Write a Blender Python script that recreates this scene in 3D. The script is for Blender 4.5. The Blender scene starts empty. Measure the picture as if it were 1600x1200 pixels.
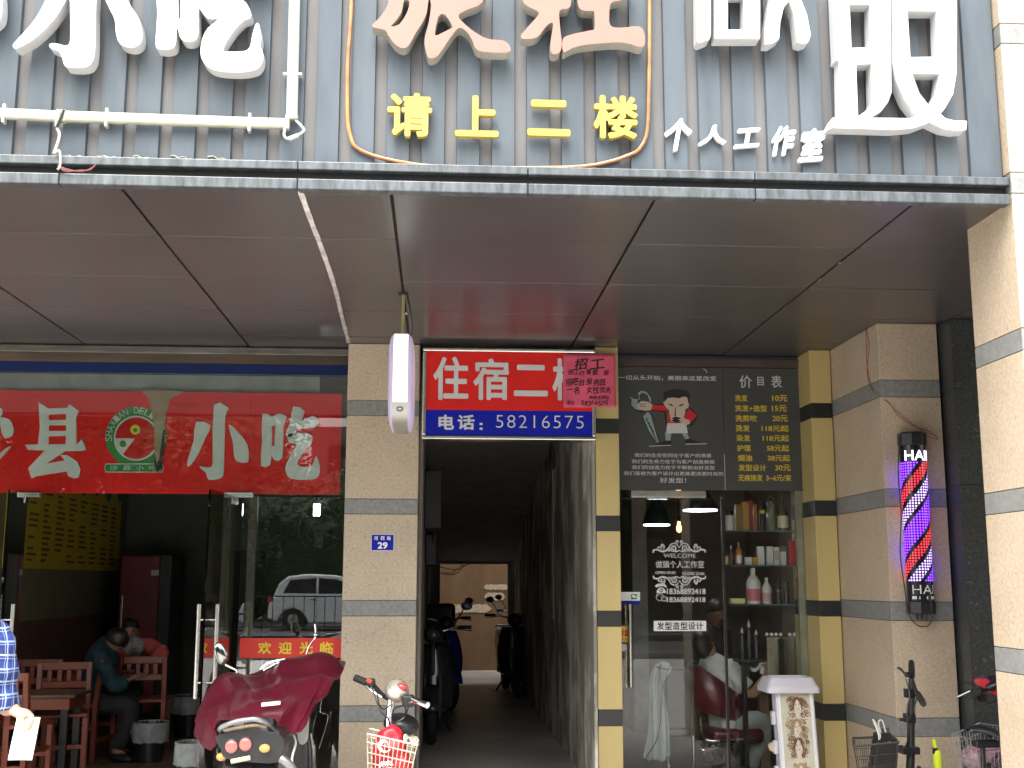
import bpy, bmesh, math, random
from mathutils import Vector as V, Matrix
from mathutils.geometry import tessellate_polygon
random.seed(7)
S = bpy.context.scene
COL = S.collection
R = math.radians
PI = math.pi

# ------------------------------------------------------------------ camera
FPX, PITCH, YAW, ROLL, HC = 1839.8, 0.1661084, 0.0613789, 0.0016457, 1.55
FW = V((math.sin(YAW)*math.cos(PITCH), math.cos(YAW)*math.cos(PITCH), math.sin(PITCH)))
r0 = V((math.cos(YAW), -math.sin(YAW), 0)); u0 = r0.cross(FW)
RT = math.cos(ROLL)*r0 + math.sin(ROLL)*u0
UP = -math.sin(ROLL)*r0 + math.cos(ROLL)*u0
CAMP = V((0, 0, HC))
cd = bpy.data.cameras.new('camera'); cam = bpy.data.objects.new('camera', cd); COL.objects.link(cam)
cd.sensor_width = 36; cd.lens = FPX/1600*36; cd.clip_end = 600; cd.clip_start = 0.05
cam.matrix_world = Matrix(((RT.x, UP.x, -FW.x, 0), (RT.y, UP.y, -FW.y, 0), (RT.z, UP.z, -FW.z, HC), (0, 0, 0, 1)))
S.camera = cam

# ------------------------------------------------------------------ light
W = bpy.data.worlds.new('World'); S.world = W; W.use_nodes = True
SUN_EL, SUN_AZ = R(60), R(200)          # azimuth clockwise from +y: the sun is in front of the shops
nt = W.node_tree
sky = nt.nodes.new('ShaderNodeTexSky'); sky.sky_type = 'NISHITA'; sky.sun_disc = False
sky.sun_elevation = SUN_EL; sky.sun_rotation = SUN_AZ; sky.air_density = 1.6; sky.dust_density = 6.0; sky.ozone_density = 1.0
bg = nt.nodes['Background']; bg.inputs[1].default_value = 0.15
# a white cloud deck over the clear sky: even, slightly mottled
hs = nt.nodes.new('ShaderNodeHueSaturation'); hs.inputs['Saturation'].default_value = 0.22
nt.links.new(sky.outputs[0], hs.inputs['Color']); nt.links.new(hs.outputs[0], bg.inputs[0])
sd = bpy.data.lights.new('sun', 'SUN'); sd.energy = 0.6; sd.angle = R(60); sd.color = (1, .95, .88)
sun = bpy.data.objects.new('sun', sd); COL.objects.link(sun)
sdir = V((math.sin(SUN_AZ)*math.cos(SUN_EL), math.cos(SUN_AZ)*math.cos(SUN_EL), math.sin(SUN_EL)))
sun.rotation_euler = sdir.to_track_quat('Z', 'Y').to_euler(); sun.location = (0, -5, 12)
S.view_settings.view_transform = 'Standard'; S.view_settings.look = 'None'
S.view_settings.exposure = 2.2; S.view_settings.gamma = 1
S.cycles.use_denoising = True
try: S.cycles.denoiser = 'OPENIMAGEDENOISE'
except Exception: pass
S.cycles.max_bounces = 8; S.cycles.diffuse_bounces = 5; S.cycles.glossy_bounces = 4
S.cycles.transparent_max_bounces = 20; S.cycles.transmission_bounces = 6
S.cycles.caustics_reflective = False; S.cycles.caustics_refractive = False
S.cycles.sample_clamp_indirect = 4

# ------------------------------------------------------------------ helpers
def ray(px, py): return RT*((px-800)/FPX) - UP*((py-600)/FPX) + FW
def A(px, py, Y): d = ray(px, py); return CAMP + d*(Y/d.y)
def AZ(px, py, Z): d = ray(px, py); return CAMP + d*((Z-HC)/d.z)
def AX(px, py, X): d = ray(px, py); return CAMP + d*(X/d.x)

def sm(pts, n=6, closed=False):
    pts = [V(p) for p in pts]; out = []; m = len(pts)
    for i in range(m if closed else m-1):
        if closed: a, b, c, d = pts[(i-1) % m], pts[i], pts[(i+1) % m], pts[(i+2) % m]
        else: a, b, c, d = pts[max(i-1, 0)], pts[i], pts[i+1], pts[min(i+2, m-1)]
        for k in range(n):
            t = k/n
            out.append(.5*((2*b)+(c-a)*t+(2*a-5*b+4*c-d)*t*t+(3*b-a-3*c+d)*t**3))
    if not closed: out.append(pts[-1])
    return out

ORG = {}
def mlink(o, parent):
    COL.objects.link(o)
    if parent: o.parent = parent
def tag(o, label=None, cat=None, group=None, kind=None):
    if label: o['label'] = label
    if cat: o['category'] = cat
    if group: o['group'] = group
    if kind: o['kind'] = kind
    return o
def thing(name, label, cat, loc=(0, 0, 0), group=None):
    o = bpy.data.objects.new(name, None); o.empty_display_size = .1; COL.objects.link(o)
    o.location = loc; ORG[o.name] = V(loc)
    return tag(o, label, cat, group)
def kids(o): return [c for c in bpy.data.objects if c.parent == o]
def copy_tree(o, parent=None):
    c = o.copy(); COL.objects.link(c); c.parent = parent
    for ch in kids(o): copy_tree(ch, c)
    return c

class MB:
    def __init__(s): s.v = []; s.f = []; s.m = []; s.cur = 0
    def add(s, vs, fs):
        b = len(s.v); s.v += [V(p) for p in vs]; s.f += [[i+b for i in f] for f in fs]; s.m += [s.cur]*len(fs); return s
    def box(s, x0, x1, y0, y1, z0, z1):
        return s.add([(x0,y0,z0),(x1,y0,z0),(x1,y1,z0),(x0,y1,z0),(x0,y0,z1),(x1,y0,z1),(x1,y1,z1),(x0,y1,z1)],
                     [(0,3,2,1),(4,5,6,7),(0,1,5,4),(1,2,6,5),(2,3,7,6),(3,0,4,7)])
    def cbox(s, c, sz, rot=None):
        c = V(c); hx, hy, hz = sz[0]/2, sz[1]/2, sz[2]/2
        vs = [V(p) for p in ((-hx,-hy,-hz),(hx,-hy,-hz),(hx,hy,-hz),(-hx,hy,-hz),(-hx,-hy,hz),(hx,-hy,hz),(hx,hy,hz),(-hx,hy,hz))]
        if rot is not None: vs = [rot @ p for p in vs]
        return s.add([c+p for p in vs], [(0,3,2,1),(4,5,6,7),(0,1,5,4),(1,2,6,5),(2,3,7,6),(3,0,4,7)])
    def tube(s, pts, r, n=8, closed=False, flat=1.0):
        pts = [V(p) for p in pts]; m = len(pts)
        rs = r if isinstance(r, (list, tuple)) else [r]*m
        if len(rs) != m: rs = [rs[min(int(i/(m-1)*(len(rs)-1)), len(rs)-2)]*(1-((i/(m-1)*(len(rs)-1)) % 1 if i < m-1 else 1)) + rs[min(int(i/(m-1)*(len(rs)-1)), len(rs)-2)+1]*((i/(m-1)*(len(rs)-1)) % 1 if i < m-1 else 1) for i in range(m)]
        vs = []; nrm = None
        for i, p in enumerate(pts):
            t = (pts[(i+1) % m]-pts[(i-1) % m]) if closed else (pts[min(i+1, m-1)]-pts[max(i-1, 0)])
            if t.length < 1e-9: t = V((0, 0, 1))
            t.normalize()
            if nrm is None: nrm = t.cross(V((0, 0, 1)) if abs(t.z) < .9 else V((1, 0, 0)))
            nrm = nrm - t*nrm.dot(t); nrm.normalize(); bn = t.cross(nrm)
            for k in range(n):
                a = 2*PI*k/n; vs.append(p+nrm*(math.cos(a)*rs[i])+bn*(math.sin(a)*rs[i]*flat))
        fs = []
        for i in range(m if closed else m-1):
            for k in range(n):
                a, b = i*n+k, i*n+(k+1) % n; c, d = ((i+1) % m)*n+(k+1) % n, ((i+1) % m)*n+k
                fs.append((a, b, c, d))
        if not closed: fs += [tuple(range(n-1, -1, -1)), tuple(range((m-1)*n, m*n))]
        return s.add(vs, fs)
    def cyl(s, p0, p1, r0, r1=None, n=16): return s.tube([p0, p1], [r0, r0 if r1 is None else r1], n)
    def lathe(s, prof, c=(0, 0, 0), n=20, axis='z', rot=None):
        c = V(c); vs = []; fs = []; m = len(prof)
        for r, h in prof:
            for k in range(n):
                a = 2*PI*k/n; x, y = r*math.cos(a), r*math.sin(a)
                p = V((x, y, h)) if axis == 'z' else V((h, x, y)) if axis == 'x' else V((y, h, x))
                if rot is not None: p = rot @ p
                vs.append(c+p)
        for i in range(m-1):
            for k in range(n): fs.append((i*n+k, i*n+(k+1) % n, (i+1)*n+(k+1) % n, (i+1)*n+k))
        if prof[0][0] > 1e-5: fs.append(tuple(range(n-1, -1, -1)))
        if prof[-1][0] > 1e-5: fs.append(tuple(range((m-1)*n, m*n)))
        return s.add(vs, fs)
    def ell(s, c, r, n=20, rot=None, m=None):
        m = m or n//2; r = r if isinstance(r, (tuple, list)) else (r, r, r)
        vs = []; fs = []; c = V(c)
        for i in range(m+1):
            t = PI*i/m
            for k in range(n):
                a = 2*PI*k/n; p = V((r[0]*math.sin(t)*math.cos(a), r[1]*math.sin(t)*math.sin(a), -r[2]*math.cos(t)))
                if rot is not None: p = rot @ p
                vs.append(c+p)
        for i in range(m):
            for k in range(n): fs.append((i*n+k, i*n+(k+1) % n, (i+1)*n+(k+1) % n, (i+1)*n+k))
        return s.add(vs, fs)
    def prism(s, poly, y0, y1, holes=(), back=True):
        """poly of (x,z); front face at y0 (towards the camera), back at y1"""
        def area(q): return sum(q[i][0]*q[(i+1) % len(q)][1]-q[(i+1) % len(q)][0]*q[i][1] for i in range(len(q)))
        loops = [list(poly) if area(poly) > 0 else list(poly)[::-1]]
        for h in holes: loops.append(list(h) if area(h) < 0 else list(h)[::-1])
        tris = tessellate_polygon([[V((p[0], p[1], 0)) for p in l] for l in loops])
        flat = [p for l in loops for p in l]; N = len(flat); fs = []
        for t in tris:
            a, b, c = t
            ar = (flat[b][0]-flat[a][0])*(flat[c][1]-flat[a][1])-(flat[c][0]-flat[a][0])*(flat[b][1]-flat[a][1])
            if ar < 0: a, b, c = a, c, b
            fs.append((a, b, c))
            if y1 is not None and back: fs.append((c+N, b+N, a+N))
        vs = [(p[0], y0, p[1]) for p in flat]
        if y1 is not None:
            vs += [(p[0], y1, p[1]) for p in flat]; k = 0
            for l in loops:
                m = len(l)
                for i in range(m):
                    a, b = k+i, k+(i+1) % m; fs.append((b, a, a+N, b+N))
                k += m
        return s.add(vs, fs)
    def grid(s, fn, nu, nv, closeu=False):
        vs = [fn(i/(nu if closeu else nu), j/nv) for j in range(nv+1) for i in range(nu+(0 if closeu else 1))]
        w = nu+(0 if closeu else 1)
        fs = [(j*w+i, j*w+(i+1) % w, (j+1)*w+(i+1) % w, (j+1)*w+i) for j in range(nv) for i in range(nu)]
        return s.add(vs, fs)
    def xf(s, M, start=0):
        for i in range(start, len(s.v)): s.v[i] = M @ s.v[i]
        return s
    def build(s, name, mat, parent=None, smooth=False, bevel=0, seg=2, sub=0, solid=0, label=None):
        root = parent
        while root and root.parent: root = root.parent
        if root: org = ORG.get(root.name, V((0, 0, 0)))
        elif s.v:
            xs = [p.x for p in s.v]; ys = [p.y for p in s.v]; zs = [p.z for p in s.v]
            org = V(((min(xs)+max(xs))/2, (min(ys)+max(ys))/2, min(zs)))
        me = bpy.data.meshes.new(name); me.from_pydata([p-org for p in s.v], [], s.f)
        for mm in (mat if isinstance(mat, (list, tuple)) else [mat]): me.materials.append(mm)
        if any(s.m): me.polygons.foreach_set('material_index', s.m)
        me.validate(); me.update()
        o = bpy.data.objects.new(name, me); mlink(o, parent)
        if not root: o.location = org; ORG[o.name] = org
        if smooth:
            me.polygons.foreach_set('use_smooth', [True]*len(me.polygons))
            try: me.set_sharp_from_angle(angle=R(smooth if smooth > 1 else 45))
            except Exception: pass
        if solid:
            m = o.modifiers.new('solid', 'SOLIDIFY'); m.thickness = solid; m.offset = 0
        if bevel:
            m = o.modifiers.new('bevel', 'BEVEL'); m.width = bevel; m.segments = seg; m.limit_method = 'ANGLE'; m.angle_limit = R(40); m.harden_normals = False
        if sub:
            m = o.modifiers.new('sub', 'SUBSURF'); m.levels = sub; m.render_levels = sub
        if label: o['label'] = label
        return o

# ---- lettering: the built-in font, turned to mesh
_tc = {}
def glyphs(body, bold=0.0, space=1.0, line=1.0, align='LEFT'):
    k = (body, bold, space, line, align)
    if k in _tc: return _tc[k]
    c = bpy.data.curves.new('t', 'FONT'); c.body = body; c.offset = bold; c.space_character = space; c.space_line = line; c.align_x = align
    c.resolution_u = 3
    o = bpy.data.objects.new('t', c); COL.objects.link(o)
    me = bpy.data.meshes.new_from_object(o.evaluated_get(bpy.context.evaluated_depsgraph_get()))
    bm = bmesh.new(); bm.from_mesh(me); bmesh.ops.remove_doubles(bm, verts=bm.verts, dist=1e-5)
    vs = [(v.co.x, v.co.y) for v in bm.verts]; bm.verts.index_update()
    fs = [[v.index for v in f.verts] for f in bm.faces]
    es = [(e.verts[0].index, e.verts[1].index) for e in bm.edges if len(e.link_faces) == 1]
    # orient boundary edges with their face
    bo = []
    for f in fs:
        for i in range(len(f)):
            a, b = f[i], f[(i+1) % len(f)]
            bo.append((a, b))
    bs = set(bo); edges = [(a, b) for a, b in bo if (b, a) not in bs]
    bm.free(); bpy.data.meshes.remove(me); bpy.data.objects.remove(o); bpy.data.curves.remove(c)
    _tc[k] = (vs, fs, edges); return _tc[k]
def put(mb, g, fn, Y, depth):
    vs, fs, edges = g; N = len(vs)
    q = [fn(x, z) for x, z in vs]
    v3 = [(a, Y, b) for a, b in q]; f3 = [list(f) for f in fs]
    if depth:
        v3 += [(a, Y+depth, b) for a, b in q]
        f3 += [(b, a, a+N, b+N) for a, b in edges]
    mb.add(v3, f3)
def gbox(g):
    xs = [p[0] for p in g[0]]; zs = [p[1] for p in g[0]]; return min(xs), max(xs), min(zs), max(zs)
def text_box(mb, body, x0, x1, z0, z1, Y, depth=0, bold=0.0, space=1.0, line=1.0, align='LEFT', sx=None):
    g = glyphs(body, min(bold, 0), space, line, align); a, b, c, d = gbox(g); e = max(bold, 0)
    kx = (x1-x0)/(b-a+2*e); kz = (z1-z0)/(d-c+2*e)
    ofs = [(0, 0)]
    if e > 0: ofs = [(0, 0)]+[(e*math.cos(k*PI/4), e*math.sin(k*PI/4)) for k in range(8)]
    for k, (ex, ez) in enumerate(ofs):          # a heavier weight: the stroke laid down again a little to each side
        put(mb, g, lambda x, z: (x0+(x-a+e+ex)*kx, z0+(z-c+e+ez)*kz), Y+.00006*k, depth)
def text_px(mb, body, q, Y, depth=0, bold=0.0, space=1.0, **kw):
    """ink of the text fills the rectangle q = (left, top, right, bottom) of the photograph, on the real plane y = Y"""
    p = A(q[0], (q[1]+q[3])/2, Y); r = A(q[2], (q[1]+q[3])/2, Y); m = (q[0]+q[2])/2
    text_box(mb, body, p.x, r.x, A(m, q[3], Y).z, A(m, q[1], Y).z, Y, depth, bold, space, **kw)
def char_h(body): g = gbox(glyphs(body)); return g

# ------------------------------------------------------------------ materials
MT = {}
def mat(name, col, rough=.5, metal=0, var=.12, vs=6, bump=0, bs=60, spec=.5, emit=None, es=0, coat=0, stretch=(1, 1, 1), col2=None, alpha=1, sheen=0, rvar=0, det=4, rp=(.3, .7)):
    if name in MT: return MT[name]
    m = bpy.data.materials.new(name); m.use_nodes = True; t = m.node_tree; n = t.nodes; L = t.links
    b = n['Principled BSDF']; b.inputs['Roughness'].default_value = rough; b.inputs['Metallic'].default_value = metal
    b.inputs['Specular IOR Level'].default_value = spec; b.inputs['Coat Weight'].default_value = coat
    if sheen: b.inputs['Sheen Weight'].default_value = sheen
    tc = n.new('ShaderNodeTexCoord'); mp = n.new('ShaderNodeMapping'); mp.inputs['Scale'].default_value = stretch
    L.new(tc.outputs['Object'], mp.inputs[0])
    c2 = col2 or tuple(c*(1-2*var) for c in col); c1 = col if col2 else tuple(min(1, c*(1+var)) for c in col)
    if var > 0 or col2:
        nz = n.new('ShaderNodeTexNoise'); nz.inputs['Scale'].default_value = vs; nz.inputs['Detail'].default_value = det; nz.inputs['Roughness'].default_value = .6
        L.new(mp.outputs[0], nz.inputs[0])
        cr = n.new('ShaderNodeValToRGB'); cr.color_ramp.elements[0].position = rp[0]; cr.color_ramp.elements[1].position = rp[1]
        cr.color_ramp.elements[0].color = (*c2, 1); cr.color_ramp.elements[1].color = (*c1, 1)
        L.new(nz.outputs[0], cr.inputs[0]); L.new(cr.outputs[0], b.inputs['Base Color'])
        if rvar:
            mr = n.new('ShaderNodeMapRange'); mr.inputs[3].default_value = rough-rvar; mr.inputs[4].default_value = rough+rvar
            L.new(nz.outputs[0], mr.inputs[0]); L.new(mr.outputs[0], b.inputs['Roughness'])
    else: b.inputs['Base Color'].default_value = (*col, 1)
    if bump:
        n2 = n.new('ShaderNodeTexNoise'); n2.inputs['Scale'].default_value = bs; n2.inputs['Detail'].default_value = 3; L.new(mp.outputs[0], n2.inputs[0])
        bp = n.new('ShaderNodeBump'); bp.inputs['Strength'].default_value = bump; bp.inputs['Distance'].default_value = .01
        L.new(n2.outputs[0], bp.inputs['Height']); L.new(bp.outputs[0], b.inputs['Normal'])
    if emit:
        b.inputs['Emission Color'].default_value = (*emit, 1); b.inputs['Emission Strength'].default_value = es
    MT[name] = m; return m

def glass(name, tint=(.93, .95, .93), rough=0.0, ior=1.5, extra=0.0, k=1.4):
    m = bpy.data.materials.new(name); m.use_nodes = True; t = m.node_tree; n = t.nodes; L = t.links
    n.remove(n['Principled BSDF']); out = n['Material Output']
    tr = n.new('ShaderNodeBsdfTransparent'); tr.inputs[0].default_value = (*tint, 1)
    gl = n.new('ShaderNodeBsdfGlossy'); gl.inputs['Roughness'].default_value = rough; gl.inputs[0].default_value = (1, 1, 1, 1)
    fr = n.new('ShaderNodeFresnel'); fr.inputs[0].default_value = ior
    mx = n.new('ShaderNodeMixShader'); mu = n.new('ShaderNodeMath'); mu.operation = 'MULTIPLY_ADD'; mu.inputs[1].default_value = k; mu.inputs[2].default_value = extra; mu.use_clamp = True
    L.new(fr.outputs[0], mu.inputs[0]); L.new(mu.outputs[0], mx.inputs[0]); L.new(tr.outputs[0], mx.inputs[1]); L.new(gl.outputs[0], mx.inputs[2]); L.new(mx.outputs[0], out.inputs[0])
    MT[name] = m; return m

def stone(name, base, dark, scale=90, rough=.45, speck=.35, spots=(.12, .08, .05)):
    """speckled granite: fine grains plus sparse dark chips and a slow stain"""
    m = bpy.data.materials.new(name); m.use_nodes = True; t = m.node_tree; n = t.nodes; L = t.links
    b = n['Principled BSDF']; b.inputs['Roughness'].default_value = rough
    tc = n.new('ShaderNodeTexCoord')
    v = n.new('ShaderNodeTexVoronoi'); v.inputs['Scale'].default_value = scale; L.new(tc.outputs['Object'], v.inputs[0])
    nz = n.new('ShaderNodeTexNoise'); nz.inputs['Scale'].default_value = scale*.6; nz.inputs['Detail'].default_value = 6; L.new(tc.outputs['Object'], nz.inputs[0])
    big = n.new('ShaderNodeTexNoise'); big.inputs['Scale'].default_value = 2.2; big.inputs['Detail'].default_value = 6; L.new(tc.outputs['Object'], big.inputs[0])
    cr = n.new('ShaderNodeValToRGB'); cr.color_ramp.elements[0].position = .32; cr.color_ramp.elements[1].position = .68
    cr.color_ramp.elements[0].color = (*dark, 1); cr.color_ramp.elements[1].color = (*base, 1); L.new(nz.outputs[0], cr.inputs[0])
    sp = n.new('ShaderNodeTexNoise'); sp.inputs['Scale'].default_value = scale*.42; sp.inputs['Detail'].default_value = 2; L.new(tc.outputs['Object'], sp.inputs[0])
    sr = n.new('ShaderNodeValToRGB'); sr.color_ramp.elements[0].position = .66; sr.color_ramp.elements[1].position = .72; L.new(sp.outputs[0], sr.inputs[0])
    mx = n.new('ShaderNodeMixRGB'); mx.inputs[2].default_value = (*spots, 1)
    ms = n.new('ShaderNodeMath'); ms.operation = 'MULTIPLY'; ms.inputs[1].default_value = speck; L.new(sr.outputs[0], ms.inputs[0])
    L.new(ms.outputs[0], mx.inputs[0]); L.new(cr.outputs[0], mx.inputs[1])
    m2 = n.new('ShaderNodeMixRGB'); m2.blend_type = 'MULTIPLY'; m2.inputs[0].default_value = .5
    br = n.new('ShaderNodeValToRGB'); br.color_ramp.elements[0].position = .35; br.color_ramp.elements[1].position = .65
    br.color_ramp.elements[0].color = (.72, .7, .67, 1); br.color_ramp.elements[1].color = (1, 1, 1, 1); L.new(big.outputs[0], br.inputs[0])
    L.new(mx.outputs[0], m2.inputs[1]); L.new(br.outputs[0], m2.inputs[2]); L.new(m2.outputs[0], b.inputs['Base Color'])
    bp = n.new('ShaderNodeBump'); bp.inputs['Strength'].default_value = .12; bp.inputs['Distance'].default_value = .004; L.new(nz.outputs[0], bp.inputs['Height']); L.new(bp.outputs[0], b.inputs['Normal'])
    MT[name] = m; return m

def checkcloth(name, base, line, dark, sc):
    """plaid: woven bands in two directions over the cloth's own UV-free object space"""
    m = bpy.data.materials.new(name); m.use_nodes = True; t = m.node_tree; n = t.nodes; L = t.links
    b = n['Principled BSDF']; b.inputs['Roughness'].default_value = .85
    tc = n.new('ShaderNodeTexCoord')
    nz = n.new('ShaderNodeTexNoise'); nz.inputs['Scale'].default_value = 9; L.new(tc.outputs['Object'], nz.inputs[0])
    ad = n.new('ShaderNodeVectorMath'); ad.operation = 'MULTIPLY_ADD'; ad.inputs[1].default_value = (.03, .03, .03); L.new(nz.outputs['Color'], ad.inputs[0]); L.new(tc.outputs['Object'], ad.inputs[2])
    sx = n.new('ShaderNodeSeparateXYZ'); L.new(ad.outputs[0], sx.inputs[0])
    def band(src, sc, w, ph=0):
        a = n.new('ShaderNodeMath'); a.operation = 'MULTIPLY_ADD'; a.inputs[1].default_value = sc; a.inputs[2].default_value = ph; L.new(src, a.inputs[0])
        f = n.new('ShaderNodeMath'); f.operation = 'FRACT'; L.new(a.outputs[0], f.inputs[0])
        c = n.new('ShaderNodeMath'); c.operation = 'COMPARE'; c.inputs[1].default_value = .5; c.inputs[2].default_value = w; L.new(f.outputs[0], c.inputs[0]); return c.outputs[0]
    xy = n.new('ShaderNodeMath'); xy.operation = 'ADD'; L.new(sx.outputs[0], xy.inputs[0]); L.new(sx.outputs[1], xy.inputs[1])
    cur = None
    col = (*base, 1)
    for src, s_, w, ph, cc, fac in ((xy.outputs[0], sc*.5, .28, .1, dark, .6), (sx.outputs[2], sc*.5, .28, .3, dark, .6), (xy.outputs[0], sc, .07, 0, line, .7), (sx.outputs[2], sc, .07, .2, line, .7), (xy.outputs[0], sc, .035, .25, line, .45), (sx.outputs[2], sc, .035, .45, line, .45)):
        mx = n.new('ShaderNodeMixRGB'); mx.inputs[2].default_value = (*cc, 1)
        mu = n.new('ShaderNodeMath'); mu.operation = 'MULTIPLY'; mu.inputs[1].default_value = fac; L.new(band(src, s_, w, ph), mu.inputs[0]); L.new(mu.outputs[0], mx.inputs[0])
        if cur is None: mx.inputs[1].default_value = col
        else: L.new(cur, mx.inputs[1])
        cur = mx.outputs[0]
    L.new(cur, b.inputs['Base Color']); MT[name] = m; return m

BEIGE = stone('beige_granite', (.56, .462, .345), (.43, .345, .255), 100)
GREYB = stone('grey_granite', (.265, .27, .26), (.195, .20, .195), 60, speck=.2)
BLACKG = stone('black_granite', (.058, .064, .064), (.024, .028, .028), 90, rough=.3, speck=.6, spots=(.2, .21, .22))
MORTAR = mat('mortar', (.10, .09, .08), .9)
CLAD = mat('cladding_paint', (.096, .115, .133), .6, var=.0, col2=(.072, .089, .105), vs=3.2, stretch=(2.5, 1, .45), rvar=.08, det=9, rp=(.36, .62), spec=.2)
CLADG = mat('cladding_groove', (.148, .147, .147), .6, var=0, col2=(.115, .116, .118), vs=3, stretch=(2, 1, .4), spec=.2)
RAIL = mat('rail_metal', (.12, .135, .145), .4, .3, col2=(.035, .04, .043), var=0, vs=14, stretch=(2.2, 1, .5), rvar=.1, det=8)
RAILD = mat('rail_gap', (.012, .012, .012), .7)
SOFF = mat('soffit_panel', (.060, .052, .050), .31, var=.08, vs=1.5, spec=.6, bump=.06, bs=3)
SEAM = mat('black_seam', (.006, .006, .006), .6)
TAPE = mat('white_tape', (.55, .50, .48), .6, var=.2, vs=9)
WHITEL = mat('white_acrylic', (.52, .52, .52), .35, var=.03)
PINKL = mat('faded_red_face', (.38, .115, .085), .5, var=0, col2=(.30, .155, .12), vs=2.2, det=6)
CREAM = mat('letter_side', (.30, .29, .25), .5, var=.1)
YELL = mat('yellow_letter', (.42, .30, .05), .45, var=.1, vs=8)
ROPE = mat('orange_rope_light', (.36, .15, .04), .4, var=.3, vs=8, coat=.3)
TUBEW = mat('white_tube', (.42, .42, .38), .4, var=.07, vs=10)
TUBEY = mat('yellowed_tube', (.36, .355, .27), .4, var=.1, vs=10)
STEEL = mat('brushed_steel', (.55, .54, .50), .22, 1, var=.06, vs=40)
CHROME = mat('chrome', (.7, .7, .7), .1, 1, var=.03)
DARKM = mat('dark_metal', (.03, .03, .032), .4, .3)
BLACKP = mat('black_plastic', (.012, .012, .013), .35, var=.2, vs=20)
RUBBER = mat('rubber', (.014, .014, .014), .8, var=.2, vs=30, bump=.2)
GOLD = mat('gold_panel', (.55, .43, .18), .42, .15, var=.06, vs=3, stretch=(1, 1, .2))
BLACKB = mat('black_panel', (.018, .020, .020), .3)
REDS = mat('red_sign', (.64, .022, .018), .5, var=.06, vs=3, spec=.15)
BLUES = mat('blue_sign', (.006, .014, .34), .5, var=.06, spec=.15)
GREYL = mat('grey_lettering', (.56, .57, .57), .45, var=.03)
CELADON = mat('pale_green_letter', (.72, .82, .74), .4, var=.04)
PINKP = mat('pink_paper', (.62, .085, .15), .8, var=.08, vs=8)
INK = mat('black_ink', (.015, .01, .012), .7)
WHITEP = mat('white_paint', (.8, .8, .8), .5, var=.02)
G_REST = glass('restaurant_glass', (.95, .97, .955), k=2.2)
G_TRAN = glass('transom_glass_mat', (.97, .985, .975), k=1.0)
G_SAL = glass('salon_glass', (.95, .965, .955), k=.7)
CLEAR = glass('clear_glass', (.93, .96, .94))
# ------------------------------------------------------------------ the setting
def struct(mb, name, m, label, **kw): return tag(mb.build(name, m, **kw), label, None, None, 'structure')
PAVE = mat('pavement', (.50, .48, .45), .75, var=.12, vs=3, bump=.15, bs=40)
ASPH = mat('asphalt', (.055, .055, .056), .85, var=.15, vs=4, bump=.2, bs=80)
FLR = mat('shop_floor_tile', (.16, .10, .07), .3, var=.15, vs=2)
FLC = mat('corridor_concrete', (.46, .45, .42), .45, col2=(.22, .21, .195), var=0, vs=1.3, det=7, bump=.1, bs=15)
FLS = mat('salon_floor_tile', (.11, .09, .075), .3, var=.2, vs=2)
g = MB(); g.box(-60, 60, -90, 40, -.5, 0); struct(g, 'ground', PAVE, 'grey paved ground in front of the shops')
g = MB(); g.box(-60, 60, -30, -7, -.1, .004); struct(g, 'road', ASPH, 'asphalt road running past the shops')
g = MB(); g.box(-60, 60, -7.2, -7, -.1, .13); struct(g, 'kerb', GREYB, 'stone kerb between pavement and road')
mk = MB()
for i in range(-12, 12): mk.box(i*5, i*5+2.4, -18.0, -17.88, 0, .008)
struct(mk, 'lane_marking', WHITEP, 'white dashed lane marking on the road')
FZ = .09
g = MB(); g.box(-6.2, -.13, 8.5, 14.2, 0, FZ); struct(g, 'restaurant_floor', FLR, 'brown tiled restaurant floor')
g = MB(); g.box(-.128, 1.118, 8.2, 17.4, 0, FZ+.004); g.box(-.128, 1.5, 17.405, 20.2, 0, FZ-.01); struct(g, 'corridor_floor', FLC, 'worn concrete corridor floor')
g = MB(); g.box(1.122, 3.4, 8.3, 13.2, 0, FZ); struct(g, 'salon_floor', FLS, 'dark tiled salon floor')

# banded stone columns
def zz(*q): return [(A(x, y, Y).z) for x, y, Y in q]
BZ = [(.597, .704), (1.311, 1.418), (2.018, 2.125), (2.72, 2.83)]
def banded(name, label, cat, x0, x1, y0, y1, z0, z1, bands, m1, m2, n1='stone_slab', n2='stone_band', gap=.004, inset=.006):
    t = thing(name, label, cat, ((x0+x1)/2, (y0+y1)/2, z0))
    c = MB(); c.box(x0+inset, x1-inset, y0+inset, y1-inset, z0, z1); c.build('core', MORTAR, t)
    cur = z0; s = MB()
    for a, b in sorted(bands)+[(z1+gap, None)]:
        if a-gap-cur > .05: s.box(x0, x1, y0, y1, cur+(gap/2 if cur > z0 else 0), a-gap/2)
        if b:
            q = MB(); q.box(x0, x1, y0, y1, a+gap/2, b-gap/2); q.build(n2, m2, t, bevel=.002, seg=1); cur = b
    s.build(n1, m1, t, bevel=.002, seg=1); return t
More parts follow.
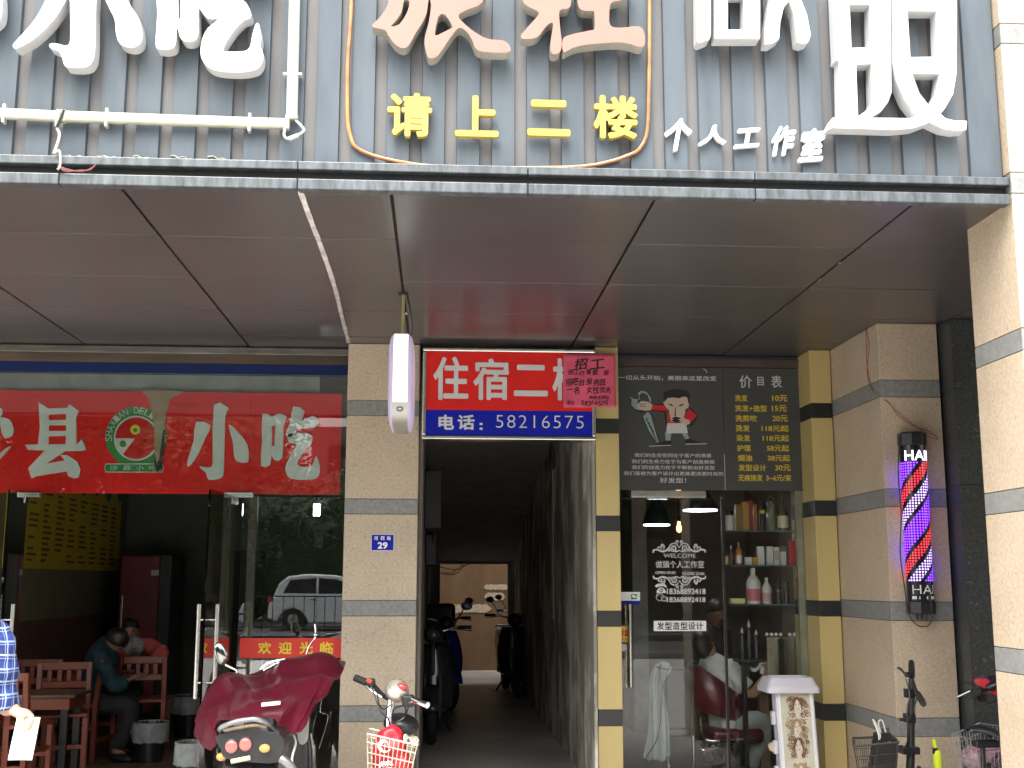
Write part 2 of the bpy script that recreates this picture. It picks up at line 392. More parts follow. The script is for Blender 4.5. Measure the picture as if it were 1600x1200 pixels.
# shift bands by the measured slabs of each pillar
banded('stone_column', 'beige stone column with grey bands carrying the blue number plate', 'column', -.667, -.152, 8.4, 9.0, 0, 3.24, BZ, BEIGE, GREYB)
banded('stone_column', 'beige banded stone column with the glowing barber pole', 'column', 2.88, 3.285, 7.47, 8.9, 0, 3.24,
       [(.595, .707), (1.308, 1.425), (2.03, 2.146), (2.75, 2.863)], BEIGE, GREYB)
banded('stone_pillar', 'bright beige pillar with grey bands at the right edge of the photo', 'pillar', 2.56, 4.2, 4.945, 5.405, 0, 7,
       [(.45, .56), (1.149, 1.258), (1.86, 1.96), (2.56, 2.66), (3.28, 3.38), (4.0, 4.1), (4.7, 4.8)], BEIGE, GREYB)
banded('gold_pilaster', 'gold pilaster with black bands between the corridor and the salon', 'pilaster', 1.122, 1.292, 8.4, 8.98, 0, 3.24,
       [(.56, .67), (1.238, 1.346), (1.906, 2.014), (2.608, 2.715)], GOLD, BLACKB, 'gold_panel', 'black_band', .003, .004)
banded('gold_pilaster', 'gold pilaster with black bands right of the salon window', 'pilaster', 2.715, 2.872, 8.4, 8.98, 0, 3.24,
       [(.588, .702), (1.308, 1.417), (2.022, 2.132), (2.737, 2.846)], GOLD, BLACKB, 'gold_panel', 'black_band', .003, .004)
# dark granite wall between the two right hand pillars
t = thing('granite_wall', 'black speckled granite wall behind the right pillar', 'wall', (4.4, 7.6, 0))
c = MB(); c.box(3.315, 5.6, 7.31, 9, 0, 3.24); c.build('core', MORTAR, t)
s = MB(); cur = 0
for z in (.33, .93, 1.54, 2.16, 2.78, 3.24):
    s.box(3.305, 5.6, 7.3, 7.309, cur+.003, z-.003); s.box(3.305, 3.3135, 7.312, 9, cur+.003, z-.003); cur = z
s.build('granite_slab', BLACKG, t)
g = MB(); g.box(3.287, 3.304, 7.9, 8.9, 0, 3.24); tag(g.build('infill_wall', DARKM), 'narrow dark wall in the gap behind the barber pole column', 'wall')

# ---- soffit: aluminium panels, black gaps, one gap covered in white tape
t = thing('soffit', 'dark glossy panelled soffit over the shop fronts', 'ceiling', (0, 6.8, 3.24))
b = MB(); b.box(-7, 5.6, 5.062, 9.0, 3.262, 3.4); b.box(-7, 2.549, 5.001, 5.061, 3.2595, 3.2615); b.build('backing', SEAM, t)
xs = [-6.13, -4.95, -3.77, -2.585, -1.405, -.228, .952, 2.137, 3.32, 4.5, 5.6]; ys = [5.0, 5.75, 6.575, 7.365, 8.165, 8.66]
rr = random.Random(3)
for i in range(len(xs)-1):
    for j in range(len(ys)-1):
        gx = .007 if 1 else 0
        p = MB(); tilt = rr.uniform(-.0015, .0015)
        p.box(xs[i]+gx, xs[i+1]-gx, ys[j]+.003, ys[j+1]-.003, 3.245+tilt, 3.259); p.build('soffit_panel', SOFF, t, bevel=.002, seg=1)
tp = [AZ(469, 298, 3.24), AZ(486, 345, 3.24), AZ(505, 395, 3.24), AZ(524, 452, 3.24), AZ(533, 490, 3.24), AZ(545, 536, 3.24)]
def ribbon(pts, w, th):
    m = MB(); n = len(pts)
    for i in range(n-1):
        a, b_ = pts[i], pts[i+1]; w0 = w*(1+.15*math.sin(i*2.1))
        m.add([(a.x-w0, a.y, a.z), (a.x+w0, a.y, a.z), (b_.x+w, b_.y, b_.z), (b_.x-w, b_.y, b_.z), (a.x-w0, a.y, a.z-th), (a.x+w0, a.y, a.z-th), (b_.x+w, b_.y, b_.z-th), (b_.x-w, b_.y, b_.z-th)],
              [(0,1,2,3),(7,6,5,4),(0,4,5,1),(1,5,6,2),(2,6,7,3),(3,7,4,0)])
    return m
tape = sm(tp, 5)
ribbon([V((p.x, p.y, 3.2425)) for p in tape], .0125, .004).build('white_tape', TAPE, t)
for px, py in ((1312, 411), (1281, 437), (634, 490)):
    m = MB(); q = AZ(px, py, 3.24); m.ell((q.x, q.y, 3.24), (.012, .026, .006), 10); m.build('sealant_blob', MORTAR if px != 634 else TAPE, t)

# ---- fascia
t = thing('corrugated_fascia', 'grey corrugated metal fascia above the shop fronts', 'fascia', (0, 5.0, 3.22))
PER, REC, X0 = .15635, .057, -1.873
m = MB(); zlo, zhi = 3.3565, 6.3; k = -28; prof = []
while X0+PER*k < 2.50:
    a = X0+PER*k; prof += [(a, 5.0), (a+.003, 5.022), (a+REC-.003, 5.022), (a+REC, 5.0)]; k += 1
prof = [p for p in prof if p[0] < 2.549]; prof.append((2.549, 5.0))
m.v = [V((x, y, z)) for x, y in prof for z in (zlo, zhi)]
for i in range(len(prof)-1):
    m.f.append((2*i, 2*i+2, 2*i+3, 2*i+1)); m.m.append(1 if abs(prof[i][1]-5.022) < 1e-4 and abs(prof[i+1][1]-5.022) < 1e-4 else 0)
m.build('cladding', [CLAD, CLADG], t)
b = MB(); b.box(-7, 2.549, 5.03, 5.06, 3.262, 6.3); b.build('backing', SEAM, t)
def rail(name, y0, y1, z0, z1):
    xj = [-7, -3.4, A(93, 262, y0).x, A(465, 270, y0).x, A(825, 275, y0).x, A(1180, 285, y0).x, 2.556 if name != 'lower_rail' else 2.549]
    for i in range(len(xj)-1):
        m = MB(); m.box(xj[i]+.0015, xj[i+1]-.0015, y0, y1, z0, z1); m.build(name, RAIL, t, bevel=.004)
rail('upper_rail', 4.948, 5.028, 3.318, 3.356)
rail('lower_rail', 4.94, 4.998, 3.226, 3.274)
b = MB(); b.box(-7, 2.549, 4.99, 5.028, 3.2745, 3.3175); b.build('dark_channel', RAILD, t)
# peeling sealant at the foot of some ribs
m = MB()
for zx in (330, 500, 665, 835, 1010):
    q = A(zx/2.963, 243, 4.99); pts = [(q.x-.045+.009*i+rr.uniform(-.003, .003), 4.993, q.z+.004*math.sin(i*1.3+zx)-.002+.002*i*math.sin(zx)) for i in range(11)]
    m.tube(pts, .004, 5)
    m.tube([(p[0], 4.992, p[2]-.014) for p in pts[:8]], .0025, 4)
m.build('peeling_sealant', mat('old_sealant', (.34, .33, .27), .8, var=.3, vs=20), t)

# ---- building above the arcade and the light well behind the corridor
UPW = mat('rendered_wall', (.34, .31, .27), .8, var=.1, vs=2)
t = thing('upper_building', 'upper storeys of the building above the shop fronts', 'building', (0, 9, 3.42))
m = MB(); m.box(-8, 5.6, 5.07, 17.3, 3.42, 7.5); m.build('wall', UPW, t)
m = MB(); m.box(4.201, 5.6, 4.95, 5.3, 0, 3.4); m.build('side_wall', BEIGE, t)
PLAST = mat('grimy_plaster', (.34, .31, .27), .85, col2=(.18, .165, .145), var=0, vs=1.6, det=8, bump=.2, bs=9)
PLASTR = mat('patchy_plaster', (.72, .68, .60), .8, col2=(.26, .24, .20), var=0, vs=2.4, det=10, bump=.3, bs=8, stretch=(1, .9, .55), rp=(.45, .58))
BROWNW = mat('brown_stained_wall', (.22, .135, .07), .85, col2=(.13, .075, .036), var=0, vs=1.3, rp=(.4, .62), det=8, bump=.15, bs=12, stretch=(1, 1, .5))
CEIL = mat('dark_ceiling', (.26, .25, .23), .9)
def wall(name, x0, x1, y0, y1, z0, z1, m, label, cat='wall', **kw):
    b = MB(); b.box(x0, x1, y0, y1, z0, z1); return tag(b.build(name, m, **kw), label, cat)
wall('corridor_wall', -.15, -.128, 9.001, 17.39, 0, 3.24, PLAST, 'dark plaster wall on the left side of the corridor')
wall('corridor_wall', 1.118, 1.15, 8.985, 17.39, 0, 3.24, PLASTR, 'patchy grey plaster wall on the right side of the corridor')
# skim of the right wall in the doorway, beside the gold pilaster
wall('door_jamb', 1.096, 1.118, 8.41, 8.984, FZ, 3.2, PLASTR, 'narrow plaster jamb behind the gold pilaster by the corridor', 'jamb')
c = MB(); c.prism([(9.0, 3.22), (9.0, 3.1), (13.2, 2.75), (17.39, 1.84), (17.39, 3.22)], -.127, 1.117)
for i, p in enumerate(c.v): c.v[i] = V((p.y, p.x, p.z))
tag(c.build('stair_soffit', CEIL), 'dark sloping underside of the stairs over the corridor', 'ceiling')
m = MB(); m.prism([(-.15, 0), (.025, 0), (.025, 1.80), (1.02, 1.80), (1.02, 0), (1.15, 0), (1.15, 3.2), (-.15, 3.2)], 17.4, 17.6)
tag(m.build('partition_wall', PLAST), 'dark end wall of the corridor with a doorway', 'wall')
t = thing('light_well_wall', 'brown stained wall with pale scrapes beyond the corridor doorway', 'wall', (.6, 20.2, 0))
m = MB(); m.box(-2, 3, 20.2, 20.4, 0, 9); m.build('wall', BROWNW, t)
SCR = mat('bare_plaster_scrape', (.60, .50, .38), .9, var=.12, vs=14)
def scrape(px0, px1, py0, py1, seed, ph=0):
    r_ = random.Random(seed); top = []; bot = []; n = 26
    for i in range(n+1):
        x = px0+(px1-px0)*i/n; e = min(1, (i+.3)/3, (n-i+.3)/3)
        c_ = (py0+py1)/2
        top.append((x, c_-(c_-py0)*e*(.75+.35*r_.random()))); bot.append((x, c_+(py1-c_)*e*(.7+.4*r_.random())))
    P = [A(x, y, 20.19) for x, y in top+bot[::-1]]
    q = MB(); q.prism([(p.x, p.z) for p in P], 20.192, 20.1999); q.build('plaster_scrape', SCR, t)
scrape(690, 768, 944, 958, 1); scrape(756, 795, 913, 922, 2); scrape(757, 789, 926, 938, 3)
m = MB(); m.box(-2, -1.9, 17.61, 20.19, 0, 9); m.box(2.9, 3, 17.61, 20.19, 0, 9); tag(m.build('light_well_side', UPW), 'side walls of the light well behind the corridor', 'wall')
# corridor fittings
t = thing('wall_conduit', 'thin white conduit running down the right corridor wall', 'conduit', (1.1, 11, 1))
pA, pB, pC = AX(864, 744, 1.108), AX(868, 992, 1.108), AX(852, 980, 1.108)
m = MB(); m.tube([(1.108, pA.y, 2.75), (1.108, pA.y, .95+.25)], .008, 6); m.tube([(1.108, pA.y, 1.2), (1.108, pA.y+.9, 1.26)], .006, 6); m.build('pipe', TUBEW, t)
m = MB(); m.cbox((1.10, pA.y, 2.78), (.04, .3, .3)); m.build('junction_box', DARKM, t, bevel=.01)
t = thing('meter_box', 'dark electric meter box high on the left corridor wall', 'meter box', (-.1, 10.5, 2.1))
m = MB(); m.box(-.127, .02, 10.2, 10.9, 2.0, 2.5); m.build('box', DARKM, t, bevel=.01)
m = MB(); m.box(-.127, -.02, 11.5, 12.1, 1.7, 2.0); m.build('side_box', DARKM, t, bevel=.01)
m = MB()
for k in range(4): m.tube(sm([(-.09+.02*k, 10.9, 2.2+.05*k), (-.05, 11.6, 1.9+.1*k), (-.09, 12.6, 2.1-.05*k), (-.1, 14, 2.0)], 6), .007, 5)
m.build('cable', BLACKP, t)
t = thing('hanging_cable', 'loose pale cable looping across the top of the corridor doorway', 'cable', (.1, 17.35, 1.7))
m = MB()
for a, b_, c_ in (((688, 886), (715, 890), (735, 878)), ((688, 896), (712, 897), (726, 880)), ((690, 893), (705, 895), (728, 878))):
    m.tube(sm([A(*a, 17.37), A(*b_, 17.37), A(*c_, 17.37)], 8), .006, 5)
m.build('cable', TUBEW, t)
m = MB(); q = AZ(780, 1078, FZ+.006)
for k in range(5): m.cbox((q.x+.05*k-.1, q.y+.06*(k % 2), FZ+.012), (.06, .05, .012), Matrix.Rotation(k, 3, 'Z'))
tag(m.build('litter', WHITEP), 'scraps of white litter on the corridor floor', 'litter')

# ---- restaurant room
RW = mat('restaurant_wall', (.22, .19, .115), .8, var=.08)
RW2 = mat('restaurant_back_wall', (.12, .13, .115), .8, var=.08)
WAIN = mat('maroon_wainscot', (.16, .07, .055), .6, var=.1)
t = thing('restaurant_room', 'dark dining room walls and ceiling behind the left glass front', 'room', (-2.5, 11, 0))
m = MB(); m.box(-3.75, -3.6, 8.7, 14.0, FZ, 3.1); m.build('side_wall', RW, t)
m = MB(); m.box(-3.6, -3.585, 8.75, 13.99, FZ, 1.2); m.build('wainscot', WAIN, t)
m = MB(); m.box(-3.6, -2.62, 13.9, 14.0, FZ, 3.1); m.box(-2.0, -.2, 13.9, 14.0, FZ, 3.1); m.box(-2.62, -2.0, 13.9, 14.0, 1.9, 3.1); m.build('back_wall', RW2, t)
m = MB(); m.box(-2.62, -2.0, 14.3, 14.4, 0, 2.2); m.build('doorway_dark', SEAM, t)
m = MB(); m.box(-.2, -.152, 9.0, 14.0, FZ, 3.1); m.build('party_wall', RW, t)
m = MB(); m.box(-7, -.152, 8.7, 14.4, 3.1, 3.2); m.build('ceiling', CEIL, t)
m = MB(); m.box(-7, -6.2, 8.4, 14, 0, 3.24); m.box(-6.2, -3.76, 9.5, 9.6, FZ, 3.1); m.build('outer_wall', RW, t)

# ---- salon room
SW = mat('salon_wall', (.26, .215, .17), .8, var=.15, vs=2)
SW2 = mat('salon_wood', (.24, .15, .09), .6, var=.2, vs=3, stretch=(6, 1, .5))
t = thing('salon_room', 'brown salon walls and ceiling behind the right glass front', 'room', (2.2, 11, 0))
m = MB(); m.box(1.15, 3.4, 12.6, 12.7, FZ, 3.1); m.build('back_wall', SW, t)
m = MB(); m.box(1.151, 1.19, 8.99, 12.6, FZ, 3.1); m.box(3.3, 3.4, 8.99, 12.6, FZ, 3.1); m.build('side_wall', SW, t)
m = MB(); m.box(1.15, 3.4, 8.99, 12.7, 3.1, 3.2); m.build('ceiling', CEIL, t)
m = MB(); m.box(1.95, 2.1, 11.9, 12.59, FZ, 3.1); m.build('room_column', mat('salon_column', (.45, .42, .38), .7), t)
m = MB(); m.box(1.2, 1.93, 12.4, 12.59, .5, .9); m.build('wash_counter', SW2, t)
# ------------------------------------------------------------------ lettering on the fascia
def trace(ox, oy, sc, Y):
    def f(pts): return [(lambda p: (p.x, p.z))(A(ox+x/sc, oy+y/sc, Y)) for x, y in pts]
    return f
def soft(poly, n=3): return [(p.x, p.y) for p in sm([V((a, b, 0)) for a, b in poly], n, True)]
def fchar(name, polys, f, Y, depth, mface, mside, label, group, round_=True, bev=.004):
    mb = MB()
    for poly, holes in polys:
        P = f(poly); Hs = [f(h) for h in holes]
        if round_: P = soft(P); Hs = [soft(h, 2) for h in Hs]
        k = len(mb.f); mb.prism(P, Y, Y+depth, Hs)
        nfront = 0
        for i in range(k, len(mb.f)):
            face = mb.f[i]; front = all(abs(mb.v[j].y-Y) < 1e-6 for j in face)
            mb.m[i] = 0 if front else 1
    o = mb.build(name, [mface, mside], bevel=bev, seg=2)
    return tag(o, label, 'sign lettering', group)
GW = 'big white characters of the snack shop on the fascia'
f1 = trace(0, 0, 2.963, 4.9)
fchar('sign_character', [
    ([(330,-250),(445,-250),(443,60),(440,230),(425,290),(390,312),(320,312),(297,300),(287,265),(268,236),(232,222),(230,203),(262,200),(318,206),(325,100)], []),
    ([(60,205),(100,160),(160,90),(210,0),(240,-90),(330,-70),(305,0),(250,90),(165,175),(85,222),(66,222)], []),
    ([(480,-40),(500,25),(530,90),(536,150),(550,195),(580,216),(625,218),(655,192),(657,140),(640,80),(600,20),(560,-50)], [])],
    f1, 4.9, .07, WHITEL, WHITEL, 'white character of three separate strokes with a hooked middle stroke on the fascia', GW)
fchar('sign_character', [
    ([(735,-160),(925,-160),(920,60),(918,150),(908,182),(880,194),(848,188),(830,165),(826,138),(818,138),(812,208),(785,228),(740,228),(720,205),(728,60)], [[(826,-80),(834,-80),(834,78),(826,78)]]),
    ([(920,25),(955,-5),(1040,-12),(1125,0),(1162,58),(1155,85),(1128,96),(1085,140),(1042,205),(1036,236),(1062,238),(1130,236),(1157,215),(1168,160),(1185,110),(1200,115),(1210,180),(1205,212),(1218,245),(1214,290),(1185,322),(1110,335),(1005,328),(952,300),(928,250),(936,180),(962,130),(1008,88),(960,84)], []),
    ([(955,-45),(1010,-290),(1090,-260),(1060,-170),(1240,-170),(1235,-95),(1045,-95),(1005,-30)], [])],
    f1, 4.9, .07, WHITEL, WHITEL, 'white character with a square mouth and a sweeping hooked tail beside the tube light', GW)
fchar('sign_character', [([(-220,-240),(-20,-200),(5,-60),(10,40),(-5,95),(-60,120),(-160,90),(-220,0)], [])], f1, 4.9, .07, WHITEL, WHITEL,
      'cut-off white stroke at the left edge of the fascia', GW)
GP = 'faded red characters of the hotel on the fascia'
f2 = trace(520, 0, 2.963, 4.9)
fchar('sign_character', [
    ([(185,112),(225,72),(258,10),(272,-90),(438,-90),(440,20),(425,85),(385,150),(350,212),(320,222),(288,205),(258,165),(240,138),(192,128)], [[(268,122),(308,112),(345,55),(355,5),(330,0),(318,55),(288,100)]]),
    ([(430,230),(425,180),(445,100),(455,20),(458,-90),(700,-90),(692,10),(620,45),(582,72),(605,105),(660,150),(720,180),(790,188),(820,215),(812,242),(700,240),(662,225),(648,192),(625,152),(590,128),(560,152),(510,225),(480,262),(445,268)], [[(472,162),(490,75),(520,68),(553,118),(545,132),(505,152)]])],
    f2, 4.9, .075, PINKL, CREAM, 'faded pink character with two looped feet left of the hotel name', GP)
fchar('sign_character', [
    ([(872,165),(888,142),(925,100),(955,58),(905,30),(880,0),(885,-90),(1090,-90),(1103,0),(1092,38),(1050,48),(1052,120),(1060,200),(1050,242),(1015,248),(1008,200),(1020,110),(990,118),(945,172),(880,180)], []),
    ([(1068,240),(1066,180),(1110,158),(1195,140),(1214,130),(1212,70),(1205,50),(1150,45),(1133,0),(1140,-90),(1385,-90),(1352,-8),(1292,10),(1280,60),(1286,118),(1335,128),(1422,123),(1445,170),(1432,218),(1340,196),(1180,206),(1110,222)], [])],
    f2, 4.9, .075, PINKL, CREAM, 'faded pink character with a wide flat foot inside the orange rope light', GP)
GS = 'tall white characters of the hair salon on the fascia'
f3 = trace(1020, 0, 2.7586, 4.9)
fchar('sign_character', [
    ([(188,-170),(252,-170),(252,150),(245,170),(222,180),(200,186),(191,178)], []),
    ([(266,-170),(463,-170),(463,168),(266,168)], [[(325,-20),(392,-20),(392,125),(325,127)]]),
    ([(483,190),(484,120),(500,25),(522,-70),(635,-70),(642,0),(666,60),(683,150),(672,182),(645,190),(622,182),(608,60),(588,5),(566,30),(551,95),(546,168),(512,190)], [])],
    f3, 4.9, .075, WHITEL, WHITEL, 'cut-off white character ending in bars and a pointed arch on the fascia', GS, round_=False)
fchar('sign_character', [
    ([(776,-80),(1026,-80),(1030,400),(1015,440),(985,480),(940,506),(1110,508),(1135,500),(1085,430),(1050,350),(1034,270),(1031,-80),(1312,-80),(1310,320),(1296,405),(1262,465),(1242,490),(1262,508),(1300,518),(1356,520),(1353,560),(1310,565),(1250,555),(1193,528),(1130,552),(1040,560),(775,552),(752,562),(753,548),(776,505),(808,504),(803,262),(788,260),(790,240)],
     [[(850,20),(935,20),(938,202),(858,205)], [(878,280),(942,275),(945,440),(930,470),(886,500)], [(1100,48),(1222,48),(1228,243),(1112,245)], [(1120,318),(1236,318),(1225,400),(1195,458),(1150,400)]])],
    f3, 4.9, .075, WHITEL, WHITEL, 'tall white stylised character with crossing curved feet right of the fascia', GS, round_=False)
# four yellow characters, five small white ones
for ch, q, lab in (('请', (605, 145, 675, 213), 'yellow raised character of many strokes first in the yellow row'), ('上', (711, 149, 779, 213), 'yellow raised character like an upright post with one arm on a bar'),
                   ('二', (824, 156, 891, 212), 'yellow raised character of two level bars'), ('楼', (927, 149, 997, 216), 'yellow raised crowded character last in the yellow row')):
    m = MB(); text_px(m, ch, q, 4.945, .03, .03); tag(m.build('sign_character', YELL), lab, 'sign lettering', 'yellow characters under the hotel name')
for ch, q, lab in (('个', (1038, 184, 1081, 236), 'small white brush character like a roof over a post'), ('人', (1093, 195, 1137, 226), 'small white brush character of two spreading legs'),
                   ('工', (1149, 200, 1188, 230), 'small white brush character like a capital I'), ('作', (1206, 196, 1242, 243), 'small white brush character fourth in its slanting row'),
                   ('室', (1251, 200, 1289, 252), 'small white brush character under a roof stroke last in its row')):
    m = MB(); text_px(m, ch, q, 4.97, .02, .032)
    q0 = A((q[0]+q[2])/2, (q[1]+q[3])/2, 4.97)
    m.v = [V((p.x+.18*(p.z-q0.z), p.y, p.z+.10*(p.x-q0.x))) for p in m.v]
    tag(m.build('sign_character', WHITEP), lab, 'sign lettering', 'small white salon characters on the fascia')
# rope light, tubes, wires
m = MB(); rp = [(88,-330),(86,0),(78,160),(68,320),(69,550),(85,640),(110,685),(200,725),(350,757),(500,772),(800,778),(1100,775),(1250,757),(1380,715),(1430,675),(1455,600),(1463,400),(1466,0),(1468,-330)]
m.tube(sm([A(520+x/2.963, y/2.963, 4.986) for x, y in rp], 6), .0095, 8)
tag(m.build('rope_light', ROPE, smooth=True), 'orange rope light looping around the hotel name on the fascia', 'rope light')
def batten(label, p0, p1, clips, mt):
    a, b = V(p0), V(p1); t = thing('tube_light', label, 'tube light', tuple((a+b)/2), 'white tube lights on the fascia')
    m = MB(); d = (b-a).normalized(); sd_ = V((0, 1, 0)).cross(d)
    rot = Matrix((d, V((0, 1, 0)), sd_)).transposed()
    m.cbox((a+b)/2, ((b-a).length, .03, .05), rot); m.build('tube', mt, t, bevel=.012, seg=3)
    for e in (a, b):
        m = MB(); m.cbox(e, (.022, .034, .056), rot); m.build('end_cap', TUBEY, t, bevel=.006)
    for c in clips:
        m = MB(); m.cbox(a.lerp(b, c)+V((0, .004, 0)), (.014, .036, .085), rot); m.build('clip', TUBEW, t, bevel=.004)
batten('white tube light at the far left of the fascia', A(-160, 170, 4.965), A(92, 182, 4.965), (.3, .66), TUBEY)
batten('long level white tube light with clips under the white characters', A(100, 182, 4.965), A(449, 194, 4.965), (.19, .83), TUBEY)
batten('upright white tube light beside the hotel sign on the fascia', A(456, 184, 4.965), A(464, -160, 4.965), (.19, .7), TUBEW)
t = thing('loose_wire', 'loose wire loop hanging below the corner of the tube lights', 'wire', A(460, 205, 4.95))
m = MB(); m.tube(sm([A(446, 198, 4.95), A(444, 212, 4.94), A(452, 217, 4.94), A(466, 211, 4.94), A(475, 204, 4.95), A(470, 196, 4.95), A(462, 188, 4.96)], 6), .006, 6); m.build('wire', TUBEW, t)
m = MB(); m.tube([A(451, 217.5, 4.94), A(466, 211.5, 4.94)], .011, 8); m.build('plug', TUBEW, t)
t = thing('loose_wire', 'tangle of red and white wire ends hanging over the rails at the left', 'wire', A(95, 240, 4.95))
m = MB(); m.tube(sm([A(90, 172, 4.95), A(88, 196, 4.95), A(93, 212, 4.94), A(84, 240, 4.93)], 6), .006, 5); m.tube(sm([A(84, 240, 4.93), A(93, 236, 4.93), A(94, 258, 4.925), A(90, 265, 4.92)], 6), .005, 5); m.build('white_wire', TUBEW, t)
m = MB()
for k in range(3): m.tube(sm([A(90, 258+k, 4.93), A(104, 264+2*k, 4.92), A(125, 268-k, 4.92), A(140, 264+k, 4.925), A(150, 257, 4.93)], 6), .0022, 5)
m.build('red_wire', mat('red_wire', (.16, .03, .025), .5), t)
m = MB(); m.tube(sm([A(100, 172, 4.95), A(92, 192, 4.94), A(88, 200, 4.95)], 5), .006, 5); m.build('black_wire', BLACKP, t)

# ------------------------------------------------------------------ the hotel sign over the corridor
YS = 8.30
def R4(q, Y):
    a = A(q[0], (q[1]+q[3])/2, Y); b = A(q[2], (q[1]+q[3])/2, Y); mx = (q[0]+q[2])/2
    return a.x, b.x, A(mx, q[3], Y).z, A(mx, q[1], Y).z
t = thing('hotel_sign', 'red and blue hotel light-box sign in a steel frame over the corridor', 'sign', (.5, YS, 2.56))
x0, x1, z0, z1 = R4((660, 544, 931, 687), YS); w = .028
m = MB(); m.box(x0, x1, YS, YS+.15, z0, z0+w); m.box(x0, x1, YS, YS+.15, z1-w, z1); m.box(x0, x0+w, YS+.001, YS+.15, z0+w, z1-w); m.box(x1-w, x1, YS+.001, YS+.15, z0+w, z1-w)
m.build('frame', STEEL, t, bevel=.008, seg=2)
zm = R4((666, 549, 923, 641), YS)[2]
m = MB(); m.box(x0+w, x1-w, YS+.012, YS+.14, zm, z1-w); rp_ = m.build('red_panel', REDS, t)
m = MB(); m.box(x0+w, x1-w, YS+.012, YS+.14, z0+w, zm-.001); bp_ = m.build('blue_panel', BLUES, t)
for ch, q in (('住', (677, 557, 732, 625)), ('宿', (739.5, 560, 795, 625)), ('二', (803, 570, 856, 619)), ('楼', (863, 560, 919, 626))): m = MB(); text_px(m, ch, q, YS+.010, 0, .022); m.build('sign_character', GREYL, rp_)
m = MB(); text_px(m, '电', (685, 648, 709.5, 671.5), YS+.010, 0, .03); text_px(m, '话', (715, 648, 741.5, 671.5), YS+.010, 0, .03)
for yy in (660.5, 668): m.box(*R4((749.5, yy, 754, yy+3.2), YS)[:2], YS+.0098, YS+.0118, *R4((749.5, yy, 754, yy+3.2), YS)[2:])
text_px(m, '58216575', (775, 649, 912, 669), YS+.010, 0, -.012, 1.15)
m.build('lettering', GREYL, bp_)
# pink notice
t = thing('paper_notice', 'handwritten pink paper notice stuck over the corner of the hotel sign', 'notice', A(920, 595, YS-.01))
PC = [A(880, 553, YS-.006), A(961.5, 553, YS-.006), A(963, 636, YS-.010), A(880, 637, YS-.006)]
m = MB()
def pp(u, v):
    a = PC[0].lerp(PC[1], u); b = PC[3].lerp(PC[2], u); p = a.lerp(b, v); p.y += .003*math.sin(7*u+2*v)*math.sin(3*v)-.006*max(0, u-.85)*max(0, v-.6)*10; return p
m.grid(pp, 14, 14); pn = m.build('sheet', PINKP, t, smooth=True, solid=.0008)
m = MB()
for body, q, bo in (('招工', (899, 560, 944, 576), .008), ('因工作需要 现', (888, 578, 952, 586.5), .0), ('招吧台服务员', (884, 591, 947, 602), .004), ('一名 女性优先', (886, 604, 957, 615), .004), ('有意者面谈', (920, 618, 953, 624), 0), ('电话: 58216575', (886, 626, 951, 633.5), 0)):
    n_ = len(body); rj = random.Random(body)
    for i, ch in enumerate(body):           # written by hand: every character sits, leans and swells a little differently
        if ch in ' ,': continue
        wd = (q[2]-q[0])/n_; hh = q[3]-q[1]; x_ = q[0]+wd*i+rj.uniform(-.08, .08)*wd; y_ = q[1]+rj.uniform(-.12, .12)*hh; st = len(m.v)
        text_px(m, ch, (x_, y_+(.3*hh if ch == ':' else .42*hh if ch == '一' else 0), x_+wd*(.3 if ch in ':1' else rj.uniform(.82, 1.02)), y_+hh*(.56 if ch == '一' else rj.uniform(.9, 1.1))), YS-.014, 0, bo+.008)
        c_ = A(x_+wd/2, y_+hh/2, YS-.014); sh = rj.uniform(-.02, .22)
        for k_ in range(st, len(m.v)): p_ = m.v[k_]; m.v[k_] = V((p_.x+sh*(p_.z-c_.z), p_.y, p_.z+.12*(p_.x-c_.x)))
m.build('handwriting', INK, t)

# ------------------------------------------------------------------ restaurant front
YG = 8.6
XA, XB = -6.2, -.669
t = thing('glass_storefront', 'glass shop front of the snack restaurant with open doors', 'shop front', (-3, YG, FZ))
def zpx(py, Y, px=250): return A(px, py, Y).z
m = MB(); m.box(XA, XB, 8.57, 8.68, zpx(552, 8.57), 3.24); m.build('metal_channel', mat('dull_channel', (.16, .155, .13), .4, .6, var=.2, vs=12, stretch=(.3, 1, 1)), t, bevel=.006)
m = MB(); m.box(XA, XB, 8.6, 8.68, zpx(567, YG), zpx(552.5, YG)); m.build('brown_beam', mat('brown_beam', (.075, .05, .03), .6, var=.3, vs=6, stretch=(.2, 1, 2)), t)
m = MB(); m.box(XA, XB, 8.6, 8.68, zpx(583, YG), zpx(567.5, YG)); m.build('blue_strip', mat('blue_strip', (.006, .018, .085), .5, spec=.2), t)
m = MB(); m.box(XA, -.9, 8.72, 8.74, zpx(770, 8.72)+.6, zpx(583, 8.72)); m.build('header_board', mat('grey_green_board', (.26, .30, .27), .6), t)
ztr = zpx(773, YG); zt1 = zpx(583.5, YG)
s1, s2 = A(35, 680, YG).x, A(390, 680, YG).x
for a, b in ((XA, s1-.002), (s1+.002, s2-.002), (s2+.002, XB)):
    m = MB(); m.box(a, b, YG, YG+.012, ztr, zt1); m.build('transom_glass', G_TRAN, t)
m = MB(); m.box(A(375, 900, YG).x, XB, YG, YG+.012, FZ, ztr-.012); m.build('glass_pane', G_REST, t)
m = MB(); m.box(A(-140, 900, YG).x-2.2, A(-140, 900, YG).x, YG, YG+.012, FZ, ztr-.012); m.build('glass_pane', G_REST, t)
m = MB(); m.box(A(383, 900, YG).x, A(396, 900, YG).x, 8.66, 8.72, FZ, ztr); m.build('door_post', mat('brown_post', (.07, .055, .035), .5), t)
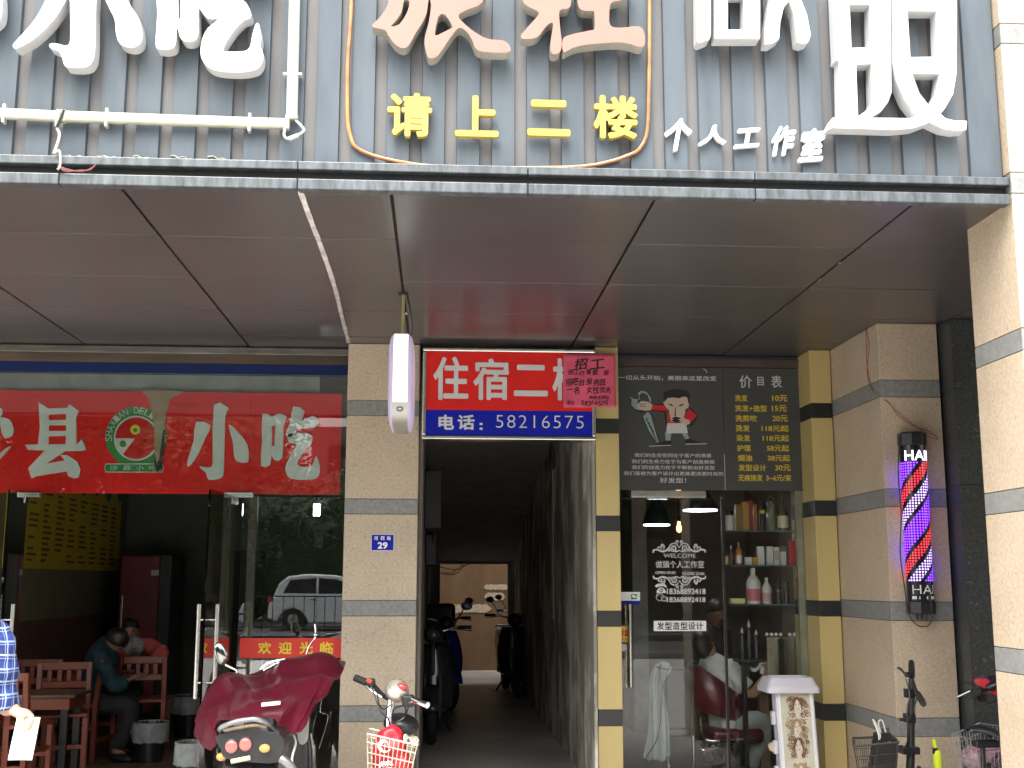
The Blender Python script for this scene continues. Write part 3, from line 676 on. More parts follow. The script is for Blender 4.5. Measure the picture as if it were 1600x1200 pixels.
for px in (40, 373):
    x0, x1, z0, z1 = R4((px-22, 769, px+22, 777), YG-.012)
    m = MB(); m.box(x0, x1, YG-.014, YG-.001, z0, z1); m.box(x0, x1, YG+.0125, YG+.026, z0, z1); m.box(x0, x0+.06, YG-.015, YG-.001, z0-.075, z0-.001); m.build('clamp', STEEL, t, bevel=.003)
def leaf(hx, ang, wd, sgn):
    """open glass leaf hinged at hx on the front, turned outwards by ang; sgn +1: its closed position runs to +x"""
    n = len(bpy.data.objects); d = thing('glass_door', 'x', 'door', (0, 0, 0))
    zt = ztr-.015
    m = MB(); m.box(.02, wd, -.006, .006, FZ+.01, zt); gp = m.build('glass_leaf', G_REST, d)
    m = MB(); m.box(.0, .16, -.012, .012, zt-.06, zt-.002); m.build('top_patch', STEEL, d, bevel=.003)
    m = MB(); m.box(.0, .2, -.012, .012, FZ+.012, FZ+.1); m.build('bottom_patch', STEEL, d, bevel=.003)
    hz0, hz1 = .80, 1.40
    for s in (-1, 1):
        m = MB(); m.tube([(wd-.09, s*.06, hz0), (wd-.09, s*.06, hz1)], .015, 12); h = m.build('handle', STEEL, d, smooth=60)
        m = MB()
        for z in (hz0+.1, hz1-.1): m.tube([(wd-.09, s*.0065, z), (wd-.09, s*.06, z)], .008, 8)
        m.build('handle_stem', STEEL, h, smooth=60)
    m = MB(); m.cyl((.28, -.007, 1.62), (.28, -.010, 1.62), .025); m.build('round_sticker', GREYL, d)
    d.location = (hx, YG-.02, 0); d.rotation_euler = (0, 0, (-ang if sgn > 0 else PI+ang))
    return d
YBAN = mat('banner_yellow', (.80, .62, .03), .5)
REDB = mat('red_banner', (.72, .035, .02), .45, var=.05)
d = leaf(A(366, 900, YG).x, R(86), .74, -1); d['label'] = 'open glass door with steel bar handles left of the maroon covered scooter'
m = MB(); zb0, zb1 = A(350, 1036, 8.2).z, A(350, 1000, 8.2).z
m.box(.1, .45, .008, .010, zb0, zb1); m.box(.1, .45, -.010, -.008, zb0, zb1); m.build('red_banner', REDB, d)
d = leaf(A(36, 900, YG).x, R(80), .74, 1); d['label'] = 'open glass door at the left edge behind the plaid shirt'
# welcome banner on the fixed pane
t = thing('welcome_banner', 'red welcome strip with yellow characters on the restaurant glass', 'banner', A(455, 1012, YG))
x0, x1, z0, z1 = R4((375, 997, 533, 1028), YG-.004)
m = MB(); m.box(x0, x1-.0, YG-.004, YG-.001, z0, z1); m.build('strip', REDB, t)
m = MB()
for ch, q in (('欢', (403, 1003, 424, 1022)), ('迎', (435, 1003, 456, 1022)), ('光', (468, 1003, 489, 1022)), ('临', (500, 1003, 521, 1022))): text_px(m, ch, q, YG-.0055, 0, .03)
m.build('lettering', YBAN, t)

# big red sign behind the transom
YR = 8.64
t = thing('restaurant_sign', 'long red snack shop sign with pale characters behind the glass', 'sign', A(200, 690, YR))
x0, x1, z0, z1 = R4((-420, 610, 533, 770), YR); m = MB(); m.box(x0, x1, YR, YR+.02, z0, z1); bd = m.build('board', mat('sign_red_bright', (.80, .016, .014), .5, var=.05, vs=2, spec=.15), t)
f4 = trace(0, 520, 2.857, YR-.014)
def schar(polys, rd=True):
    mb = MB()
    for poly, holes in polys:
        P = f4(poly); Hs = [f4(h) for h in holes]
        if rd: P = soft(P, 2)
        mb.prism(P, YR-.016, YR-.001, Hs)
    mb.build('sign_character', CELADON, t)
schar([([(172,310),(215,338),(300,335),(310,318),(352,350),(340,378),(342,500),(365,475),(385,520),(370,527),(290,528),(205,585),(275,572),(290,570),(268,545),(300,545),(345,575),(360,610),(350,645),(330,650),(305,640),(298,618),(160,640),(140,650),(127,605),(130,600),(200,525),(125,522),(112,500),(170,498),(178,420)],
        [[(218,365),(295,362),(295,388),(218,390)], [(218,413),(295,412),(295,438),(218,438)], [(218,462),(295,460),(293,497),(215,498)]])], False)
schar([([(875,398),(940,412),(915,470),(885,540),(850,590),(835,595),(840,560),(865,480)], []),
       ([(955,322),(1010,328),(1020,345),(1005,375),(1000,600),(985,650),(930,655),(920,625),(895,605),(895,595),(943,600),(950,540)], []),
       ([(1020,408),(1060,440),(1105,500),(1110,570),(1090,580),(1060,575),(1045,550),(1040,490)], [])])
schar([([(1172,360),(1215,375),(1240,360),(1280,375),(1265,420),(1260,560),(1220,565),(1212,540),(1205,590),(1165,592),(1170,480)], [[(1215,415),(1228,415),(1225,505),(1213,505)]]),
       ([(1310,328),(1360,350),(1345,395),(1395,370),(1425,395),(1400,425),(1330,430),(1300,465),(1275,455),(1295,400)], []),
       ([(1290,450),(1380,450),(1395,480),(1365,520),(1330,570),(1335,595),(1385,598),(1402,575),(1412,550),(1428,600),(1420,640),(1390,655),(1300,652),(1275,620),(1280,580),(1325,500),(1290,490)], [])])
schar([([(-60,320),(0,335),(10,360),(-30,430),(-60,440)], []), ([(0,380),(40,385),(60,420),(55,460),(20,470),(5,430)], []), ([(-120,600),(-10,545),(20,520),(48,505),(30,530),(-10,570),(-110,640)], []), ([(-170,330),(-110,350),(-120,420),(-180,400)], [])])
# emblem
GRN = mat('emblem_green', (.015, .25, .035), .45); EW = mat('emblem_white', (.68, .72, .66), .45); EY = mat('emblem_yellow', (.75, .70, .05), .45)
def disc(cx, cy, r, n=48, a0=0, a1=2*PI): return [(cx+r*math.cos(a0+(a1-a0)*i/n), cy-r*math.sin(a0+(a1-a0)*i/n)) for i in range(n)]
CX, CY = 607, 470
m = MB(); m.prism(f4(disc(CX, CY-5, 137)), YR-.003, YR-.0005); em = m.build('emblem', GRN, t)
def eb(nm, poly, y, mt, holes=()):
    q = MB(); q.prism(f4(poly), y, y+.0015, [f4(h) for h in holes]); q.build(nm, mt, em)
eb('ring', disc(CX, CY, 101), YR-.005, EW); eb('face', disc(CX, CY, 93), YR-.007, REDS)
eb('beak', [(512,470),(600,472),(543,548),(530,530),(515,500)], YR-.009, EW); eb('eye', disc(603,432,22), YR-.009, EY); eb('pupil', disc(603,434,9), YR-.011, GRN); eb('cheek', disc(548,495,15), YR-.011, GRN)
eb('base_rim', [(470,583),(724,583),(730,602),(724,623),(470,623),(464,602)], YR-.005, EW); eb('base', [(472,587),(722,587),(727,602),(722,619),(472,619),(467,602)], YR-.007, GRN)
m = MB(); k0 = 0
for i, ch in enumerate('SHAXIAN DELICIOUS'):
    if ch == ' ': continue
    a = PI*1.02-i*(PI*1.05/16.); r_ = 106; c = A((CX+r_*math.cos(a))/2.857, 520+(CY-3-r_*math.sin(a))/2.857, YR); st = len(m.v)
    text_box(m, ch, -.017, .017, 0, .048, 0)
    m.xf(Matrix.Translation((c.x, YR-.0055, c.z)) @ Matrix.Rotation(-(a-PI/2), 4, 'Y'), st)
for i, ch in enumerate('沙县小吃'): text_px(m, ch, ((490+58*i)/2.857, 520+592/2.857, (526+58*i)/2.857, 520+614/2.857), YR-.0085, 0, .01)
m.build('lettering', EW, em)
# torn film: pale backing shows, with a dark slit at the bottom
m = MB(); m.prism(f4([(628,258),(740,256),(825,262),(785,280),(760,300),(745,350),(735,420),(728,520),(712,612),(700,624),(692,600),(690,500),(688,420),(675,330),(660,285)]), YR-.0205, YR-.018); m.build('torn_patch', mat('torn_backing', (.42, .36, .24), .8, col2=(.30, .20, .09), var=0, vs=5, stretch=(1, 1, .4)), t)
m = MB(); m.prism(f4([(728,440),(738,430),(736,500),(722,600),(702,626),(693,600),(690,520),(700,590),(712,560)]), YR-.0235, YR-.021); m.build('slit', RAILD, t)

# ------------------------------------------------------------------ salon front
YL = 8.68
t = thing('glass_storefront', 'glass shop front of the hair salon between the gold pilasters', 'shop front', (2, YL, FZ))
sx0, sx1 = 1.293, 2.714
zs_top = zpx(574, YL, 1100); zb = zpx(766, YL, 1100); zd = zpx(780, YL, 1050); xd = A(1133, 900, YL).x
m = MB(); m.box(sx0, sx1, YL-.02, YL+.08, zs_top, zpx(561, YL, 1100)); m.build('brown_beam', mat('brown_beam2', (.07, .045, .035), .5), t)
m = MB(); m.box(sx0, sx1, YL-.01, YL+.08, zpx(561, YL, 1100)+.001, 3.24); m.build('blue_strip', mat('dark_blue_strip', (.012, .03, .075), .5), t)
m = MB(); m.box(sx0, sx1, YL, YL+.012, zb, zs_top-.001); m.build('transom_glass', G_SAL, t)
m = MB(); m.box(xd+.004, sx1, YL, YL+.012, FZ, zb-.001); m.build('glass_pane', G_SAL, t)
m = MB(); m.box(sx0, xd-.004, YL, YL+.012, zd+.004, zb-.001); m.build('door_header', G_SAL, t)
m = MB(); m.box(A(985, 770, YL).x, A(1103, 770, YL).x, YL-.012, YL+.024, zd+.012, zb-.003); m.build('header_plate', STEEL, t, bevel=.004)
m = MB(); m.box(sx1-.05, sx1-.002, YL+.02, YL+.06, FZ, zb); m.build('side_frame', mat('pale_frame', (.35, .33, .24), .5), t)
td = thing('salon_door', 'glass salon door with white lettering and a long steel handle', 'door', (1.65, YL, FZ))
m = MB(); m.box(sx0+.004, xd-.006, YL, YL+.012, FZ+.008, zd); m.build('glass_leaf', G_SAL, td)
m = MB(); m.box(xd-.012, xd+.002, YL-.001, YL+.013, FZ, zd+.003); m.box(sx0+.001, xd-.012, YL-.001, YL+.013, zd+.0005, zd+.0038); m.build('edge_seal', BLACKP, td)
for dy, px in ((-.06, 984), (.07, 977)):
    m = MB(); a, b = A(px, 944, YL+dy), A(px+1, 1074, YL+dy); m.tube([(a.x, YL+dy, a.z), (a.x, YL+dy, b.z)], .016, 12); h = m.build('handle', STEEL, td, smooth=60)
    m = MB()
    for k in (.2, .8): m.tube([(a.x, YL+(-.0005 if dy < 0 else .0125), a.z+(b.z-a.z)*k), (a.x, YL+dy, a.z+(b.z-a.z)*k)], .008, 8)
    m.build('handle_stem', STEEL, h, smooth=60)
VIN = mat('white_vinyl', (.66, .66, .64), .5, var=0)
YD = YL-.003
m = MB()
text_px(m, 'WELCOME', (1037, 865, 1087, 871.5), YD, 0, -.005)
text_px(m, '做頭个人工作室', (1024.5, 876, 1100, 887.5), YD, 0, .004)
text_px(m, 'OPEN 09:00', (1024, 892.5, 1055.5, 897), YD, 0, .012); text_px(m, 'CLOSE 22:00', (1066.5, 894, 1100.5, 898.5), YD, 0, .012)
text_px(m, '18368892418', (1042, 919.5, 1102.5, 928.5), YD, 0, .016); text_px(m, '18368892418', (1042, 933, 1102.5, 941), YD, 0, .016)
m.build('lettering', VIN, td)
# scroll ornaments: each half mirrored, the lower one upside down
f5 = trace(1000, 840, 10, YD)
def spir(cx, cy, r0_, r1_, a0, turns, n=26): return [(cx+(r0_+(r1_-r0_)*i/n)*math.cos(a0+turns*2*PI*i/n), cy+(r0_+(r1_-r0_)*i/n)*math.sin(a0+turns*2*PI*i/n)) for i in range(n+1)]
def stroke(mb, pts, w):
    q = f5(pts); n = len(q); L_, R_ = [], []
    for i, p in enumerate(q):
        a, b = q[max(i-1, 0)], q[min(i+1, n-1)]; dx, dz = b[0]-a[0], b[1]-a[1]; l = math.hypot(dx, dz) or 1
        ww = w*(.55+.45*math.sin(PI*min(1, i/(n-1)+.15)))
        L_.append((p[0]-dz/l*ww, YD, p[1]+dx/l*ww)); R_.append((p[0]+dz/l*ww, YD, p[1]-dx/l*ww))
    vs = L_+R_; mb.add(vs, [(i, i+1, n+i+1, n+i) for i in range(n-1)])
half = [(spir(520, 165, 8, 62, 0, 1.6), .0048), (spir(340, 165, 6, 45, 1.0, 1.1), .004), ([(p.x, p.y) for p in sm([(205,235,0),(215,195,0),(280,190,0),(330,215,0),(390,210,0),(440,175,0),(480,110,0),(540,90,0),(600,140,0)], 5)], .006),
        ([(p.x, p.y) for p in sm([(275,190,0),(285,150,0),(310,150,0),(330,165,0)], 4)], .004), ([(p.x, p.y) for p in sm([(330,140,0),(345,105,0),(375,125,0),(390,160,0)], 4)], .0045),
        (spir(575, 65, 5, 26, 2, 1.0), .004), ([(p.x, p.y) for p in sm([(440,215,0),(500,180,0),(560,220,0),(612,195,0)], 5)], .006), ([(p.x, p.y) for p in sm([(540,80,0),(580,110,0),(612,160,0)], 5)], .005)]
m = MB()
for pts, w in half:
    for mx in (0, 1):
        for my in (0, 1):
            q = [((1224-x) if mx else x, y) for x, y in pts]
            if my: q = [(x+6, 830-y) for x, y in q]
            stroke(m, q, w)
# handset and chat bubbles
stroke(m, [(p.x, p.y) for p in sm([(252,775,0),(270,750,0),(330,738,0),(390,750,0),(408,775,0)], 5)], .011)
m2 = f5([(258,865),(262,830),(290,795),(310,780),(350,780),(375,795),(402,830),(408,865)])
m.prism(m2, YD, None, [f5(disc(332, 825, 28, 16))]); m.prism(f5(disc(332, 825, 14, 12)), YD, None)
stroke(m, disc(310, 930, 55, 24)+[(365, 930)], .0022); stroke(m, [(375+42*math.cos(a*.2618), 955+36*math.sin(a*.2618)) for a in range(25)], .0022)
for cx, cy in ((292, 912), (330, 912), (360, 945), (390, 945)): m.prism(f5(disc(cx, cy, 6, 8)), YD, None)
m.build('scroll_ornament', VIN, td)
m = MB(); x0, x1, z0, z1 = R4((1021.5, 970, 1103.5, 986), YD); m.box(x0, x1, YD, YD+.002, z0, z1); sl = m.build('white_strip', WHITEP, td)
m = MB()
for i, ch in enumerate('发型造型设计'): text_px(m, ch, (1026.5+12.2*i, 972, 1037.8+12.2*i, 984), YD-.0015, 0, .02)
m.build('lettering', INK, sl)
m = MB(); x0, x1, z0, z1 = R4((966, 925, 1000, 938.5), YD); m.box(x0, x1, YD, YD+.002, z0, z1); sk = m.build('payment_sticker', WHITEP, td)
m = MB(); a, b, c, d_ = R4((966, 939, 1000, 944.5), YD); m.box(a, b, YD, YD+.002, c, d_); m.build('blue_band', BLUES, sk)
m = MB(); a, b, c, d_ = R4((986, 928, 995, 936.5), YD); m.box(a, b, YD-.0015, YD, c, d_); m.build('green_tile', GRN, sk)
m = MB(); q = A(990.5, 932, YD); m.cyl((q.x-.004, YD-.003, q.z+.003), (q.x-.004, YD-.0016, q.z+.003), .010); m.cyl((q.x+.007, YD-.0035, q.z-.004), (q.x+.007, YD-.0017, q.z-.004), .008); m.build('chat_bubble', WHITEP, sk)
m = MB(); a, b, c, d_ = R4((967, 978, 985, 1003), YD); m.box(a, b, YD, YD+.002, c, d_); pk = m.build('pull_sticker', mat('sticker_yellow', (.72, .50, .05), .5), td)
m = MB(); text_px(m, '拉', (971, 983, 983, 994), YD-.0015, 0, .03); text_px(m, 'PULL', (972, 997, 983, 1001), YD-.0015, 0, .01); m.build('lettering', REDS, pk)
m = MB(); q = A(974, 1012, YD); m.cyl((q.x, YD-.004, q.z), (q.x, YD, q.z), .026, n=20); m.build('round_lock', GREYL, td)

# price board film on the transom
t = thing('price_board', 'dark grey price board with yellow prices and a drawn barber over the salon', 'sign', A(1105, 670, YL))
YB = YL-.006
BRD = mat('board_grey', (.052, .054, .053), .5, var=.05); x0, x1, z0, z1 = R4((963.5, 575, 1252, 766), YB); xm = A(1131, 670, YB).x
m = MB(); m.box(x0, xm-.002, YB, YB+.005, z0, z1); m.box(xm+.001, x1, YB-.001, YB+.005, z0, z1); bd = m.build('board', BRD, t)
m = MB(); m.box(xm-.004, xm-.0005, YB-.002, YB+.001, z0, z0+.27); q = A(1103, 580, YB); m.tube([(q.x-.02, YB-.001, q.z+.02), (q.x, YB-.001, q.z+.005), (q.x+.006, YB-.001, q.z-.012)], .003, 5); m.build('peeled_edge', GREYL, bd)
YW = mat('price_yellow', (.60, .47, .03), .5, var=0)
f6 = trace(940, 550, 4.8485, YB)
def tz(mb, body, q, bold=0, sp=1): text_px(mb, body, (940+q[0]/4.8485, 550+q[1]/4.8485, 940+q[2]/4.8485, 550+q[3]/4.8485), YB-.002, 0, bold, sp)
m = MB()
for a, b, y, xa, xb, xc, xd_ in (('洗发','10元',325,1010,1105,1292,1408),('洗发+造型','15元',402,1010,1252,1290,1402),('洗剪吹','20元',478,1013,1178,1294,1410),('烫发','118元起',553,1016,1122,1212,1416),('染发','118元起',627,1022,1127,1220,1418),('护理','58元起',703,1026,1130,1252,1420),('焗油','38元起',778,1032,1140,1258,1428),('发型设计','30元',852,1036,1248,1315,1432),('无痕接发','3~6元/束',928,1036,1220,1246,1438)):
    tz(m, a, (xa, y, xb, y+50), .02); tz(m, b, (xc, y+1, xd_, y+50), .02)
m.build('price_list', YW, bd)
m = MB(); 
for ch, x in (('价', 1045), ('目', 1180), ('表', 1285)): tz(m, ch, (x, 178 if ch != '目' else 188, x+(92 if ch == '价' else 48 if ch == '目' else 80), 272 if ch != '目' else 255), .012)
tz(m, '一切从头开始，美丽来这里改变', (128, 178, 870, 216), .014)
for b, q in (('我们的生存空间在于客户的羡慕', (250, 768, 832, 798)), ('我们的生命力在于为客户创造美丽', (228, 815, 855, 846)), ('我们的创造力在于不断剪出好发型', (230, 860, 858, 890)), ('我们直被为客户设计出更美更流更时尚的', (168, 905, 922, 936)), ('好发型！', (442, 952, 640, 992))): tz(m, b, q, .012)
m.build('slogan', GREYL, bd)
# drawn barber: flat printed shapes
pr = MB(); mats = [mat('print_skin', (.52, .42, .33), .5, var=0), INK, mat('print_red', (.50, .015, .02), .5, var=0), mat('print_pale', (.55, .55, .53), .5, var=0), mat('print_steel', (.25, .33, .34), .5, var=0)]
def ply(c, pts, lay): pr.cur = c; pr.prism(f6(pts), YB-.0015-.0006*lay, None)
ply(1, [(385,395),(480,390),(500,540),(690,560),(730,480),(668,420),(640,560),(490,560),(470,450),(372,445)], 0)
ply(4, [(480,610),(530,610),(520,670),(485,672)], 1); ply(4, [(605,612),(645,612),(665,655),(635,662)], 1)
ply(1, [(400,700),(480,672),(525,672),(525,705)], 2); ply(1, [(632,662),(668,655),(725,680),(790,692),(632,694)], 2)
ply(3, [(358,712),(525,704),(525,709),(360,717)], 1); ply(3, [(632,695),(795,693),(795,698),(640,701)], 1)
ply(2, [(380,400),(485,405),(495,460),(650,460),(662,430),(722,480),(680,530),(640,520),(640,545),(495,535),(495,450),(380,440)], 2)
ply(3, [(497,540),(640,540),(652,615),(488,617)], 3)
ply(1, [(470,345),(468,310),(510,285),(580,280),(645,292),(668,325),(660,400),(635,450),(620,520),(520,520),(505,440),(480,400)], 3)
ply(0, [(487,365),(500,350),(545,345),(585,352),(620,338),(648,345),(655,385),(662,395),(655,425),(637,432),(622,500),(600,530),(525,530),(508,440),(490,425),(465,385),(475,378)], 4)
ply(1, [(505,388),(545,405),(540,410),(505,396)], 5); ply(1, [(580,408),(622,390),(622,398),(584,413)], 5)
ply(1, [(518,396),(532,396),(532,408),(518,408)], 5); ply(1, [(595,398),(610,398),(610,410),(595,410)], 5); ply(1, [(555,420),(560,420),(562,480),(552,488)], 5)
ply(1, [(530,500),(560,490),(600,500),(596,510),(540,508)], 5); ply(1, [(525,520),(555,505),(570,505),(598,525),(565,538)], 6)
ply(0, [(598,540),(622,500),(668,520),(668,545),(640,555)], 6)
ply(1, [(268,305),(300,288),(345,300),(380,345),(382,385),(360,385),(345,330),(310,312),(290,330),(300,370),(285,370)], 1); ply(4, [(274,308),(302,292),(342,304),(374,348),(376,380),(364,380),(348,326),(308,308),(284,330),(294,362),(286,362)], 2)
ply(1, [(195,330),(250,350),(290,350),(275,400),(300,440),(330,450),(300,460),(250,440),(215,400),(220,365)], 1); ply(4, [(205,335),(250,356),(280,354),(266,400),(295,444),(252,434),(222,396),(228,362)], 2)
ply(1, [(305,485),(350,440),(380,470),(440,690),(415,690),(350,600)], 1); ply(4, [(312,488),(350,452),(372,474),(432,686),(418,686),(358,600)], 2)
ply(1, [(335,500),(345,500),(350,530),(362,535),(365,555),(378,562),(380,585),(392,592),(395,620),(420,680),(405,660),(375,590),(345,530)], 3)
ply(0, [(265,400),(300,370),(355,378),(385,400),(375,440),(330,445),(290,438),(270,420)], 4); ply(1, [(285,398),(330,392),(330,396),(285,402)], 5); ply(1, [(290,412),(335,410),(335,414),(290,416)], 5)
pr.build('drawn_barber', mats, bd)

# ---- number plate
t = thing('house_number_plate', 'small blue house number plate on the beige column', 'number plate', A(598, 848, 8.398))
YN = 8.394
x0, x1, z0, z1 = R4((579.5, 834.5, 616, 861), YN); m = MB(); m.box(x0, x1, YN, YN+.005, z0, z1); m.build('rim', GREYL, t, bevel=.002)
x0, x1, z0, z1 = R4((580.7, 835.7, 614.8, 859.8), YN); m = MB(); m.box(x0, x1, YN-.001, YN+.003, z0, z1); pl = m.build('plate', BLUES, t)
m = MB()
for ch, px in (('河', 584.5), ('西', 594.8), ('路', 604.5)): text_px(m, ch, (px, 838, px+6.2, 844), YN-.0025, 0, .02)
text_px(m, '29', (590, 847, 605.5, 857.5), YN-.0025, 0, .035); m.build('lettering', WHITEP, pl)

# ---- projecting oval light box on a rod
t = thing('projecting_light_box', 'white oval light box hanging on a rod beside the hotel sign', 'light box', A(628, 600, 6.9))
yc, zt_, zb_ = 6.87, A(628, 530, 6.87).z, A(626, 674, 6.87).z
xc = A(628, 600, 6.87).x; zc = (zt_+zb_)/2; hz = (zt_-zb_)/2; hy = .30; hw = .043
E_ = 4.5
def sup(a, e=4.5): c, s_ = math.cos(a), math.sin(a); return math.copysign(abs(c)**(2/e), c), math.copysign(abs(s_)**(2/e), s_)
N = 64
ring = [sup(2*PI*i/N) for i in range(N)]
m = MB(); vs = []
for x, k in ((-hw, 1), (hw, 1), (hw, .94), (-hw, .94)): vs += [(xc+x, yc+hy*k*c, zc+hz*k*s_) for c, s_ in ring]
fs = []
for a in range(4):
    for i in range(N): fs.append((a*N+i, a*N+(i+1) % N, ((a+1) % 4)*N+(i+1) % N, ((a+1) % 4)*N+i))
m.add(vs, fs); m.build('metal_band', mat('satin_band', (.40, .39, .36), .4, .5, var=.03), t, smooth=True)
st_ = MB()
def fs_(u, v):
    z = zb_+.235*(zt_-zb_)+(zt_-zb_)*.735*v; s2 = (z-zc)/hz; yy_ = hy*(1-abs(s2)**E_)**(1/E_); return V((xc+(u-.5)*2*hw*.96, yc-yy_-.003, z))
st_.grid(fs_, 2, 30); st_.build('lit_strip', mat('lit_strip', (.75, .75, .70), .4, emit=(1, .99, .9), es=.30, var=0), t, smooth=True, solid=.004)
LIT = mat('lit_acrylic', (.33, .285, .37), .3, var=.03, emit=(.85, .72, 1), es=.07)
for s_ in (-1, 1):
    m = MB(); vs = []; K = 6
    for k in range(K+1):
        r_ = .985*math.cos(k/K*PI/2*.98)**.35
        vs += [(xc+s_*(hw+.0005+.030*math.sin(k/K*PI/2)), yc+hy*r_*c, zc+hz*(.985-.985*.12*(1-math.cos(k/K*PI/2)) if 0 else r_)*s2) for c, s2 in ring]
    fs = [(k*N+i, k*N+(i+1) % N, (k+1)*N+(i+1) % N, (k+1)*N+i) for k in range(K) for i in range(N)]+[tuple(K*N+i for i in range(N))]
    m.add(vs, fs); m.build('acrylic_face', LIT, t, smooth=True)
m = MB(); q = AZ(628, 460, 3.24); m.tube([(xc, yc, 3.244), (xc, yc, zt_-.01)], .011, 10); m.build('rod', mat('brass_rod', (.42, .36, .18), .35, .8), t, smooth=60)
m = MB(); m.cyl((xc, yc, 3.243), (xc, yc, 3.232), .03, n=16); m.build('rod_flange', DARKM, t)
m = MB(); m.tube(sm([(xc+.02, yc+.02, 3.243), (xc+.05, yc+.05, 3.1), (xc+.045, yc+.1, zt_+.02), (xc+.02, yc+.05, zt_-.01)], 6), .007, 6); m.build('cable', BLACKP, t)
m = MB(); za = A(626, 640, 6.6).z; m.tube([(xc+.017*math.cos(a*PI/6), yc-hy*.985, za+.012*math.sin(a*PI/6)) for a in range(12)], .003, 5, closed=True); m.build('screw_ring', DARKM, t)
# ------------------------------------------------------------------ LED barber pole
PX, PYc, PZ = 3.045, 7.395, 1.432; PR, PH = .083, .985
t = thing('barber_pole', 'glowing LED barber pole with purple red and white stripes on the stone column', 'barber pole', (PX, PYc, PZ))
def ledmat():
    m = bpy.data.materials.new('led_tube'); m.use_nodes = True; T = m.node_tree; n = T.nodes; L = T.links; b = n['Principled BSDF']
    b.inputs['Base Color'].default_value = (.012, .012, .018, 1); b.inputs['Roughness'].default_value = .15
    tc = n.new('ShaderNodeTexCoord'); sx = n.new('ShaderNodeSeparateXYZ'); L.new(tc.outputs['Object'], sx.inputs[0])
    def M_(op, a, b_=None, c=None, clamp=False):
        q = n.new('ShaderNodeMath'); q.operation = op; q.use_clamp = clamp
        for i, v in enumerate((a, b_, c)):
            if v is None: continue
            if isinstance(v, (int, float)): q.inputs[i].default_value = v
            else: L.new(v, q.inputs[i])
        return q.outputs[0]
    ang = M_('ARCTAN2', sx.outputs[0], M_('MULTIPLY', sx.outputs[1], -1))
    u = M_('MULTIPLY', ang, PR)
    s_ = M_('SUBTRACT', sx.outputs[2], M_('MULTIPLY', u, 1.15))
    ph = M_('FRACT', M_('DIVIDE', M_('SUBTRACT', 1.005, s_), .455))
    cr = n.new('ShaderNodeValToRGB'); cr.color_ramp.interpolation = 'CONSTANT'; e = cr.color_ramp.elements
    e[0].position = 0; e[0].color = (.34, .05, 2.8, 1); e[1].position = .29; e[1].color = (0, 0, 0, 1)
    for p, c in ((.375, (1, .03, .05, 1)), (.565, (0, 0, 0, 1)), (.66, (.62, .42, 1.1, 1)), (.86, (0, 0, 0, 1)), (.94, (.34, .05, 2.8, 1))):
        q = e.new(p); q.color = c
    L.new(ph, cr.inputs[0])
    def d2(x, f): return M_('POWER', M_('SUBTRACT', M_('FRACT', M_('MULTIPLY', x, f)), .5), 2)
    dist = M_('SQRT', M_('ADD', d2(u, 54), d2(sx.outputs[2], 58)))
    dot = M_('MULTIPLY_ADD', M_('LESS_THAN', dist, .31), .75, .012)
    inside = M_('MULTIPLY', M_('LESS_THAN', sx.outputs[2], .875), M_('GREATER_THAN', sx.outputs[2], .12))
    L.new(cr.outputs[0], b.inputs['Emission Color']); L.new(M_('MULTIPLY', dot, inside), b.inputs['Emission Strength'])
    return m
m = MB(); m.lathe([(PR, 0), (PR, PH)], (PX, PYc, PZ), 48); m.build('led_tube', ledmat(), t, smooth=60)
m = MB(); m.lathe([(0, -.08), (.086, -.08), (.090, -.07), (.090, -.004), (.085, 0)], (PX, PYc, PZ), 8, rot=Matrix.Rotation(PI/8, 3, 'Z')); m.lathe([(0, -.115), (.03, -.115), (.035, -.08)], (PX, PYc, PZ), 12); m.build('bottom_cap', BLACKP, t, bevel=.004)
m = MB(); m.lathe([(.085, PH), (.090, PH+.004), (.090, PH+.075), (.084, PH+.085), (0, PH+.085)], (PX, PYc, PZ), 8, rot=Matrix.Rotation(PI/8, 3, 'Z')); m.build('top_cap', BLACKP, t, bevel=.004)
def bent(mb, body, z0, z1, u0_, u1_, r, bold):
    g = glyphs(body, bold); a, b, c, d = gbox(g); st = len(mb.v)
    put(mb, g, lambda x, z: (u0_+(x-a)/(b-a)*(u1_-u0_), z0+(z-c)/(d-c)*(z1-z0)), 0, 0)
    for i in range(st, len(mb.v)):
        p = mb.v[i]; an = p.x/r; mb.v[i] = V((PX+r*math.sin(an), PYc-r*math.cos(an), PZ+p.z))
LEDW = mat('led_white', (.8, .8, .9), .4, emit=(.85, .75, 1), es=.8, var=0)
m = MB(); bent(m, 'HAIR', .885, .95, -.085, .125, PR+.002, .01); m.build('lit_lettering', LEDW, t)
m = MB(); bent(m, 'HAIR', .045, .10, -.08, .13, PR+.002, -.005)
for a, b in ((-.085, -.055), (-.04, .015), (.04, .075)): bent(m, '—', .012, .03, a, b, PR+.002, .02)
m.build('unlit_lettering', GREYL, t)
m = MB(); m.tube(sm([(PX-.088, PYc-.02, PZ+1.05), (PX-.105, PYc-.01, PZ+.8), (PX-.10, PYc-.01, PZ+.55), (PX-.115, PYc, PZ+.3), (PX-.10, PYc-.01, PZ+.05), (PX-.09, PYc-.02, PZ-.08), (PX-.04, PYc-.03, PZ-.15), (PX+.03, PYc-.03, PZ-.15), (PX+.06, PYc-.03, PZ-.09)], 8), .004, 6); m.build('black_cable', BLACKP, t)
WR = mat('thin_red_wire', (.32, .02, .025), .5, var=0)
t = thing('red_wire', 'thin twisted red wire running from the soffit to the barber pole', 'wire', A(1360, 540, 7.45))
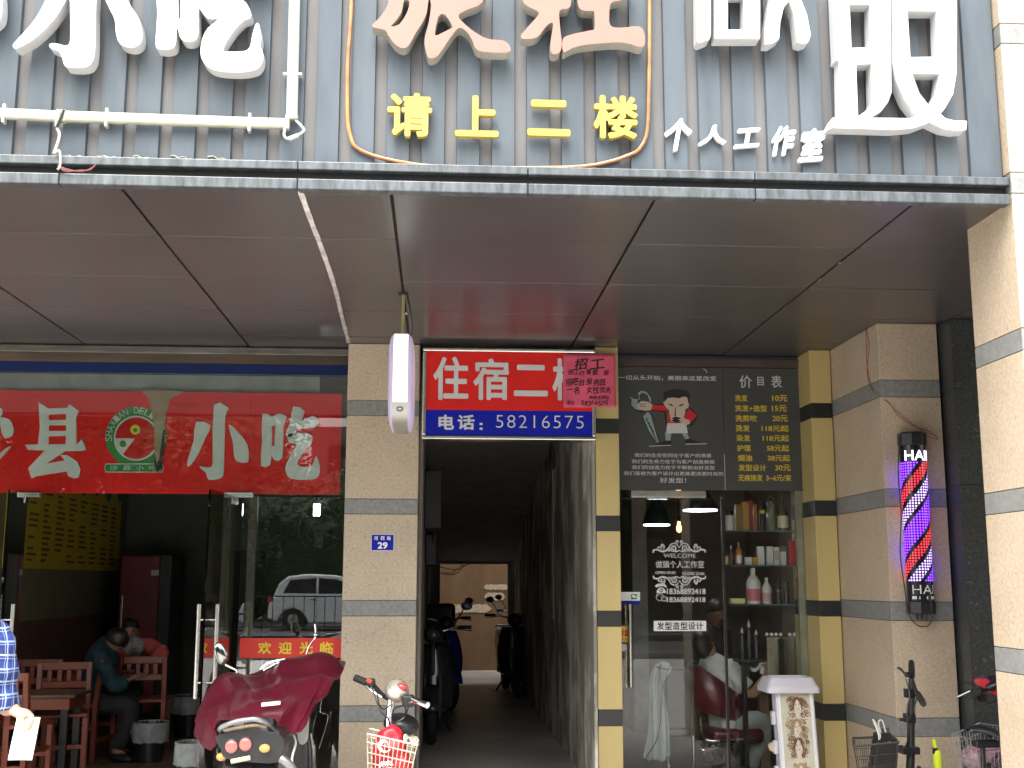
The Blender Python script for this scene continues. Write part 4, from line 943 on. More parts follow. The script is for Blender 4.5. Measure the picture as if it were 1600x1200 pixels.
w1 = [AX(1353, 512, 2.872), AX(1358, 540, 2.872), AX(1355, 575, 2.872), AX(1360, 605, 2.872), A(1384, 626, 7.46), A(1410, 650, 7.46), A(1440, 672, 7.44), A(1464, 682, 7.42), A(1462, 686, 7.42), A(1448, 680, 7.42)]
w2 = [AX(1353, 512, 2.872), AX(1354, 560, 2.872), AX(1358, 590, 2.872), AX(1366, 612, 2.872), A(1388, 628, 7.46), A(1402, 648, 7.46), A(1425, 664, 7.46), A(1452, 674, 7.43), A(1464, 685, 7.42)]
m = MB(); m.tube(sm(w1, 5), .0019, 5); m.tube(sm(w2, 5), .0019, 5); m.build('wire', WR, t)

# ------------------------------------------------------------------ furniture and kit inside the restaurant
WOOD = mat('red_wood', (.20, .04, .015), .4, var=.15, vs=4, stretch=(1, 1, .3))
WOODT = mat('table_wood', (.10, .045, .025), .35, var=.2, vs=4)
MENU = mat('menu_yellow', (.66, .50, .04), .5, var=.06); MENUI = mat('menu_ink', (.16, .09, .02), .6); MENUB = mat('menu_blue', (.03, .16, .22), .5)
t = thing('menu_board', 'yellow wall menu with round dish pictures in the dim restaurant', 'menu board', (-3.59, 12, 1.64))
pa, pb = AX(40, 891, -3.575), AX(184, 895, -3.575)
m = MB(); m.box(-3.60, -3.575, pa.y-.5, pb.y, 1.655, 2.75); bd = m.build('board', MENU, t)
m = MB(); rr = random.Random(5)
for c in range(9):
    for r_ in range(13):
        y = pa.y-.4+c*(pb.y-pa.y+.35)/9; z = 1.72+r_*.05
        if rr.random() < .88: m.box(-3.5745, -3.572, y+.03, y+.03+rr.uniform(.12, .25), z, z+.02)
m.build('menu_rows', MENUI, bd)
m = MB()
for c in range(9):
    y = pa.y-.25+c*.45; m.cyl((-3.572, y, 2.5+.03*(c % 2)), (-3.5745, y, 2.5+.03*(c % 2)), .11, n=20)
m.build('dish_picture', MENUB, bd)
t = thing('red_fridge', 'tall dark red drinks fridge against the back of the restaurant', 'fridge', (-3.3, 13.3, FZ))
q0, q1 = A(188, 900, 12.9), A(249, 900, 12.9); zt = A(218, 866, 12.9).z
m = MB(); m.box(q0.x, q1.x+.12, 12.93, 13.6, FZ, zt); m.build('cabinet', BLACKP, t, bevel=.01)
m = MB(); m.box(q0.x, q1.x, 12.9, 12.929, FZ+.1, zt-.02); dr = m.build('door', mat('fridge_red', (.22, .015, .025), .35), t, bevel=.008)
m = MB(); a = A(242, 895, 12.89); m.box(a.x-.04, a.x+.04, 12.893, 12.899, a.z-.03, a.z+.03); m.build('label', GREYL, dr)
m = MB(); m.box(q0.x+.03, q0.x+.05, 12.86, 12.899, .9, 1.4); m.build('handle', STEEL, dr, bevel=.004)
def chair_proto():
    t = thing('wooden_chair', 'x', 'chair', (0, 0, 0))
    m = MB(); m.box(-.2, .2, -.2, .2, .43, .46); m.build('seat', WOOD, t, bevel=.008)
    for sx in (-1, 1):
        m = MB(); m.box(sx*.185-.02, sx*.185+.02, -.2, -.16, 0, .429); m.build('leg', WOOD, t, bevel=.004)
        m = MB(); m.add([(sx*.185+a, y+b, z) for y, z in ((.18, 0), (.18, .45), (.22, .82)) for a, b in ((-.02, -.02), (.02, -.02), (.02, .02), (-.02, .02))], [(3,2,1,0), (8,9,10,11)]+[(k*4+i, k*4+(i+1) % 4, (k+1)*4+(i+1) % 4, (k+1)*4+i) for k in range(2) for i in range(4)]); m.build('leg', WOOD, t, bevel=.004)
    m = MB(); m.box(-.165, .165, .2, .225, .76, .82); m.box(-.165, .165, .195, .22, .62, .67)
    for x in (-.11, -.035, .035, .11): m.box(x-.018, x+.018, .2, .222, .671, .759)
    m.build('backrest', WOOD, t, bevel=.004)
    m = MB(); m.box(-.165, .165, -.19, -.17, .2, .23); m.box(-.165, .165, .17, .19, .15, .18); m.box(-.19, -.18, -.16, .16, .25, .28); m.box(.18, .19, -.16, .16, .25, .28); m.build('stretcher', WOOD, t)
    return t
ch0 = chair_proto(); first = True
def chair(x, y, rz, lab):
    global first
    o = ch0 if first else copy_tree(ch0); first = False
    o.location = (x, y, FZ); o.rotation_euler = (0, 0, rz); o['label'] = lab; o['group'] = 'wooden chairs in the restaurant'
def ppos(px, py, z): p = AZ(px, py, z); return p.x, p.y
a = A(104, 1100, 9.75); chair(a.x, 9.62, PI*.08, 'red wooden chair at the front right corner of the near table')
a = A(38, 1100, 9.9); chair(a.x, 9.98, PI*.02, 'red wooden chair with its back to the wall behind the near table')
a = A(228, 1100, 10.9); chair(a.x+.02, 10.75, PI*1.03, 'red wooden chair standing right of the two diners')
a = A(140, 1100, 10.5); chair(a.x, 10.35, PI*1.45, 'red wooden chair under the diner in the teal shirt')
a = A(30, 1180, 8.95); chair(a.x-.05, 8.95, PI*.95, 'red wooden chair half hidden behind the white paper')
def table(x0, x1, y0, y1, zt, lab):
    t = thing('dining_table', lab, 'table', ((x0+x1)/2, (y0+y1)/2, FZ), 'restaurant tables')
    m = MB(); m.box(x0, x1, y0, y1, zt-.025, zt); m.build('tabletop', WOODT, t, bevel=.006)
    m = MB(); m.box(x0+.04, x1-.05, y0+.04, y0+.06, zt-.11, zt-.026); m.box(x0+.04, x1-.05, y1-.06, y1-.04, zt-.11, zt-.026); m.box(x1-.07, x1-.05, y0+.061, y1-.061, zt-.11, zt-.026); m.build('apron', WOOD, t)
    for x in (x0+.07, x1-.09):
        for y in (y0+.08, y1-.1):
            m = MB(); m.box(x-.025, x+.025, y-.02, y+.02, FZ, zt-.111); m.build('leg', DARKM, t)
a = A(119, 1087, 9.15); table(a.x-1.0, a.x, 9.12, 9.62, .72, 'red brown dining table nearest the open doors')
a = A(255, 1045, 10.9); table(a.x-.85, a.x-.15, 10.5, 11.2, .80, 'dark dining table where two diners lean together')
m = MB(); a = AZ(42, 1052, .72); a = V((a.x, 9.45, .722)); m.lathe([(0, 0), (.05, 0), (.055, .05), (.045, .075), (.02, .09), (.012, .105), (0, .108)], a, 18); tag(m.build('sugar_jar', GREYL, smooth=True), 'pale lidded condiment jar on the near dining table', 'jar')
m = MB(); m.lathe([(0, 0), (.03, 0), (.032, .12), (.012, .17), (.011, .21), (.015, .215), (.015, .23), (0, .232)], a+V((.085, .03, 0)), 16); tag(m.build('sauce_bottle', mat('sauce_glass', (.10, .07, .03), .15, coat=.5), smooth=True), 'dark sauce bottle beside the condiment jar on the near table', 'bottle')
BAG = mat('bin_bag', (.30, .32, .31), .35, var=.15, vs=14, bump=.6, bs=14, alpha=1)
def bin_(px, py, Y, r_, h, lab, mt=BLACKP):
    b = A(px, py, Y); t = thing('waste_bin', lab, 'waste bin', (b.x, Y, FZ), 'waste bins in the restaurant')
    m = MB(); m.lathe([(r_*.78, 0), (r_*.8, .002), (r_, h), (r_*1.04, h+.004), (r_*1.0, h+.01), (r_*.93, h-.02), (.0, h*.35)], (b.x, Y, FZ), 20); m.build('bucket', mt, t, smooth=True)
    rn = random.Random(int(px)); m = MB(); K = 26
    jit = [rn.uniform(.96, 1.1) for _ in range(K)]; jz = [rn.uniform(-.07, .02) for _ in range(K)]
    def fn(u, v):
        k = int(round(u*K)) % K; an = 2*PI*u; R_ = [r_*.80, r_*1.0, r_*1.10*jit[k], r_*1.13*jit[(k*3) % K], r_*1.09*jit[(k*5) % K]]; Z_ = [h-.10, h+.012, h+.016, h-.06, h-.14+.2*jz[k]]
        i = min(int(v*4), 3); f = v*4-i; rr_ = R_[i]*(1-f)+R_[i+1]*f; z = Z_[i]*(1-f)+Z_[i+1]*f
        return V((b.x+rr_*math.cos(an), Y+rr_*math.sin(an), FZ+z))
    m.grid(fn, K, 8, True); m.build('bag', BAG, t, smooth=True)
bin_(303, 1180, 8.95, .12, .30, 'grey bin with a crumpled plastic bag beside the covered scooter', mat('bin_grey', (.10, .10, .10), .5))
bin_(236, 1130, 10.2, .13, .30, 'black bin with a pale bag behind the diners')
bin_(296, 1100, 11.8, .16, .36, 'dark bin under the back doorway of the restaurant')
t = thing('wall_fan', 'black wall fan high behind the restaurant glass', 'fan', A(516, 835, 8.95))
m = MB(); a = A(516, 838, 9.3)
m.tube([(a.x+.08, 9.3, a.z-.02), (a.x-.05, 9.28, a.z+.03)], .03, 10); m.build('arm', BLACKP, t)
m = MB()
for k in range(3):
    an = k*2.1+.4; m.cbox((a.x-.07+.07*math.cos(an), 9.24, a.z+.05+.07*math.sin(an)), (.14, .006, .06), Matrix.Rotation(-an, 3, 'Y'))
m.build('blade', BLACKP, t, bevel=.003)
m = MB()
for k in range(3): m.tube([(a.x-.07+(.05+.06*k)*math.cos(i*PI/14), 9.2+.01*k, a.z+.05+(.05+.06*k)*math.sin(i*PI/14)) for i in range(28)], .003, 5, closed=True)
m.build('guard', BLACKP, t)
t = thing('ceiling_lamp', 'bright white lamp hanging inside the restaurant', 'lamp', A(495, 797, 10.5))
a = A(495, 797, 10.5); m = MB(); m.tube([a-V((0, 0, .05)), a+V((0, 0, .05))], [.028, .03], 12); m.build('bulb', mat('lamp_on', (1, 1, 1), .5, emit=(.85, 1, .95), es=9, var=0), t, smooth=60)
m = MB(); m.tube([a+V((0, 0, .051)), a+V((0, 0, .1))], .02, 10); m.tube([a+V((0, 0, .1)), (a.x, a.y, 3.1)], .004, 5); m.build('cord', BLACKP, t)

# ------------------------------------------------------------------ salon contents
YSH = 8.86
t = thing('glass_shelf_unit', 'glass shelf unit with steel posts behind the salon glass', 'shelves', A(1195, 950, YSH))
sxa, sxb = A(1134, 880, YSH).x, A(1252, 880, YSH).x
shz = {k: A(1195, k, YSH-.1).z for k in (829, 883, 944)}
SHG = mat('shelf_glass_edge', (.10, .17, .15), .1, var=0)
for k, z in shz.items():
    m = MB(); m.box(sxa, sxb, YSH-.1, YSH+.12, z-.008, z); sg = m.build('glass_shelf', CLEAR, t)
    m = MB(); m.box(sxa, sxb, YSH-.106, YSH-.1005, z-.009, z); m.build('edge', SHG, sg)
for x in (sxa+.015, sxb-.012):
    m = MB(); m.box(x-.01, x+.01, YSH+.125, YSH+.145, FZ, 2.2); m.build('post', mat('pale_post', (.36, .34, .28), .4), t)
PAL = {}
def pm(name, c, r_=.35): return mat('pack_'+name, c, r_, var=.04, vs=20)
GRP = 'hair products on the glass shelves'
def prod(kind, q, sh, col, lab, cap=None, band=None, dz=0):
    Yq = YSH-.05+dz; a = A(q[0], q[3], Yq); b = A(q[2], q[3], Yq); z0 = shz[sh]+.0015; z1 = z0+(A(q[0], q[1], Yq).z-A(q[0], q[3], Yq).z); xm_ = (a.x+b.x)/2; w_ = (b.x-a.x)/2
    nm = {'box': 'carton', 'can': 'spray_can', 'bot': 'bottle', 'pump': 'pump_bottle', 'tube': 'squeeze_tube', 'bag': 'gift_bag', 'jar': 'lidded_jar'}[kind]
    t = thing(nm, lab, nm.replace('_', ' '), (xm_, Yq, z0), GRP); c = (xm_, Yq, z0); h = z1-z0
    if kind in ('box', 'bag'):
        m = MB(); m.box(a.x, b.x, Yq, Yq+max(.04, w_*1.1), z0, z1); m.build('body', col, t, bevel=.003)
        if band: m = MB(); m.box(a.x+.004, b.x-.004, Yq-.002, Yq-.0005, z0+h*.25, z0+h*.8); m.build('label', band, t)
        if cap: m = MB(); m.box(a.x-.0015, b.x+.0015, Yq-.0015, Yq+max(.04, w_*1.1)+.001, z0+h*.72, z1+.001); m.build('lid', cap, t)
        if kind == 'bag': m = MB(); m.tube(sm([(a.x+.03, Yq+.02, z1), (xm_, Yq+.02, z1+.03), (b.x-.03, Yq+.02, z1)], 5), .003, 5); m.build('handle', col, t)
    elif kind == 'can':
        m = MB(); m.lathe([(0, 0), (w_, 0), (w_, h*.72), (w_*.8, h*.76)], c, 18); m.build('body', col, t, smooth=40)
        m = MB(); m.lathe([(w_*.82, h*.762), (w_*.85, h*.98), (w_*.7, h), (0, h)], c, 18); m.build('cap', cap or BLACKP, t, smooth=40)
        if band: m = MB(); m.lathe([(w_*1.02, h*.5), (w_*1.02, h*.6)], c, 18); m.build('band', band, t, smooth=40)
    elif kind in ('bot', 'pump'):
        sh_ = .62 if kind == 'pump' else .75
        m = MB(); m.lathe([(0, 0), (w_*.93, 0), (w_, h*.04), (w_*1.0, h*sh_*.8), (w_*.6, h*sh_), (w_*.3, h*(sh_+.06)), (w_*.3, h*(sh_+.1)), (0, h*(sh_+.1))], c, 18); m.build('body', col, t, smooth=True)
        m = MB(); m.lathe([(w_*.34, h*(sh_+.07)), (w_*.34, h*(.9 if kind == 'pump' else 1)), (0, h*(.9 if kind == 'pump' else 1))], c, 14)
        if kind == 'pump': m.tube([(xm_, Yq, z0+h*.9), (xm_, Yq, z1)], .005, 8); m.tube([(xm_-.012, Yq, z1), (xm_+.04, Yq-.01, z1-.006)], .007, 8)
        m.build('cap', cap or BLACKP, t, smooth=40)
        if band: m = MB(); m.lathe([(w_*1.015, h*.08), (w_*1.015, h*.42)], c, 18); m.build('label', band, t, smooth=40)
    elif kind == 'jar':
        m = MB(); m.lathe([(0, 0), (w_*.95, 0), (w_, .01), (w_, h*.72), (w_*.85, h*.78)], c, 18); m.build('body', col, t, smooth=40)
        m = MB(); m.lathe([(w_*.88, h*.785), (w_*.88, h*.88), (0, h*.88)], c, 18); m.build('lid', cap or BLACKP, t, smooth=40)
        m = MB(); m.tube(sm([(xm_-w_*.9, Yq, z0+h*.75), (xm_-w_*.7, Yq, z0+h*.95), (xm_, Yq, z1+.01), (xm_+w_*.7, Yq, z0+h*.95), (xm_+w_*.9, Yq, z0+h*.75)], 5), .003, 5); m.build('wire_handle', STEEL, t)
    elif kind == 'tube':
        m = MB(); m.add([(xm_-w_*.7, Yq-.02, z0+h*.14), (xm_+w_*.7, Yq-.02, z0+h*.14), (xm_+w_*.7, Yq+.02, z0+h*.14), (xm_-w_*.7, Yq+.02, z0+h*.14), (xm_-w_, Yq-.003, z1), (xm_+w_, Yq-.003, z1), (xm_+w_, Yq+.003, z1), (xm_-w_, Yq+.003, z1)], [(3,2,1,0),(4,5,6,7),(0,1,5,4),(1,2,6,5),(2,3,7,6),(3,0,4,7)]); m.build('body', col, t, bevel=.004)
        m = MB(); m.lathe([(0, 0), (w_*.6, 0), (w_*.62, h*.135)], c, 14); m.build('cap', cap or WHITEP, t, smooth=40)
Wp, Gp, Rp, Bp = pm('white', (.62, .62, .6)), pm('gold', (.42, .25, .05)), pm('dark_red', (.22, .03, .02)), pm('black', (.02, .02, .022))
prod('can', (1134, 797, 1147, 828), 829, Wp, 'white spray can with a black cap first on the top shelf')
prod('box', (1150, 787, 1161, 828), 829, pm('brown', (.25, .15, .05)), 'dull brown carton second on the top shelf')
prod('box', (1161.5, 783, 1171, 828), 829, Gp, 'gold carton in the middle of the cartons on the top shelf', dz=-.01)
prod('box', (1171.5, 781, 1178, 828), 829, Rp, 'narrow dark red carton beside the gold one', dz=-.02)
prod('box', (1178.5, 786, 1184, 828), 829, pm('orange', (.38, .10, .02)), 'narrow orange carton ending the row of cartons')
prod('can', (1187, 775, 1196.5, 828), 829, Bp, 'tall black can with a yellow band on the top shelf', band=YW)
prod('jar', (1199, 776, 1213, 828), 829, pm('green', (.16, .19, .11), .15), 'greenish jar with a wire handle on the top shelf', cap=pm('green2', (.10, .12, .08)))
prod('pump', (1216, 773, 1232, 828), 829, pm('olive', (.07, .07, .025), .12), 'dark olive pump bottle with a cream label', band=pm('cream', (.62, .58, .40)))
prod('box', (1134, 868, 1138.5, 882), 883, pm('lime', (.50, .52, .2)), 'tiny lime carton at the left end of the middle shelf')
prod('bot', (1139.5, 852, 1147, 882), 883, pm('plum', (.12, .03, .03), .2), 'small plum bottle with a pale spout on the middle shelf', cap=Wp)
prod('bot', (1150, 847, 1160, 882), 883, pm('amber', (.50, .14, .03), .2), 'orange bottle with a white label on the middle shelf', cap=pm('green3', (.25, .3, .15)), band=Wp)
prod('box', (1165, 870, 1175, 882), 883, Wp, 'little white carton low on the middle shelf'); prod('box', (1176.5, 870, 1183.5, 882), 883, pm('orange2', (.6, .28, .02)), 'little orange carton low on the middle shelf')
prod('box', (1184.5, 853, 1195, 882), 883, Wp, 'white carton first of four beside the little orange carton'); prod('box', (1199, 853, 1208.5, 882), 883, Wp, 'white carton second of the four tall ones')
prod('box', (1209.5, 854, 1218.5, 882), 883, Wp, 'white carton printed with a grey label on the middle shelf', band=pm('print', (.35, .36, .34))); prod('box', (1220, 853, 1229, 882), 883, Wp, 'white carton with a dark lid next to the red bag', cap=pm('lid', (.08, .09, .08)))
prod('bag', (1235.5, 844, 1255, 882), 883, pm('red', (.50, .01, .02)), 'bright red bag at the right end of the middle shelf')
prod('bot', (1167, 887, 1189, 943), 944, Wp, 'large white and pink bottle on the bottom shelf', cap=Wp, band=pm('pinkprint', (.55, .15, .2)))
prod('bot', (1191, 902, 1206, 943), 944, Wp, 'smaller white and pink bottle on the bottom shelf', cap=Wp, band=pm('pinkprint2', (.5, .3, .32)))
prod('can', (1212, 906, 1222, 943), 944, Bp, 'left one of two black cans on the bottom shelf', band=pm('grey', (.1, .11, .12))); prod('can', (1224.5, 908, 1233.5, 943), 944, Bp, 'right one of two black cans on the bottom shelf')
prod('tube', (1245, 903, 1256, 943), 944, pm('wine', (.20, .02, .04)), 'dark red squeeze tube at the right end of the bottom shelf')
prod('box', (1142, 935, 1165, 943.5), 944, pm('paleyellow', (.6, .6, .25)), 'flat pale yellow box on the bottom shelf', dz=-.03)

def pendant(px, py, Y, rw, hh, lab):
    b = A(px, py, Y); t = thing('pendant_lamp', lab, 'lamp', b, 'pendant lamps in the salon')
    m = MB(); m.lathe([(rw, 0), (rw*.97, hh*.12), (rw*.72, hh*.5), (rw*.35, hh*.88), (rw*.12, hh), (.0, hh*1.0)], b, 28); m.build('shade', mat('lamp_black', (.012, .02, .022), .35, var=0), t, smooth=True, solid=.004)
    m = MB(); m.lathe([(0, -.014), (rw*.97, -.012), (rw*.97, -.006)], b, 28); m.build('diffuser', mat('lamp_glow', (.9, .95, 1), .5, emit=(.85, .95, 1), es=4, var=0), t)
    m = MB(); m.tube([b+V((0, 0, hh)), (b.x, b.y, 3.1)], .006, 6); m.build('cord', BLACKP, t)
pendant(1026, 819, 10.4, .12, .25, 'black bell pendant lamp left in the salon'); pendant(1094, 796, 9.7, .145, .2, 'wide black pendant lamp right in the salon')
b = A(1061, 825, 11.0); t = thing('edison_bulb', 'small glowing orange filament bulb hanging in the salon', 'bulb', b)
m = MB(); m.lathe([(0, -.045), (.02, -.03), (.025, 0), (.016, .03), (.012, .06)], b, 16); m.build('bulb', mat('bulb_on', (1, .6, .3), .4, emit=(1, .34, .08), es=3, var=0), t, smooth=True)
m = MB(); m.tube([b+V((0, 0, .061)), b+V((0, 0, .11))], .016, 10); m.tube([b+V((0, 0, .11)), (b.x, b.y, 3.1)], .004, 5); m.build('cord', BLACKP, t)
b = A(1050, 762, 9.3); t = thing('spot_lamp', 'bright round ceiling spot above the salon door', 'lamp', b)
m = MB(); m.lathe([(0, 0), (.05, 0), (.055, .02)], b, 18); m.build('lens', mat('spot_on', (1, 1, 1), .5, emit=(.9, .95, 1), es=10, var=0), t); m = MB(); m.lathe([(.06, .0), (.065, .03), (.05, .08), (0, .08)], b, 18); m.tube([b+V((0, 0, .08)), (b.x, b.y, 3.1)], .008, 6); m.build('housing', DARKM, t)

MAR = mat('maroon_leather', (.14, .022, .03), .28, var=.15, vs=7, bump=.1, bs=60, coat=.2)
t = thing('salon_chair', 'maroon leather salon chair with chrome arms holding the customer', 'chair', A(1140, 1190, 9.45))
Yc = 9.45; ca = A(1140, 1140, Yc)
def cp(px, py, dy=0): return A(px, py, Yc+dy)
# backrest: a curved shell seen from behind
m = MB(); rows = [[(1085, 1042, .1), (1092, 1040, -.12), (1120, 1062, -.2), (1150, 1085, -.12), (1182, 1095, .1)], [(1084, 1075, .1), (1090, 1075, -.15), (1122, 1090, -.24), (1152, 1105, -.16), (1184, 1112, .1)], [(1088, 1105, .1), (1096, 1108, -.12), (1124, 1118, -.2), (1154, 1126, -.13), (1183, 1130, .1)]]
rw = [sm([cp(*p) for p in r_], 5) for r_ in rows]
cols = [sm([rw[0][i], rw[1][i], rw[2][i]], 5) for i in range(len(rw[0]))]
m.grid(lambda u, v: cols[int(round(u*(len(cols)-1)))][int(round(v*(len(cols[0])-1)))], len(cols)-1, len(cols[0])-1)
m.build('backrest', MAR, t, smooth=True, solid=.06)
m = MB(); a, b = cp(1104, 1150), cp(1184, 1152); m.box(a.x, b.x, Yc-.22, Yc+.25, cp(1140, 1156).z, cp(1140, 1134).z); m.build('seat', MAR, t, bevel=.04, seg=4, smooth=True)
m = MB(); m.tube(sm([cp(1183, 1122, -.1), cp(1185, 1140, -.15), cp(1183, 1150, -.2), cp(1170, 1155, -.24), cp(1120, 1156, -.24)], 5), .011, 10); m.tube(sm([cp(1095, 1120, -.1), cp(1096, 1145, -.15), cp(1104, 1156, -.2), cp(1125, 1158, -.22)], 5), .011, 10); m.build('arm_frame', CHROME, t, smooth=True)
m = MB(); m.tube([cp(1137, 1158), (cp(1137, 1158).x, Yc, FZ)], .028, 14); m.lathe([(.26, 0), (.25, .02), (.06, .05), (.03, .06)], (cp(1137, 1158).x, Yc, FZ), 28); m.build('pedestal', CHROME, t, smooth=45)
m = MB(); m.tube(sm([cp(1092, 1168, -.2), cp(1100, 1172, -.25), cp(1135, 1169, -.2), cp(1146, 1172, -.05)], 5), .010, 8); m.build('footrest', CHROME, t, smooth=True)

t = thing('hanging_cape', 'translucent white salon cape draped over a dark chair', 'cape', A(1030, 1110, 9.2))
CAPE = mat('sheer_cape', (.55, .60, .62), .6, var=.08, vs=6)
rowp = [[(1025, 1040), (1030, 1036), (1036, 1034), (1044, 1036), (1051, 1044)], [(1016, 1060), (1022, 1060), (1030, 1058), (1034, 1062), (1036, 1070)], [(1015, 1095), (1022, 1095), (1030, 1095), (1036, 1100), (1042, 1112)], [(1014, 1140), (1022, 1142), (1030, 1142), (1038, 1142), (1044, 1138)], [(1006, 1186), (1018, 1188), (1030, 1189), (1040, 1188), (1046, 1180)]]
C_ = [sm([A(x, y, 9.2) for x, y in r_], 6) for r_ in rowp]
Q = [sm([r_[i] for r_ in C_], 6) for i in range(len(C_[0]))]
m = MB(); m.grid(lambda u, v: Q[int(round(u*(len(Q)-1)))][int(round(v*(len(Q[0])-1)))]+V((0, .03*math.sin(u*15+v*2)+.02*math.sin(u*31), 0)), len(Q)-1, len(Q[0])-1); m.build('cloth', CAPE, t, smooth=True, solid=.002)
m = MB(); m.tube(sm([A(1030, 1040, 9.16), A(1034, 1090, 9.15), A(1028, 1150, 9.15), A(1010, 1182, 9.15)], 6), .004, 5); m.tube(sm([A(1025, 1042, 9.16), A(1037, 1045, 9.15), A(1048, 1046, 9.16)], 5), .004, 5); m.build('dark_tie', BLACKP, t)
t = thing('black_chair', 'black waiting chair with a chrome foot under the white cape', 'chair', A(1060, 1140, 9.3))
m = MB(); a, b = A(1040, 1045, 9.32), A(1082, 1140, 9.32); m.box(a.x, b.x, 9.30, 9.36, b.z, a.z); m.build('backrest', BLACKP, t, bevel=.02, seg=3)
m = MB(); m.box(a.x, b.x, 9.362, 9.8, b.z-.06, b.z); m.build('seat', BLACKP, t, bevel=.02, seg=3)
m = MB(); q = A(1083, 1145, 9.45); m.tube([(q.x, 9.45, b.z-.06), (q.x, 9.45, FZ+.02)], .012, 10); m.tube([(q.x-.25, 9.45, FZ+.015), (q.x+.02, 9.45, FZ+.015)], .012, 8); m.tube([(a.x+.03, 9.45, b.z-.06), (a.x+.03, 9.45, FZ+.02)], .012, 10); m.build('leg_frame', CHROME, t, smooth=60)
t = thing('vanity_mirror', 'mirror with a row of round bulbs low in the salon window', 'mirror', A(1225, 1020, 9.0))
m = MB(); x0, x1, z0, z1 = R4((1199, 996, 1251, 1064), 9.0)
for q in ((x0, x0+.012, z0, z1), (x1-.012, x1, z0, z1), (x0+.0125, x1-.0125, z1-.012, z1), (x0+.0125, x1-.0125, z0, z0+.012)): m.box(q[0], q[1], 9.0, 9.02, q[2], q[3])
m.build('frame', STEEL, t); m = MB(); m.box(x0+.013, x1-.013, 9.008, 9.016, z0+.013, z1-.013); m.build('mirror_glass', mat('mirror_dark', (.3, .32, .32), .06, 1, var=0), t)
for k in range(8):
    if k == 4: continue
    m = MB(); b = A(1198+7.2*k, 991.5, 9.0); m.ell(b, .014, 10); m.build('bulb', WHITEP, t, smooth=True)
m = MB(); m.box(x0+.02, x0+.05, 9.005, 9.03, FZ, z0); m.box(x1-.05, x1-.02, 9.005, 9.03, FZ, z0); m.build('stand', DARKM, t)
t = thing('wooden_post', 'brown wooden post right of the salon customer', 'post', A(1190, 1150, 9.3)); m = MB(); a, b = A(1186, 1100, 9.35), A(1200, 1100, 9.35); m.box(a.x, b.x, 9.33, 9.4, FZ, A(1190, 1085, 9.35).z); m.build('post', SW2, t)
t = thing('bottle_rack', 'row of dark styling bottles with pale nozzles below the shelves', 'bottles', A(1170, 1000, 9.0))
for k, (px, h) in enumerate(((1160, 30), (1171, 42), (1182, 26))):
    b = A(px, 1010, 9.0); zz_ = (A(px, 1010-h, 9.0).z-b.z); m = MB(); m.lathe([(0, -.12), (.028, -.12), (.028, zz_*.5), (.012, zz_*.7)], b, 14); bb = m.build('bottle', BLACKP, t, smooth=True); m = MB(); m.lathe([(.012, zz_*.705), (.010, zz_*.8), (.002, zz_)], b, 10); m.build('nozzle', Wp, bb)
m = MB(); a, b = A(1150, 1030, 9.0), A(1192, 1030, 9.0); m.box(a.x, b.x, 8.95, 9.1, a.z-.02, a.z-.0005+.0); m.box(a.x+.05, a.x+.08, 9.0, 9.05, FZ, a.z-.021); m.build('tray', DARKM, t)

# white kiosk in front of the salon
KY = 8.12; KW = mat('kiosk_white', (.62, .60, .66), .3, var=.03, coat=.2)
t = thing('display_stand', 'white display stand with a sepia hair poster in front of the salon window', 'display stand', A(1245, 1190, KY))
x0, x1, z0, z1 = R4((1196, 1062, 1278, 1082), KY); m = MB()
ins = .035; zt_ = z1+.015
lv = [(0, z0), (0, z0+.03), (.012, z0+.05), (ins, zt_), (ins+.015, zt_), (ins+.02, zt_-.015)]
vs = []
def rrect(i): 
    a0, a1, b0, b1 = x0+i, x1-i, KY-.06+i, KY+.24-i; c = .03; o = []
    for cx_, cy_, st in ((a1-c, b1-c, 0), (a0+c, b1-c, 1), (a0+c, b0+c, 2), (a1-c, b0+c, 3)): o += [(cx_+c*math.cos((st+k/4)*PI/2), cy_+c*math.sin((st+k/4)*PI/2)) for k in range(5)]
    return o
for i, z in lv: vs += [(a, b, z) for a, b in rrect(i)]
n = 20; m.add(vs, [(k*n+i, k*n+(i+1) % n, (k+1)*n+(i+1) % n, (k+1)*n+i) for k in range(len(lv)-1) for i in range(n)]+[tuple(range(n-1, -1, -1)), tuple((len(lv)-1)*n+i for i in range(n))]); tr_ = m.build('tray_top', KW, t, smooth=35)
m = MB(); q = (x0+x1)/2; m.box(q-.045, q+.045, KY+.02, KY+.05, zt_-.0148, zt_-.012); m.build('slot', GREYB, tr_)
nx = A(1238, 1087, KY).x; zb0 = A(1240, 1093, KY).z
m = MB(); m.lathe([(.036, zb0-.01), (.034, zb0+.02), (.036, z0+.01)], (nx, KY+.07, 0), 20); m.build('neck', KW, t, smooth=60)
bx0, bx1 = A(1212, 1093, KY).x, A(1272, 1093, KY).x
lean = Matrix.Translation((0, KY, zb0)) @ Matrix.Rotation(R(-4), 4, 'X') @ Matrix.Rotation(R(-1.2), 4, 'Y') @ Matrix.Translation((0, -KY, -zb0))
m = MB(); m.box(bx0, bx1, KY, KY+.10, FZ+.04, zb0); m.xf(lean); m.build('cabinet', KW, t, bevel=.006, seg=3)
m = MB()
for a, b in ((bx0+.012, bx0+.03), (bx1-.03, bx1-.012)): m.box(a, b, KY-.012, KY-.0005, FZ+.05, zb0-.004)
m.xf(lean); m.build('poster_rail', WHITEP, t, bevel=.003)
for dz, h in ((.17, .09), (.36, .09), (.52, .08)):
    m = MB(); m.box(bx0-.028, bx0-.001, KY+.02, KY+.07, zb0-dz-h/2, zb0-dz+h/2); m.xf(lean); m.build('side_lock', KW, t, bevel=.006)
